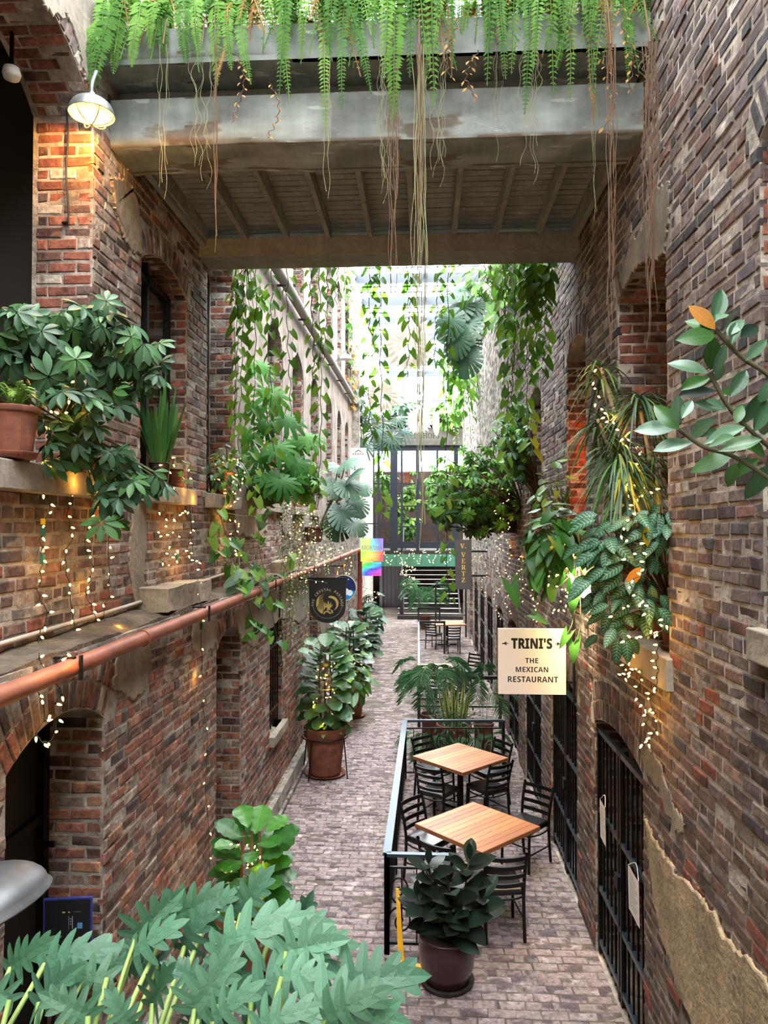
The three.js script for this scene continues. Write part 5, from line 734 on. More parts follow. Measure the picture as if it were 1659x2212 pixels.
// ---------------------------------------------------------------- ferns over the bridge trough
reseed(606);
{
  // [start x, start y, tip x, tip y, half width px, tone 0 green 1 dry] on the trough's front
  const F = [[215, 60, 165, 118, 24, 0], [235, 40, 196, 205, 34, 0], [230, 60, 180, 160, 26, 0], [260, 40, 245, 160, 24, 0], [300, 40, 285, 145, 26, 0], [330, 20, 325, 105, 22, 0], [350, 40, 358, 118, 22, 0], [395, 30, 403, 138, 24, 0], [420, 10, 432, 120, 22, 0], [465, 10, 470, 185, 27, 0], [490, 40, 500, 152, 20, 0], [520, 70, 542, 183, 18, 0], [620, -10, 603, 208, 22, 0], [612, 40, 625, 218, 20, 0], [662, -40, 650, 138, 22, 0], [700, 90, 704, 288, 18, 0], [720, -40, 712, 120, 26, 0], [740, 60, 738, 235, 18, 0], [765, -60, 757, 98, 26, 0], [775, 60, 802, 203, 17, 0], [800, -60, 808, 105, 20, 0], [840, -40, 830, 170, 27, 0], [852, 70, 850, 262, 30, 0], [890, -30, 885, 168, 22, 0], [875, -60, 862, 120, 24, 0], [930, -60, 938, 235, 27, 0], [925, 60, 905, 352, 13, 0], [975, -60, 978, 140, 15, 0], [1000, -60, 995, 72, 18, 0], [1060, -60, 1052, 185, 24, 0], [1080, 20, 1092, 172, 18, 0], [1110, -60, 1105, 160, 24, 0], [1145, 40, 1133, 248, 21, 0], [1165, -40, 1152, 150, 22, 0], [1185, -60, 1196, 208, 24, 0], [1215, 60, 1204, 152, 18, 0], [1230, -20, 1232, 216, 20, 0], [1270, 0, 1282, 240, 18, 0], [1262, -60, 1285, 100, 20, 0], [1355, 50, 1357, 172, 18, 0], [1460, -60, 1492, 122, 24, 0], [1420, -60, 1428, 55, 16, 0], [1300, -20, 1322, 190, 12, 1], [1275, 180, 1282, 270, 9, 1], [545, 20, 540, 95, 9, 1], [485, 110, 462, 215, 9, 1], [690, 50, 712, 190, 8, 1], [970, 60, 976, 165, 8, 1], [1320, 60, 1312, 180, 10, 1]];
  const clumps = [[210, 480, 'green fern drooping over the lamp at the left end of the bridge'], [480, 720, 'fern with a few browned fronds left of the bridge middle'], [720, 900, 'long fronded fern at the middle of the bridge trough'], [900, 1075, 'fern with one frond trailing below the beam, right of the middle'], [1075, 1270, 'thick fern right of the middle of the bridge trough'], [1270, 1560, 'sparse drying fern at the right end of the bridge']];
  clumps.forEach(([a, b, label], ci) => {
    const t = thing('hanging_fern', label, 'fern', null, 'ferns along the footbridge');
    const mine = F.filter((f) => f[0] >= a && f[0] < b), Z = -5.12;
    mine.forEach(([x0, y0, x1, y1, w, dry]) => {
      const z = Z + rr(-0.06, 0.1), s = onZ(x0, y0, z), e = onZ(x1, y1, z + rr(-0.02, 0.05)), root = V(s.x + rr(-0.05, 0.05), Math.max(s.y + 0.1, 7.66), -5.36);
      const c = curve3(root, V(lerp(root.x, s.x, 0.6), Math.max(s.y, 7.72) + 0.1, z - 0.08), s, s.clone().lerp(e, 0.5).add(V(0, 0, 0.03)), e);
      leafMesh(t, frond(c, 46, w / 1580 * 5.1 * 1.25, { lean: dry ? 0.5 : 0.28, thick: dry ? 0.17 : 0.2, side: V(1, 0, rr(-0.5, 0.5)), profile: (q) => Math.min(1, q * 5) * Math.pow(1 - q, 0.42) }), pick(dry ? G.fernDry : G.fern), 'frond');
    });
    for (let k = 0; k < 22; k++) { const x = rr(a, Math.min(b, 1500)), y0 = rr(-60, 20), y1 = y0 + rr(70, 150), z = Z + rr(-0.2, 0.06), s = onZ(x, y0, z), e = onZ(x + rr(-40, 40), y1, z + 0.04); leafMesh(t, frond(curve3(V(s.x, 7.68, -5.45), V(s.x, Math.max(s.y, 7.85), z - 0.05), s, e), 36, 0.075, { lean: 0.3, thick: 0.2, side: V(1, 0, rr(-0.7, 0.7)), profile: (q) => Math.min(1, q * 5) * Math.pow(1 - q, 0.42) }), pick(k % 6 ? G.fern : G.fernDry), 'frond'); }
  });
  // withered trailing stems with a few papery leaves
  for (const [x, y0, y1, label] of [[545, 10, 60, 'short withered tendril at the left of the bridge'], [515, 120, 265, 'curled withered tendril hanging in front of the beam'], [590, 180, 300, 'withered tendril left of the beam crack'], [975, 30, 170, 'withered brown tendril over the beam'], [1020, 110, 215, 'withered tendril with papery leaves'], [1312, 120, 290, 'brown withered tendril near the right end'], [1355, 0, 200, 'dry tangled tendril at the right end']])
    { const p = [0, 0.3, 0.6, 1].map((u) => onZ(x + Math.sin(u * 5 + x) * 14, lerp(y0, y1, u), -5.08)); vine('withered_tendril', label, p, { step: 0.035, size: 0.035, shapes: leafShapes.small, mats: G.fernDry, stemMat: M.root, r: 0.003, away: 0.015, cat: 'dry vine', group: 'withered tendrils on the footbridge' }); }
  // aerial roots
  const roots = (label, x, y0, y1, n, w, mat, r, z = -5.1) => { const t = thing('aerial_roots', label, 'roots', null, 'roots hanging from the ferns'); const g = []; for (let i = 0; i < n; i++) { y0 = Math.min(y0, 95); const ox = rr(-w, w) * 1.2, e = lerp(y0, y1, i ? rr(0.55, 1) : 1), pts = []; for (let k = 0; k <= 14; k++) { const u = k / 14; pts.push(onZ(x + ox * (1 - u * 0.4) + Math.sin(u * 9 + i * 2) * w * 0.3 + Math.sin(u * 23 + i * 5) * w * 0.2, lerp(y0, e, u), z + 0.03 * Math.sin(i + u * 4))); } g.push(tube(pts, r * rr(0.45, 0.85), 30, 4)); } mesh('root_strand', g, mat, t); const q = onZ(x, Math.min(y0, 95), z); mesh('root_crown', tube([V(q.x, 7.69, -5.34), V(q.x, Math.max(7.74, q.y), (z - 5.3) / 2), q], 0.006, 8, 5), M.root, t); };
  roots('long pale root bundle hanging right of the middle, down past the far stairs', 905, 250, 1185, 12, 14, M.rootPale, 0.0032); roots('brown root bundle left of the longest one', 850, 300, 640, 9, 10, M.root, 0.0035); roots('thick brown upper part of the longest root bundle', 906, 330, 560, 9, 7, M.root, 0.004);
  roots('single brown root in front of the joists on the left', 466, 230, 545, 3, 5, M.root, 0.004); roots('pale thin roots beside the left root', 436, 120, 410, 6, 22, M.rootPale, 0.0022); roots('thin pale roots over the left of the beam', 352, 130, 430, 4, 10, M.rootPale, 0.002); roots('brown root bundle along the right wall', 1405, 90, 755, 16, 14, M.root, 0.0035, -4.8); roots('brown root bundle left of the right wall niche', 1320, 180, 770, 8, 9, M.root, 0.0032, -5.0);
  roots('pale thin roots right of the middle', 1148, 200, 400, 7, 22, M.rootPale, 0.0022); roots('pale thin roots under the middle fern', 838, 180, 440, 9, 22, M.rootPale, 0.002); roots('pale thin roots beside the trailing frond', 945, 170, 405, 8, 18, M.rootPale, 0.002); roots('very thin roots at the right end of the bridge', 1285, 240, 480, 3, 8, M.rootPale, 0.002); roots('fine hanging roots below the right fern', 1425, 40, 240, 7, 40, M.rootPale, 0.002); roots('short fine roots on the beam front', 705, 240, 430, 5, 9, M.rootPale, 0.002); roots('thin root pair at the centre right', 1075, 210, 350, 3, 10, M.rootPale, 0.002);
  const tp = thing('terracotta_pot', 'terracotta pot peeping over the ferns at the top edge', 'pot'); pot(tp, V(onZ(645, 5, -5.5).x, 7.62, -5.5), 0.15, 0.22, M.clay);
}
// ---------------------------------------------------------------- heart leaved vines behind the bridge
reseed(707);
{
  const Z = -8.06, name = 'pothos_vine', gp = 'pothos vines hanging behind the footbridge';
  const list = [[510, 930], [522, 1010], [552, 1120], [588, 1000], [622, 900], [672, 840], [690, 1095], [705, 780], [730, 660], [800, 960], [806, 620], [822, 1120], [880, 820], [888, 700], [945, 800], [968, 1310], [1050, 620], [1085, 720], [1092, 1010], [1112, 900], [1130, 640], [1140, 980], [1152, 760], [1165, 700], [1178, 820], [1185, 640], [1100, 600], [1170, 590]];
  const nth = ['first', 'second', 'third', 'fourth', 'fifth', 'sixth', 'seventh', 'eighth', 'ninth', 'tenth', 'eleventh', 'twelfth', 'thirteenth', 'fourteenth', 'fifteenth', 'sixteenth', 'seventeenth', 'eighteenth', 'nineteenth', 'twentieth'];
  list.sort((p, q) => p[0] - q[0]).forEach(([x, y], i) => { const n = 5, pts = []; const zz = Z - rr(0, 0.18), j = list.length - 1 - i; for (let k = 0; k <= n; k++) { const u = k / n; pts.push(onZ(x + Math.sin(u * 4 + i) * 7 * u, lerp(540, y, u), zz)); }
    vine(name, `${y > 1000 ? 'long' : y > 780 ? 'middling' : 'short'} pothos vine behind the bridge, ${i < 18 ? nth[i] + ' from the left' : nth[j] + ' from the right'}`, pts, { step: x > 1080 ? 0.07 : x < 600 ? 0.085 : 0.095, size: x > 1120 ? 0.135 : x < 560 ? 0.125 : 0.11, anchor: V(pts[0].x, 7.0, -7.85), group: gp }); });
  // dense head of leaves by the right wall
  bush({ name: 'pothos_clump', label: 'dense dark pothos clump under the bridge end by the right wall', base: V(1.4, 6.95, -8.1), c: onZ(1160, 610, -8.2), rad: [0.22, 0.3, 0.2], n: 46, shapes: leafShapes.heart, mats: G.pothos, size: 0.17, hang: 0.8, shell: 0.2 });
  bush({ name: 'pothos_clump', label: 'pothos clump hanging beneath the bridge at its left end', base: V(-2.0, 6.95, -8.1), c: onZ(545, 640, -8.3), rad: [0.28, 0.34, 0.2], n: 34, shapes: leafShapes.heart, mats: G.pothos, size: 0.13, hang: 0.8, shell: 0.1 });
}
// ---------------------------------------------------------------- left window sills
reseed(808);
{
  const A = thing('potted_fern', 'small yellow-green fern in a terracotta pot at the left edge', 'plant'); const p = V(-2.33, 4.395, -4.02); pot(A, p, 0.135, 0.29, M.clay, { saucer: true }); for (let i = 0; i < 26; i++) { const a = rr(0, 6.28), b = p.clone().add(V(0, 0.27, 0)), e = b.clone().add(V(Math.cos(a) * rr(0.08, 0.2), rr(0.02, 0.16), Math.sin(a) * rr(0.08, 0.2))); leafMesh(A, frond(curve3(b, b.clone().lerp(e, 0.5).add(V(0, 0.07, 0)), e), 16, 0.035, { thick: 0.16, side: V(Math.sin(a), 0, -Math.cos(a)) }), G.spider[i % 2], 'frond'); }
  // big umbrella plant
  const B = thing('umbrella_plant', 'large umbrella plant spilling over the near left sill', 'plant'), bp = V(-2.3, 4.395, -4.75); pot(B, bp, 0.15, 0.28, M.clayDark);
  const blobs = [[150, 720, 0.34, 0.16, 34], [80, 780, 0.32, 0.22, 26], [230, 770, 0.36, 0.2, 40], [160, 860, 0.3, 0.2, 26], [290, 820, 0.22, 0.16, 20], [140, 960, 0.12, 0.18, 14], [240, 1000, 0.16, 0.1, 14], [270, 1050, 0.14, 0.08, 12], [225, 1100, 0.08, 0.1, 7], [330, 1040, 0.14, 0.06, 9], [200, 690, 0.2, 0.1, 14], [40, 720, 0.14, 0.12, 10]], tw = [];
  for (const [x, y, rx, ry, n] of blobs) { const zc = -4.35 - (x - 150) / 400; const c = onZ(x, y, zc); for (let i = 0; i < n; i++) { const a = V(rr(-1, 1), rr(-1, 1), rr(-1, 1)); const q = V(c.x + a.x * rx, c.y + a.y * ry, c.z + a.z * 0.16 + 0.05); if (q.x < XU + 0.05 && q.z < -5.1) q.x = XU + 0.08; addLeaf(B, pick(leafShapes.whorl), pick(G.scheff), q, V(rr(-1, 1), rr(-1, 0.2), rr(-0.5, 0.7)), V(a.x * 0.5 + rr(-0.2, 0.2), 0.75, 0.75), rr(0.095, 0.15)); if (i % 2 === 0) tw.push(tube([bp.clone().add(V(0, 0.25, 0)), bp.clone().lerp(q, 0.55).add(V(0, 0.12, 0.03)), q], 0.005, 7, 4)); } }
  mesh('stem', tw, M.stem, B);
  // snake plant in the next window
  const C = thing('snake_plant', 'tall dark green snake plant in the black framed left window', 'plant'), cp = V(-2.37, 4.39, -6.42); pot(C, cp, 0.1, 0.19, M.plastic, { rim: 0.06 }); for (let i = 0; i < 28; i++) { const a = rr(0, 6.28), d = V(Math.cos(a) * rr(0.05, 0.4), 1, Math.sin(a) * rr(0.05, 0.4)); leafMesh(C, blade(cp.clone().add(V(Math.cos(a) * 0.05, 0.15, Math.sin(a) * 0.05)), d, rr(0.4, 0.85) * (i === 0 ? 1.35 : 1), rr(0.018, 0.028), rr(0, 0.25)), pick(G.snake)); }
  const D = thing('terracotta_pot', 'small brown clay pot with trailing leaves beside the snake plant', 'pot'); const dp = V(-2.4, 4.39, -6.88); pot(D, dp, 0.09, 0.17, M.clayDark, { saucer: true }); for (let i = 0; i < 24; i++) { const a = rr(0, 6.28); addLeaf(D, pick(leafShapes.heart), pick(G.pothos), dp.clone().add(V(Math.cos(a) * rr(0.03, 0.14), rr(0.05, 0.26), Math.sin(a) * rr(0.03, 0.14))), V(Math.cos(a), rr(-0.6, 0.2), Math.sin(a)), V(0, 1, 0.4), 0.08); }
  // tall window: pots buried in leaves
  const E = thing('terracotta_pot', 'wide clay pot wrapped in lights on the tall left window sill', 'pot'); const ep = V(-2.42, 4.39, -8.55); pot(E, ep, 0.16, 0.26, M.clay, { saucer: true }); 
  bush({ name: 'ivy_plant', label: 'small leaved ivy around the lit pot in the tall left window', base: ep.clone().add(V(0, 0.2, 0)), c: V(-2.32, 4.6, -8.35), rad: [0.2, 0.34, 0.4], n: 110, shapes: leafShapes.heart, mats: [...G.scheff, ...G.pothos], size: 0.075, hang: 0.6, shell: 0.3 });
  const S = thing('spider_plant', 'thin arching grassy plant in the tall left window', 'plant'); const sb = V(-2.35, 4.7, -8.6); for (let i = 0; i < 30; i++) { const a = rr(0, 6.28); leafMesh(S, blade(sb, V(Math.cos(a) * 0.7, rr(0.4, 1.2), Math.sin(a) * 0.7), rr(0.35, 0.75), 0.008, rr(0.5, 1.1)), pick(G.strap)); } mesh('crown', new THREE.SphereGeometry(0.05, 8, 6).translate(sb.x, sb.y, sb.z), M.stem, S);
}
// split-leaf philodendron on the left, beyond the bridge
reseed(909);
{
  const t = thing('split_leaf_philodendron', 'bright split-leaf philodendron reaching out from the left facade', 'plant'), base = V(-2.3, 4.55, -10.2), st = [];
  for (const [x, y, tx, ty, s, z] of [[560, 790, 600, 830, 0.36, -9.3], [585, 850, 610, 900, 0.46, -9.2], [620, 905, 650, 935, 0.42, -9.4], [665, 945, 700, 965, 0.4, -9.6], [600, 965, 640, 1000, 0.42, -9.1], [560, 985, 555, 1030, 0.4, -9.1], [640, 1000, 665, 1040, 0.44, -9.3], [585, 1030, 610, 1060, 0.46, -9.0], [540, 940, 510, 970, 0.36, -9.4], [630, 1030, 600, 1075, 0.4, -9.2], [555, 880, 530, 910, 0.32, -9.7], [610, 1040, 640, 1075, 0.4, -8.9], [575, 920, 560, 965, 0.34, -9.5], [520, 1020, 500, 1050, 0.3, -9.2], [645, 960, 620, 990, 0.36, -9.7]]) { const p = onZ(x, y, z), e = onZ(tx, ty, z + 0.15); addLeaf(t, pick(leafShapes.selloum), pick(G.selloum), p, e.sub(p), V(0.3, 0.7, 0.7), s * 0.75); st.push(tube([base, base.clone().lerp(p, 0.5).add(V(0.1, 0.08, 0)), p], 0.008, 10, 5)); }
  mesh('leaf_stalk', st, M.stem, t); pot(t, V(-2.28, 4.3, -10.2), 0.18, 0.3, M.clayDark);
  bush({ name: 'leafy_shrub', label: 'dense bright small-leaved shrub beneath the split leaves', base: V(-2.2, 4.35, -10.6), c: onZ(660, 1040, -10.4), rad: [0.25, 0.3, 0.4], n: 190, shapes: leafShapes.whorl, mats: G.scheffBright, size: 0.09, hang: 0.4, shell: 0.25 });
  bush({ name: 'leafy_shrub', label: 'leafy shrub on the left ledge beside the hanging vines', base: V(-2.25, 4.35, -9.7), c: onZ(575, 1045, -9.8), rad: [0.3, 0.25, 0.3], n: 120, shapes: [...leafShapes.whorl, ...leafShapes.heart], mats: [...G.scheffBright, ...G.scheff], size: 0.1, hang: 0.4, shell: 0.25 });
  const m = thing('monstera', 'silvery monstera with slit leaves by the far left facade', 'plant'), mb = V(-2.1, 4.0, -14.4), ms = [];
  for (const [x, y, tx, ty, s, k] of [[748, 1000, 790, 985, 0.34, 0], [730, 1010, 700, 1000, 0.24, 0], [750, 1045, 770, 1068, 0.42, 0], [722, 1045, 740, 1090, 0.36, 0], [740, 1105, 760, 1150, 0.44, 0], [770, 1085, 790, 1130, 0.36, 0], [735, 1130, 715, 1165, 0.4, 1], [765, 1130, 790, 1155, 0.34, 1], [755, 1030, 775, 1010, 0.34, 0], [785, 1050, 800, 1080, 0.24, 0]]) { const z = -14 + rr(-0.2, 0.3), p = onZ(x, y, z), e = onZ(tx, ty, z + 0.2); addLeaf(m, pick(leafShapes.monstera), pick(k ? G.darkMonstera : G.monstera), p, e.sub(p), V(0.25, 0.75, 0.7), s); ms.push(tube([mb, mb.clone().lerp(p, 0.5).add(V(0.1, 0.1, 0)), p], 0.012, 10, 5)); }
  mesh('leaf_stalk', ms, M.stem, m); pot(m, V(-2.2, 3.72, -14.5), 0.2, 0.3, M.clayDark);
  // trailing strands of tiny leaves over the pipe
  const tr = [[598, 1075, 1450], [612, 1060, 1330], [625, 1080, 1420], [640, 1070, 1300], [655, 1090, 1440], [668, 1080, 1240], [605, 1090, 1260], [632, 1100, 1370], [680, 1110, 1230], [648, 1110, 1250], [700, 1120, 1260], [712, 1130, 1240], [590, 1110, 1210]];
  tr.forEach(([x, y0, y1], i) => { const z = -9.8 - (x - 590) * 0.022; const pts = [0, 0.33, 0.66, 1].map((u) => { const q = onZ(x + Math.sin(u * 6 + i) * 6, lerp(y0, y1, u), z); q.x = Math.max(q.x, XL + 0.16); return q; }); vine('trailing_vine', `fine trailing vine, ${['first', 'third', 'fourth', 'seventh', 'ninth', 'tenth', 'second', 'sixth', 'eleventh', 'eighth', 'twelfth', 'last', 'outermost'][i]} from the left of the tufts hanging over the copper pipe`, pts, { step: 0.024, size: 0.035, shapes: leafShapes.small, mats: G.trail, r: 0.0025, away: 0.02, anchor: V(XU + 0.01, pts[0].y + 0.1, pts[0].z), group: 'fine trailing vines on the left wall' }); });
  // variegated pothos on the ledge
  const pv = thing('pothos_plant', 'broad leaved pothos scrambling over the ledge by the copper pipe', 'plant'), pst = []; const spots = [[470, 1140], [460, 1160], [485, 1180], [470, 1195], [500, 1215], [455, 1240], [440, 1245], [480, 1240], [520, 1235], [495, 1260], [470, 1255], [545, 1225], [520, 1190], [535, 1260], [505, 1290], [560, 1130], [575, 1110], [470, 1105], [510, 1340], [500, 1365], [540, 1350], [570, 1370], [600, 1390], [555, 1160], [515, 1165], [450, 1275], [590, 1250], [630, 1205], [600, 1300], [560, 1300]];
  let prev = null; spots.forEach(([x, y], i) => { const z = -7.7 - (x - 440) * 0.012, p = onZ(x, y, z); p.x = Math.max(p.x, (y < 1235 ? XU : XL) + 0.1); for (let k = 0; k < 2; k++) addLeaf(pv, pick(leafShapes.heart), pick([...G.pothos, ...G.syng, G.monstera[2]]), p.clone().add(V(rr(-0.05, 0.08), rr(-0.05, 0.05), rr(-0.05, 0.05))), V(rr(-0.6, 0.8), -rr(0.2, 0.9), rr(0, 0.6)), V(0.4, 0.7, 0.6), rr(0.1, 0.16)); if (prev) pst.push(tube([prev, prev.clone().lerp(p, 0.5).add(V(0.02, -0.04, 0.02)), p], 0.005, 8, 4)); prev = p; }); mesh('stem', pst, M.stem, pv);
}
// ---------------------------------------------------------------- right wall plants
reseed(1010);
{
  const sp = V(XR + 0.12, 3.17, -5.35);
  const t = thing('striped_plant', 'dark plant with pale herringbone striped leaves in the near right niche', 'plant'); pot(t, V(XR + 0.17, 3.16, -5.2), 0.16, 0.3, M.clayDark, { saucer: true });
  const c = [[1350, 1150, 0.22, 0.13, 34], [1420, 1170, 0.16, 0.14, 24], [1300, 1180, 0.14, 0.1, 18], [1360, 1240, 0.2, 0.16, 30], [1330, 1330, 0.1, 0.16, 14], [1385, 1300, 0.1, 0.14, 14], [1300, 1250, 0.1, 0.1, 10], [1400, 1110, 0.14, 0.07, 10]], tw = [];
  for (const [x, y, rx, ry, n] of c) { const m = onZ(x, y, -5.05); for (let i = 0; i < n; i++) { const a = V(rr(-1, 1), rr(-1, 1), rr(-1, 1)), p = V(m.x + a.x * rx, m.y + a.y * ry, m.z + a.z * 0.16); addLeaf(t, pick(leafShapes.stripe), G.stripe, p, V(a.x + rr(-0.4, 0.2) - 0.2, -0.55 + a.y * 0.4, rr(-0.2, 0.7)), V(-0.3, 0.6, 0.75), rr(0.13, 0.19)); if (i % 2 === 0) tw.push(tube([sp.clone().add(V(0, 0.28, 0.1)), p.clone().lerp(sp, 0.4).add(V(0, 0.12, 0)), p], 0.004, 6, 4)); } } mesh('stem', tw, M.stemBrown, t); addLeaf(t, leafShapes.oval[0], G.yellowing, onZ(1395, 1135, -4.85), V(0.1, -1, 0), V(0, 0.2, 1), 0.14); addLeaf(t, leafShapes.oval[1], G.rubberTip, onZ(1385, 1225, -4.85), V(-0.6, -0.8, 0), V(0, 0.3, 1), 0.16);
  // dracaena with several shaggy heads
  const d = thing('dracaena', 'tall dracaena with shaggy heads of narrow leaves in the right niche', 'plant'), canes = []; const base = V(XR + 0.2, 3.4, -5.7);
  for (const [x, y, L, n, z, k] of [[1380, 862, 0.36, 90, -5.35, 0], [1298, 795, 0.3, 46, -5.6, 1], [1290, 905, 0.34, 50, -5.5, 0], [1335, 975, 0.4, 110, -5.3, 0], [1415, 1000, 0.26, 44, -5.4, 1], [1350, 1020, 0.34, 60, -5.2, 1]]) { const p = onZ(x, y, z); for (let i = 0; i < n; i++) { const a = rr(0, 6.28), el = rr(-0.7, 1.3) * (i < n * 0.2 ? 1.4 : 0.8); leafMesh(d, blade(p.clone().add(V(0, rr(-0.1, 0.03), 0)), V(Math.cos(a), el, Math.sin(a) * 0.8), L * rr(0.7, 1.15), 0.0085, rr(0.5, 1.3), UP, 6), i % 7 === 0 && k ? G.yellowing : pick(G.strap)); } canes.push(tube([base.clone().add(V(rr(-0.05, 0.05), 0, rr(-0.05, 0.05))), base.clone().lerp(p, 0.5).add(V(0.03, 0, 0.02)), p], 0.014, 12, 6)); } mesh('cane', canes, M.cream, d); pot(d, V(XR + 0.22, 3.16, -5.75), 0.15, 0.28, M.clay);
  // arrowhead plant and grass in the second niche
  const sy = bush({ name: 'arrowhead_plant', label: 'lush arrowhead plant hanging from the lit right niche', base: V(XR - 0.02, 3.7, -7.6), c: onZ(1195, 1180, -7.3), rad: [0.3, 0.42, 0.28], n: 120, shapes: [...leafShapes.arrow, ...leafShapes.heart], mats: G.syng, size: 0.17, hang: 0.6, shell: 0.25 });
  for (const [x, y, tx, ty, s] of [[1105, 1265, 1120, 1312, 0.24], [1240, 1275, 1235, 1340, 0.24], [1155, 1330, 1180, 1345, 0.15], [1240, 1390, 1240, 1425, 0.2], [1225, 1370, 1210, 1400, 0.16]]) { const p = onZ(x, y, -7.25), e = onZ(tx, ty, -7.2); addLeaf(sy, leafShapes.arrow[0], pick(G.syng), p, e.sub(p), V(0, 0.3, 1), s); leafMesh(sy, metric(tube([V(XR - 0.05, 3.6, -7.5), p.clone().add(V(0.05, 0.1, 0)), p], 0.005, 8, 4)), M.stem, 'leaf_stalk'); }
  const sg = thing('spider_plant', 'pale grassy spider plant above the arrowhead plant', 'plant'), sb = V(XR + 0.03, 3.95, -7.75); for (let i = 0; i < 46; i++) { const a = rr(0, 6.28); leafMesh(sg, blade(sb, V(Math.cos(a) * 0.8 - 0.2, rr(0.3, 1.2), Math.sin(a) * 0.8 + 0.2), rr(0.3, 0.6), 0.009, rr(0.6, 1.4)), pick(G.spider)); } pot(sg, V(XR + 0.05, 3.5, -7.75), 0.12, 0.4, M.clay);
  bush({ name: 'leafy_shrub', label: 'small climbing plant beside the grassy spider plant', base: V(XR, 3.9, -8.3), c: onZ(1190, 1070, -8.2), rad: [0.22, 0.35, 0.25], n: 50, shapes: leafShapes.heart, mats: G.scheffBright, size: 0.12, hang: 0.4, shell: 0.3 });
  // umbrella tree leaning out of the third niche
  const u = bush({ name: 'umbrella_tree', label: 'bright umbrella tree leaning far out from the right wall', base: V(XR + 0.1, 4.2, -12.6), c: onZ(1040, 1055, -12.2), rad: [1.1, 0.66, 0.8], keep: (p) => p.x < XR - 0.08, n: 280, shapes: leafShapes.whorl, mats: G.scheffBright, size: 0.135, hang: 0.3, shell: 0.3, stemMat: M.stemBrown, stemR: 0.01 });
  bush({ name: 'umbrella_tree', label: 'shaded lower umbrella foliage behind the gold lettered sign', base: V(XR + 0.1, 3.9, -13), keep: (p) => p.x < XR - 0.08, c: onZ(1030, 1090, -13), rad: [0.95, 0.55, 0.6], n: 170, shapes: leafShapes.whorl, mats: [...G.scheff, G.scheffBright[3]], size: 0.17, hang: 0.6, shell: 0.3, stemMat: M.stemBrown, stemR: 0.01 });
  bush({ name: 'umbrella_tree', label: 'upper branch of umbrella leaves against the right wall niche', base: V(XR + 0.1, 4.4, -11), c: onZ(1125, 950, -10.9), rad: [0.4, 0.55, 0.5], keep: (p) => p.x < XR - 0.08, n: 110, shapes: leafShapes.whorl, mats: [...G.scheffBright, ...G.scheff], size: 0.13, hang: 0.3, shell: 0.3, stemMat: M.stemBrown, stemR: 0.008 });
  for (const [x, y, z, rx, ry, n, label] of [[1110, 640, -13, 0.7, 0.9, 120, 'pothos curtain on the upper right wall'], [1040, 610, -16, 0.8, 0.9, 120, 'bright foliage crowning the right wall'], [1000, 830, -22, 0.5, 1.1, 110, 'yellow-green shrub trailing off the far right wall'], [985, 770, -19, 0.5, 0.9, 90, 'ferny growth below the dark monstera']]) bush({ name: 'wall_foliage', label, base: V(XR, onZ(x, y, z).y + 0.6, z), c: onZ(x, y, z), rad: [rx, ry, 0.6], n, shapes: [...leafShapes.heart, ...leafShapes.oval], mats: G.scheffBright.concat(G.pothos), size: 0.24, hang: 0.8, shell: 0.2 });
  const dm = thing('monstera', 'dark monstera hanging against the sky high on the right wall', 'plant'), ds = []; const db = V(XR, 8.6, -16); for (const [x, y, tx, ty, s] of [[1000, 620, 960, 640, 0.55], [985, 660, 960, 700, 0.62], [1005, 700, 975, 740, 0.65], [1000, 740, 985, 790, 0.6], [975, 690, 950, 720, 0.55], [1020, 660, 1010, 700, 0.6], [990, 730, 970, 770, 0.5], [1010, 770, 1000, 800, 0.5]]) { const p = onZ(x, y, -15.6 + rr(-0.3, 0.3)), e = onZ(tx, ty, -15.4); addLeaf(dm, pick(leafShapes.monstera), pick(G.darkMonstera.concat(G.darkMonstera, G.monstera)), p, e.sub(p), V(-0.3, 0.5, 0.8), s); ds.push(tube([db, db.clone().lerp(p, 0.5).add(V(0, 0.15, 0)), p], 0.014, 8, 5)); } mesh('leaf_stalk', ds, M.stem, dm);
  // rubber tree boughs entering at the right edge
  const rb = thing('rubber_tree', 'rubber tree boughs with glossy leaves entering at the right edge', 'plant'); const boughs = [[[1720, 880], [1656, 808], [1600, 770], [1545, 712]], [[1720, 1010], [1632, 940], [1575, 880], [1533, 806]], [[1700, 1060], [1581, 984], [1520, 965], [1467, 928]]]; const Z = -2.85, bg = [];
  for (const b of boughs) bg.push(tube(b.map(([x, y]) => onZ(x, y, Z)), 0.0085, 20, 7)); mesh('bough', bg, std(0x4a4a30, 0.7), rb);
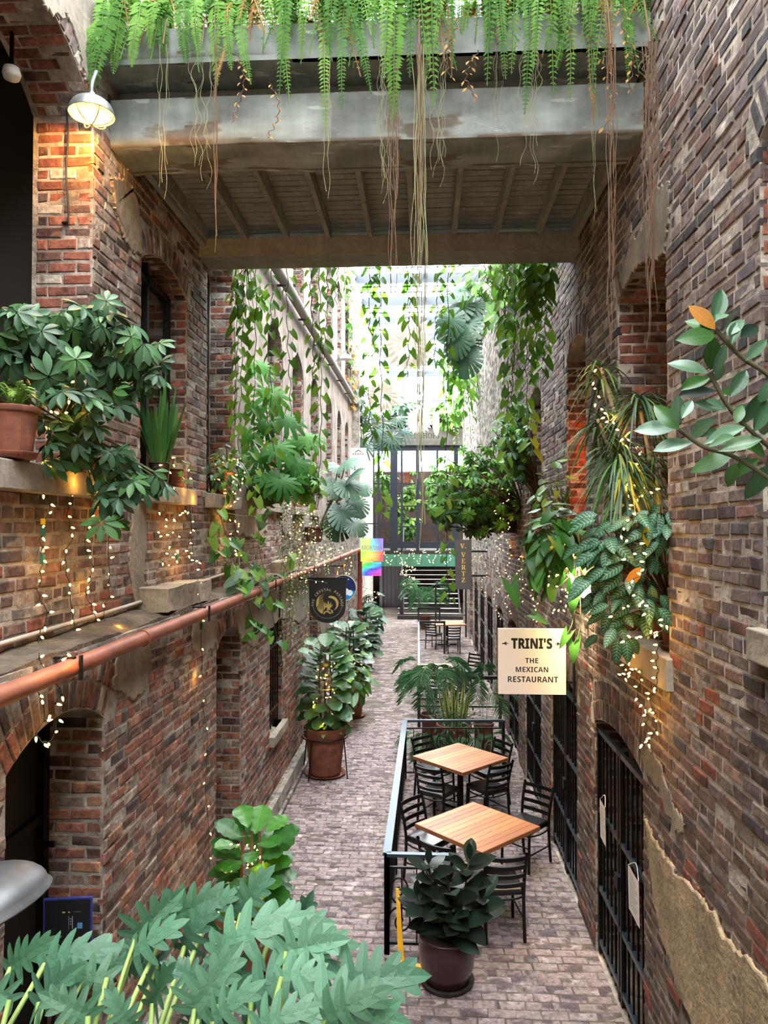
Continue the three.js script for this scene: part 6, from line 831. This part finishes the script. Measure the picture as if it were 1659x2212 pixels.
  const L = [[1545, 712, 1490, 655, 2, 0], [1540, 700, 1560, 625, 1, 0], [1548, 690, 1580, 665, 1, 0], [1550, 705, 1520, 690, 1, 1], [1540, 712, 1482, 690, 1, 1], [1560, 720, 1575, 672, 0, 0], [1570, 725, 1605, 685, 1, 0], [1580, 745, 1590, 700, 1, 1], [1600, 730, 1640, 698, 0, 0], [1545, 725, 1478, 725, 1, 1], [1610, 780, 1655, 735, 1, 1], [1535, 800, 1545, 725, 3, 0], [1540, 806, 1568, 750, 1, 1], [1530, 806, 1440, 776, 1, 1], [1535, 815, 1475, 840, 1, 1], [1545, 825, 1560, 790, 1, 1], [1550, 845, 1465, 855, 0, 0], [1560, 850, 1590, 840, 0, 0], [1575, 860, 1610, 805, 1, 1], [1565, 885, 1500, 870, 1, 1], [1570, 885, 1530, 860, 1, 1], [1590, 915, 1605, 870, 1, 1], [1600, 920, 1640, 850, 1, 1], [1467, 928, 1410, 870, 1, 0], [1465, 920, 1465, 860, 1, 1], [1450, 905, 1475, 905, 0, 0], [1472, 905, 1495, 865, 1, 1], [1460, 925, 1370, 925, 1, 1], [1490, 945, 1525, 905, 1, 1], [1510, 945, 1555, 930, 0, 0], [1520, 960, 1600, 925, 1, 1], [1500, 955, 1418, 972, 1, 1], [1530, 965, 1580, 945, 1, 1], [1550, 975, 1640, 950, 1, 1], [1580, 985, 1495, 1005, 0, 1], [1600, 960, 1659, 975, 1, 1], [1610, 950, 1659, 985, 1, 1], [1620, 985, 1590, 1030, 0, 0], [1640, 990, 1600, 1020, 0, 0], [1655, 1005, 1620, 1085, 0, 0], [1650, 940, 1670, 890, 1, 1], [1640, 870, 1665, 830, 0, 0], [1590, 1000, 1570, 1045, 0, 0], [1630, 905, 1600, 880, 1, 1], [1655, 860, 1630, 930, 1, 1]];
  for (const [x, y, tx, ty, k] of L) { const z = Z + rr(-0.12, 0.12), p = onZ(x, y, z), e = onZ(tx, ty, z + rr(-0.05, 0.12)), s = Math.min(e.distanceTo(p) * rr(0.95, 1.15), 0.155); addLeaf(rb, pick(leafShapes.oval), k === 2 ? G.rubberTip : k === 3 ? G.rubberPale[2] : pick(k ? G.rubberPale : [G.rubberPale[2], G.rubber[1], G.rubberPale[0]]), p, e.sub(p), V(rr(-0.5, 0.5), rr(0.1, 0.8), 0.8), s, 1.12); }
  for (const [x, y] of [[1720, 880], [1720, 1010], [1700, 1060]]) mesh('trunk', tube([onZ(x, y, Z), onZ(x + 25, y + 60, Z), V(1.72, 3.72, -2.95)], 0.011, 10, 6), std(0x4a4a30, 0.7), rb); pot(rb, V(1.74, 3.525, -2.95), 0.13, 0.22, M.clay);
}
// ---------------------------------------------------------------- plants on the alley floor
reseed(1111);
function figTree(label, p, R, H, potMat, height, n, leafS, spread, extra = {}) {
  const t = thing('fiddle_leaf_fig', label, 'plant'); pot(t, p, R, H, potMat, { saucer: true, rim: 0.2, foot: 0.7 });
  const top = p.y + H * 0.9, st = []; for (let k = 0; k < 3; k++) st.push(tube([V(p.x + (k - 1) * 0.06, top, p.z), V(p.x + (k - 1) * 0.09, top + height * 0.5, p.z + 0.03), V(p.x + (k - 1) * 0.07, top + height, p.z)], 0.014, 10, 6)); mesh('trunk', st, M.stemBrown, t);
  for (let i = 0; i < n; i++) { const u = (i + 0.5) / n, a = i * 2.4, y = top + height * (0.1 + 0.9 * u), r = spread * (0.35 + 0.2 * rnd()), el = lerp(-0.35, 0.75, u); addLeaf(t, pick(leafShapes.fig), pick(extra.mats ?? G.fig), V(p.x + Math.cos(a) * r * 0.5, y, p.z + Math.sin(a) * r * 0.5), V(Math.cos(a), el + rr(-0.2, 0.2), Math.sin(a)), V(-Math.cos(a) * 0.3, 1, 0.35 - Math.sin(a) * 0.3), leafS * rr(0.8, 1.2)); }
  for (let i = 0; i < 46; i++) { const a = rr(0, 6.28), r = R * rr(0.3, 1.05); addLeaf(t, pick(leafShapes.heart), pick([...G.pothos, ...G.scheff]), V(p.x + Math.cos(a) * r, top + rr(0.02, 0.16) - (r > R * 0.9 ? 0.1 : 0), p.z + Math.sin(a) * r), V(Math.cos(a), rr(-0.8, 0.3), Math.sin(a)), V(0, 1, 0.4), 0.1, 1, 'underplanting_leaf'); }
  return t;
}
const f0 = figTree('fiddle leaf fig in a wide clay pot below the near left wall', V(-1.6, 0.005, -6.75), 0.36, 0.52, M.clay, 0.72, 42, 0.29, 0.55, { mats: [...G.syng, G.selloum[0], G.selloum[1]] });
figTree('tall fiddle leaf fig in the big terracotta pot on the left of the path', V(-1.62, 0.005, -11.9), 0.34, 0.78, M.clay, 1.35, 72, 0.33, 0.6);
figTree('second fiddle leaf fig behind the tall one', V(-1.6, 0.005, -15.6), 0.34, 0.74, M.clay, 1.2, 60, 0.35, 0.62); figTree('leafy plant with lights in front of the downpipe', V(-1.72, 0.005, -20.6), 0.3, 0.5, M.clayDark, 1.2, 46, 0.4, 0.6, { mats: [...G.darkMonstera, G.fig[3], G.scheff[1]] });
{ const t = thing('plant_stand', 'thin black iron stand around the big terracotta pot', 'stand'); for (let k = 0; k < 4; k++) { const a = k * Math.PI / 2 + 0.5; mesh('leg', rod(V(-1.62 + Math.cos(a) * 0.44, 0, -11.9 + Math.sin(a) * 0.44), V(-1.62 + Math.cos(a) * 0.37, 0.62, -11.9 + Math.sin(a) * 0.37), 0.01), M.iron, t); } mesh('ring', new THREE.TorusGeometry(0.37, 0.01, 6, 30).rotateX(Math.PI / 2).translate(-1.62, 0.62, -11.9), M.iron, t); }
bush({ name: 'leafy_shrub', label: 'mixed foliage trailing between the two fig pots', base: V(-1.4, 0.8, -14.2), c: V(-1.45, 1.0, -14.6), rad: [0.3, 0.5, 0.4], n: 70, shapes: [...leafShapes.fig, ...leafShapes.heart], mats: [...G.fig, ...G.pothos], size: 0.26, hang: 0.4, shell: 0.2 });
bush({ name: 'leafy_shrub', label: 'dark shrub at the foot of the far downpipe', base: V(-1.7, 0.1, -23.4), c: V(-1.72, 1.1, -23.2), rad: [0.36, 1.1, 0.4], n: 90, shapes: [...leafShapes.heart, ...leafShapes.fan], mats: [...G.darkMonstera, ...G.monstera, ...G.scheff], size: 0.3, hang: 0.4, shell: 0.2 });
{ // rubber plant in the burgundy pot
  const t = thing('rubber_plant', 'dark glossy rubber plant in a burgundy glazed pot', 'plant'), p = V(0.19, 0.005, -6.55); mesh('pot', lathe([[0.001, 0.02], [0.17, 0.02], [0.2, 0.05], [0.235, 0.16], [0.25, 0.28], [0.245, 0.36], [0.225, 0.395], [0.235, 0.405], [0.25, 0.42], [0.235, 0.425], [0.21, 0.4], [0.215, 0.36]], 36).translate(p.x, p.y, p.z), M.burgundy, t); mesh('soil', lathe([[0.001, 0.01], [0.12, 0.006], [0.215, 0]], 20).translate(p.x, p.y + 0.37, p.z), M.soil, t); mesh('saucer', lathe([[0.001, 0], [0.22, 0], [0.24, 0.035], [0.23, 0.038], [0.21, 0.014], [0.001, 0.014]], 30).translate(p.x, p.y, p.z), M.darkwood, t);
  const st = []; const stems = [[-0.16, 0.95, 0.06], [0.2, 0.98, 0.0], [0.02, 0.78, 0.12], [0.3, 0.6, 0.12], [-0.26, 0.6, 0.12], [0.1, 0.45, 0.2]];
  for (const [dx, h, dz] of stems) { const a = p.clone().add(V(dx * 0.2, 0.36, dz * 0.2)), e = p.clone().add(V(dx, 0.36 + h * 0.72, dz)); st.push(tube([a, a.clone().lerp(e, 0.5).add(V(dx * 0.1, 0, 0)), e], 0.008, 10, 5)); const n = Math.round(h * 19); for (let i = 0; i < n; i++) { const u = 0.25 + 0.75 * (i + 0.5) / n, q = a.clone().lerp(e, u), an = i * 2.4 + dx * 9; addLeaf(t, pick(leafShapes.oval), pick(G.rubber), q, V(Math.cos(an), -0.15 + u * 0.85, Math.sin(an)), V(-Math.cos(an) * 0.4, 0.8, 0.5), rr(0.24, 0.34) * (u > 0.9 ? 0.8 : 1), 1.12); } addLeaf(t, leafShapes.oval[2], G.rubber[0], e, V(0, 1, 0.1), V(0, 0, 1), 0.16); }
  mesh('stem', st, M.stemBrown, t);
}
function palm(label, p, n, L, h, seed, mats = G.palm) { reseed(seed); const t = thing('palm', label, 'plant'), st = []; for (let i = 0; i < n; i++) { const a = i * 2.4 + rr(-0.3, 0.3), b = p.clone().add(V(Math.cos(a) * 0.06, 0, Math.sin(a) * 0.06)), k = rr(0.55, 1), m = b.clone().add(V(Math.cos(a) * L * 0.22 * k, h * k, Math.sin(a) * L * 0.22 * k)), e = m.clone().add(V(Math.cos(a) * L * 0.55, -L * rr(0.05, 0.4), Math.sin(a) * L * 0.55)), c = curve3(b, m, m.clone().lerp(e, 0.5).add(V(0, L * 0.16, 0)), e); leafMesh(t, frond(c, 17, L * 0.36, { lean: 0.75, droop: 0.25, thick: 0.022, side: V(Math.sin(a), 0, -Math.cos(a)), gap: 0.4, profile: (q) => Math.pow(Math.sin(Math.PI * clamp((q - 0.38) / 0.64, 0.02, 1)), 0.5) }), pick(mats), 'frond'); } return t; }
{ const p = V(0.5, 0.005, -12.75); const a = palm('areca palm in front of the open black frame', V(0.12, 0.6, -13.4), 22, 0.85, 0.95, 21); pot(a, V(0.12, 0.005, -13.4), 0.2, 0.62, M.clayDark); const b = palm('small palm right of the snake plant', V(1.05, 0.5, -13.3), 9, 0.8, 0.9, 22); pot(b, V(1.05, 0.005, -13.3), 0.18, 0.5, M.clayDark); const c = palm('leafy palm in front of the far stairs', V(0.0, 0.55, -29), 18, 1.3, 1.3, 23); pot(c, V(0.0, 0.005, -29), 0.25, 0.55, M.clayDark); const d = palm('low palm sprays at the foot of the far railing', V(0.9, 0.2, -12.3), 8, 0.6, 0.35, 24); pot(d, V(0.9, 0.005, -12.3), 0.14, 0.22, M.clay); const e = palm('low palm sprays left of the planted clay pot', V(0.02, 0.2, -12.4), 8, 0.6, 0.35, 25); pot(e, V(0.02, 0.005, -12.4), 0.14, 0.22, M.clay);
  reseed(26); const s = thing('snake_plant', 'yellow edged snake plant standing behind the second table', 'plant'); pot(s, p, 0.3, 0.62, M.clay); for (let i = 0; i < 26; i++) { const an = rr(0, 6.28), r = rr(0, 0.2); leafMesh(s, blade(V(p.x + Math.cos(an) * r, p.y + 0.55, p.z + Math.sin(an) * r), V(Math.cos(an) * 0.18, 1, Math.sin(an) * 0.18), rr(0.4, 0.85), 0.026, 0.02), G.sans); }
  bush({ name: 'jade_plant', label: 'small leaved bushy plant around the yellow edged snake plant', base: p.clone().add(V(0, 0.56, 0)), c: p.clone().add(V(0.05, 0.68, 0.06)), rad: [0.46, 0.2, 0.34], n: 200, shapes: leafShapes.oval, mats: [...G.scheff, G.monstera[1]], size: 0.075, hang: 0, shell: 0.2 }); }
// ---------------------------------------------------------------- far greenery
reseed(1212);
{
  const fan = (label, spots, z, mats = G.fanpalm) => { const t = thing('fan_leaf_plant', label, 'plant'), st = []; const b = onZ(spots[0][0], spots[0][1] + 20, z - 0.5); for (const [x, y, tx, ty, s] of spots) { const p = onZ(x, y, z + rr(-0.4, 0.4)), e = onZ(tx, ty, z + 0.5); addLeaf(t, pick(leafShapes.fan), pick(mats), p, e.sub(p), V(0, 0.6, 0.8), s); st.push(tube([b, b.clone().lerp(p, 0.5).add(V(0, 0.2, 0)), p], 0.02, 6, 4)); } mesh('leaf_stalk', st, M.stem, t); };
  fan('silvery fan leaved plant at the end of the left facade', [[775, 900, 760, 920, 0.5], [782, 950, 770, 985, 0.55], [815, 930, 805, 960, 0.55], [830, 915, 850, 930, 0.5], [845, 945, 860, 965, 0.55], [800, 890, 790, 905, 0.5], [870, 930, 890, 960, 0.5], [835, 960, 830, 985, 0.5], [790, 965, 780, 985, 0.5], [858, 905, 875, 915, 0.45]], -25);
  for (const [x, y, z, rx, ry, n, s, label] of [[752, 700, -22.5, 0.35, 1.4, 120, 0.2, 'fresh green fern growth on the end of the left facade'], [757, 800, -22.8, 0.3, 1.2, 120, 0.18, 'dry brownish creeper on the end of the left facade'], [770, 860, -24.4, 0.4, 0.8, 70, 0.3, 'dark creeper below the left paper star'], [868, 880, -33.5, 0.8, 0.6, 70, 0.4, 'dark green shrub on the planter wall above the beam'], [940, 885, -33.5, 0.5, 0.4, 60, 0.3, 'pale green plant on the right of the planter wall'], [970, 905, -33.6, 0.5, 0.4, 60, 0.3, 'leafy plant at the right end of the planter wall'], [740, 600, -21.5, 0.4, 0.8, 70, 0.2, 'light green sprig high on the left facade'], [985, 880, -30, 0.4, 0.9, 80, 0.25, 'hanging greenery at the end of the right wall']]) bush({ name: 'wall_foliage', label, base: onZ(x, y, z), c: onZ(x, y, z), rad: [rx, ry, 0.5], n, shapes: [...leafShapes.oval, ...leafShapes.heart], mats: /dry/.test(label) ? [...G.fernDry, G.scheff[1]] : /dark/.test(label) ? [...G.darkMonstera, ...G.scheff] : [...G.scheffBright, ...G.spider], size: s, hang: 0.5, shell: 0.1 });
  for (const [x, y, label] of [[858, 1100, 'leafy plants behind the far glazing, left'], [890, 1070, 'leafy plants behind the far glazing, middle'], [880, 1140, 'bright plants low behind the far glazing'], [940, 1050, 'plants behind the far glazing, right'], [830, 1040, 'plants behind the far glazing by the left post']]) bush({ name: 'gallery_plant', label, base: onZ(x, y + 40, -37), c: onZ(x, y, -37), rad: [0.5, 0.7, 0.4], n: 40, shapes: leafShapes.whorl, mats: [...G.scheffBright, G.spider[0]], size: 0.4, hang: 0.2, shell: 0.2 });
  for (const [x, y, label] of [[876, 1025, 'terracotta planter behind the far glazing']]) { const t = thing('terracotta_planter', label, 'pot'); pot(t, onZ(x, y + 22, -36.4), 0.36, 0.6, M.clay); }
  // upper right far wall creeper
  for (const [x, y0, y1, z, label] of [[1015, 790, 960, -24, 'thin creeper strand on the far right wall'], [1000, 800, 900, -26, 'creeper strand beside the far right wall corner'], [1030, 700, 850, -20, 'creeper strand under the crown of the right wall'], [985, 860, 960, -29, 'pale creeper strand at the end of the right wall']]) vine('wall_creeper', label, [0, 0.5, 1].map((u) => onZ(x + Math.sin(u * 7) * 4, lerp(y0, y1, u), z)), { step: 0.07, size: 0.11, shapes: leafShapes.small, mats: G.trail, r: 0.006, away: 0.08, group: 'creepers on the far right wall' });
}
// ---------------------------------------------------------------- philodendron in the foreground
reseed(1313);
{
  const t = thing('foreground_philodendron', 'lobed grey-green philodendron filling the lower left foreground', 'plant');
  const tr = structure('trim_21', 'planter trough below the frame on the walkway edge'); mesh('trough', [box(2.1, 0.34, 0.04, -0.75, 2.43, -1.46), box(2.1, 0.34, 0.04, -0.75, 2.43, -1.84), box(0.04, 0.34, 0.4, -1.8, 2.43, -1.65), box(0.04, 0.34, 0.4, 0.3, 2.43, -1.65), box(2.1, 0.03, 0.4, -0.75, 2.27, -1.65)], M.darkwood, tr); mesh('soil', box(2.04, 0.04, 0.34, -0.75, 2.55, -1.65), M.soil, tr);
  const L = [[22, 2092, 75, 2042, 1.5, -2.0], [97, 2082, 215, 2030, 1.1, -1.95], [84, 2165, 130, 2115, 1.8, -1.8], [190, 2195, 120, 2160, 1.6, -1.75], [231, 2113, 130, 2098, 1.3, -1.85], [283, 2066, 336, 2006, 1.5, -2.05], [398, 2046, 425, 1998, 1.7, -2.1], [370, 1984, 488, 1914, 1.05, -2.2], [481, 2042, 585, 1985, 1.55, -1.95], [520, 1975, 545, 1925, 2.0, -2.2], [589, 2004, 690, 1985, 1.3, -2.05], [619, 2052, 715, 2030, 1.5, -1.95], [543, 2147, 668, 2085, 1.3, -1.85], [330, 2168, 350, 2118, 1.8, -1.85], [617, 2056, 725, 2028, 1.3, -1.9], [743, 2123, 908, 2095, 1.15, -1.85], [676, 2177, 860, 2195, 1.25, -1.72], [608, 2110, 668, 2100, 1.7, -1.8], [700, 2200, 790, 2150, 1.4, -1.7], [430, 2120, 380, 2090, 1.6, -1.9], [20, 2160, -40, 2120, 1.5, -1.8], [460, 2205, 500, 2160, 1.8, -1.75], [280, 2215, 250, 2170, 1.6, -1.7], [640, 2010, 660, 1962, 1.7, -2.1], [445, 1990, 470, 1950, 1.7, -2.2], [560, 2215, 640, 2180, 1.5, -1.7]], st = [];
  for (const [x, y, tx, ty, k, z] of L) { const p = onZ(x, y, z), e = onZ(tx, ty, z + 0.02), len = e.distanceTo(p) * k; addLeaf(t, pick(leafShapes.philo), pick(G.philo), p, e.sub(p), V(rr(-0.25, 0.25), 0.75, 0.75), Math.min(len, 0.25) * 0.92, 1.0); const b = V(p.x + rr(-0.06, 0.06), 2.56, -1.66 + rr(-0.08, 0.08)); st.push(tube([b, V(lerp(b.x, p.x, 0.4), lerp(b.y, p.y, 0.55), lerp(b.z, p.z, 0.35)), p], 0.0075, 12, 6)); }
  for (const [x, y, tx, ty, z] of [[490, 2130, 480, 2090, -1.9], [500, 2100, 530, 2120, -1.95], [295, 2020, 330, 1985, -2.1], [130, 2080, 190, 2100, -2.0], [420, 2180, 450, 2140, -1.8], [470, 2170, 440, 2200, -1.8], [210, 2070, 270, 2080, -2.05], [340, 2090, 300, 2060, -2.1]]) { const p = onZ(x, y, z), e = onZ(tx, ty, z); addLeaf(t, pick(leafShapes.philo), pick(G.philo), p, e.sub(p), V(0.3, 0.5, 0.8), rr(0.12, 0.18)); const b = V(p.x + rr(-0.05, 0.05), 2.56, -1.66); st.push(tube([b, b.clone().lerp(p, 0.6).add(V(0, 0.05, 0)), p], 0.006, 10, 5)); }
  mesh('leaf_stalk', st, std(0x7a8f4a, 0.6), t);
}
// ---------------------------------------------------------------- fairy lights
reseed(1414);
{
  const onU = (x, y) => onX(x, y, XU + 0.06), onLo = (x, y) => onX(x, y, XL + 0.06), onR = (x, y) => onX(x, y, XR - 0.06);
  const P = (f, list) => list.map(([x, y]) => f(x, y));
  lights('lights hanging from the near left sill past the white plug', P(onU, [[100, 1000], [92, 1060], [105, 1100], [88, 1160], [90, 1230], [82, 1280], [100, 1320], [85, 1380], [90, 1410]]), 17, { outX: 0.6, plugs: [[0.36, 1], [0.5, 0]] });
  lights('lights looping over the copper pipe to the near left arch', [...P(onLo, [[82, 1410], [95, 1450], [80, 1480], [95, 1540], [78, 1590], [110, 1600], [125, 1560], [110, 1530], [132, 1500], [118, 1450], [150, 1400]])], 18, { outX: 0.8 });
  lights('middle string down the left wall under the umbrella plant', P(onU, [[150, 1020], [145, 1110], [155, 1160], [140, 1200], [150, 1260], [155, 1310], [160, 1360], [150, 1400]]), 15, { outX: 0.6 }); lights('string down the left wall right of the middle one', P(onU, [[200, 1060], [195, 1120], [185, 1180], [200, 1230], [185, 1280], [205, 1330], [205, 1370]]), 15, { outX: 0.6 }); lights('short string beside the rendered strip on the left wall', P(onU, [[240, 1110], [232, 1180], [238, 1260], [225, 1330], [232, 1380]]), 10, { outX: 0.6 });
  lights('lights inside the near left sill leaves', [onZ(20, 810, -4.4), onZ(90, 870, -4.3), onZ(130, 900, -4.3), onZ(180, 800, -4.3), onZ(110, 940, -4.3), onZ(95, 990, -4.3), onZ(180, 1010, -4.45)], 14, {});
  lights('tangle of lights below the snake plant window', P(onU, [[330, 1010], [380, 990], [350, 1040], [395, 1060], [335, 1080], [360, 1120], [400, 1100], [330, 1160], [385, 1150], [345, 1210], [395, 1190], [360, 1230]]), 34, { outX: 0.6, plugs: [[0.95, 0]] });
  lights('lights on the jamb corner of the snake plant window', P(onU, [[412, 1000], [405, 1060], [412, 1130], [405, 1200], [430, 1215]]), 12, { outX: 0.6 });
  lights('long green cord dropping past the copper pipe to the fig', [...P(onX.bind(null), []), onU(408, 1060), onU(418, 1200), onLo(432, 1300), onLo(436, 1380), onLo(438, 1450), onLo(440, 1520), onLo(448, 1600), onLo(445, 1700), onLo(452, 1800), onLo(455, 1880)], 16, { outX: 0.5, plugs: [[0.42, 1]] });
  lights('dense lights around the pot in the tall left window', [onZ(460, 1000, -8.6), onZ(520, 990, -8.6), onZ(465, 1030, -8.4), onZ(510, 1050, -8.4), onZ(470, 1070, -8.4), onZ(525, 1020, -8.5), onZ(500, 1090, -8.4), onZ(460, 1110, -8.5), onZ(520, 1130, -8.5), onZ(490, 1170, -8.6), onZ(520, 1200, -8.6), onZ(480, 1195, -8.6)], 54, { every: 8 });
  lights('lights in the trailing vines left of the banner', [0, 1, 2, 3, 4, 5, 6, 7, 8, 9].map((k) => onZ(600 + (k % 2) * 80 + k * 3, 1080 + k * 20, -10.4)), 44, { every: 11, size: 1 }); lights('second run of lights in the trailing vines', [0, 1, 2, 3, 4, 5, 6, 7].map((k) => onZ(680 - (k % 2) * 70 + k * 4, 1070 + k * 24, -11)), 36, { every: 12, size: 1 });
  lights('lights along the far end of the copper pipe', [0, 1, 2, 3, 4, 5, 6].map((k) => onZ(690 + k * 12, 1180 + (k % 2) * 60, -15 - k * 0.9)), 44, { every: 11, size: 1.6 });
  lights('lights wound through the fig below the near left wall', [0, 1, 2, 3, 4, 5, 6, 7, 8].map((k) => V(-1.6 + Math.sin(k * 2.2) * 0.16, 0.55 + k * 0.075, -6.62 + Math.cos(k * 2.2) * 0.14)), 30, { every: 6, power: 0.08 }); lights('lights around the rim of the wide clay pot', [0, 1, 2, 3, 4, 5].map((k) => V(-1.6 + Math.cos(0.3 + k * 0.6) * 0.3, 0.53, -6.75 + Math.sin(0.3 + k * 0.6) * 0.3)), 18, { every: 9 });
  lights('lights in the tall fig on the left of the path', [0, 1, 2, 3, 4, 5, 6].map((k) => V(-1.6 + Math.sin(k * 2.4) * 0.2, 0.9 + k * 0.16, -11.7 + Math.cos(k * 2.4) * 0.18)), 24, { every: 8, size: 1.2 }); lights('lights in the plant beside the far downpipe', [0, 1, 2, 3, 4, 5, 6, 7].map((k) => V(-1.7 + Math.sin(k * 2.4) * 0.3, 0.4 + k * 0.25, -22.9)), 34, { every: 12, size: 1.8 }); lights('lights in the second fig pot', [0, 1, 2, 3, 4, 5].map((k) => V(-1.5 + Math.sin(k * 2.4) * 0.25, 0.5 + k * 0.2, -15.2)), 22, { every: 11, size: 1.4 });
  // right wall
  lights('lights in the striped plant of the near right niche', [onZ(1385, 1110, -4.9), onZ(1340, 1150, -4.85), onZ(1390, 1190, -4.8), onZ(1350, 1200, -4.85), onZ(1400, 1230, -4.8), onZ(1360, 1260, -4.8), onZ(1410, 1320, -4.8), onZ(1345, 1310, -4.8), onZ(1320, 1340, -4.8)], 22, { every: 7, outX: -0.5 }); lights('lights among the dracaena heads', [onZ(1280, 800, -5.4), onZ(1290, 870, -5.4), onZ(1310, 900, -5.3), onZ(1340, 930, -5.2), onZ(1375, 990, -5.2), onZ(1350, 1030, -5.2), onZ(1385, 1050, -5.2), onZ(1420, 1065, -5.2), onZ(1355, 1080, -5.2), onZ(1365, 1105, -5.2), onZ(1330, 1080, -5.2)], 30, { every: 6, power: 0.08 });
  lights('lights falling from the niche sill over the near gate, right strand', P(onR, [[1425, 1365], [1420, 1420], [1418, 1480], [1405, 1510], [1420, 1560], [1408, 1590], [1385, 1610]]), 20, { outX: -0.7, every: 7 }); lights('lights falling from the niche sill, left strand', P(onR, [[1350, 1370], [1370, 1400], [1350, 1440], [1345, 1460], [1385, 1450], [1380, 1500], [1400, 1540], [1395, 1570]]), 24, { outX: -0.7, every: 7 }); lights('lights along the niche sill by the saucer', [onZ(1345, 1385, -4.75), onZ(1395, 1375, -4.75), onZ(1430, 1360, -4.75), onZ(1440, 1330, -4.8)], 10, { every: 7, outX: -0.4 });
  lights('lights inside the arrowhead plant', [onZ(1180, 1150, -7.2), onZ(1240, 1190, -7.2), onZ(1220, 1240, -7.1), onZ(1180, 1250, -7.1), onZ(1230, 1290, -7.1), onZ(1195, 1330, -7.1), onZ(1225, 1270, -7.1)], 26, { every: 7 });
  for (const [x, y0, y1, z, n, label] of [[1045, 1150, 1290, -13.5, 30, 'curtain of lights below the umbrella tree, left strand'], [1075, 1130, 1340, -12.6, 34, 'curtain of lights below the umbrella tree, middle strand'], [1100, 1160, 1330, -11.6, 26, 'curtain of lights below the umbrella tree, right strand'], [1125, 1200, 1300, -10.8, 18, 'lights between the umbrella tree and the arrowhead plant'], [1155, 1240, 1345, -9.6, 20, 'lights on the wall left of the arrowhead plant'], [1085, 1040, 1200, -12, 30, 'lights inside the umbrella tree foliage'], [1020, 1120, 1250, -15, 30, 'distant curtain of lights beside the gold lettered sign']]) lights(label, [0, 0.2, 0.4, 0.6, 0.8, 1].map((u, i) => { return x === 1085 ? onZ(x + (i % 2 ? 16 : -14), lerp(y0, y1, u), z) : onR(x + (i % 2 ? 9 : -7), lerp(y0, y1, u)); }), Math.round(n * 0.8), { every: 14, size: 1, outX: -0.3 });
  lights('lights draped over the green fascia', [0, 1, 2, 3, 4, 5, 6, 7, 8, 9, 10].map((k) => onZ(828 + k * 15, 1188 + (k % 2) * 30, -33)), 70, { every: 18, size: 2, power: 0.12 }); lights('cluster of lights hanging before the far stairs', [0, 1, 2, 3, 4, 5, 6, 7, 8].map((k) => onZ(865 + (k % 3) * 16, 1215 + k * 7, -32)), 60, { every: 20, size: 2, power: 0.12 });
  lights('lights along the far right wall corner', [0, 1, 2, 3, 4].map((k) => onZ(1003 + (k % 2) * 5, 880 + k * 40, -28)), 30, { every: 0, size: 2 });
}
renderer.render(scene, camera);
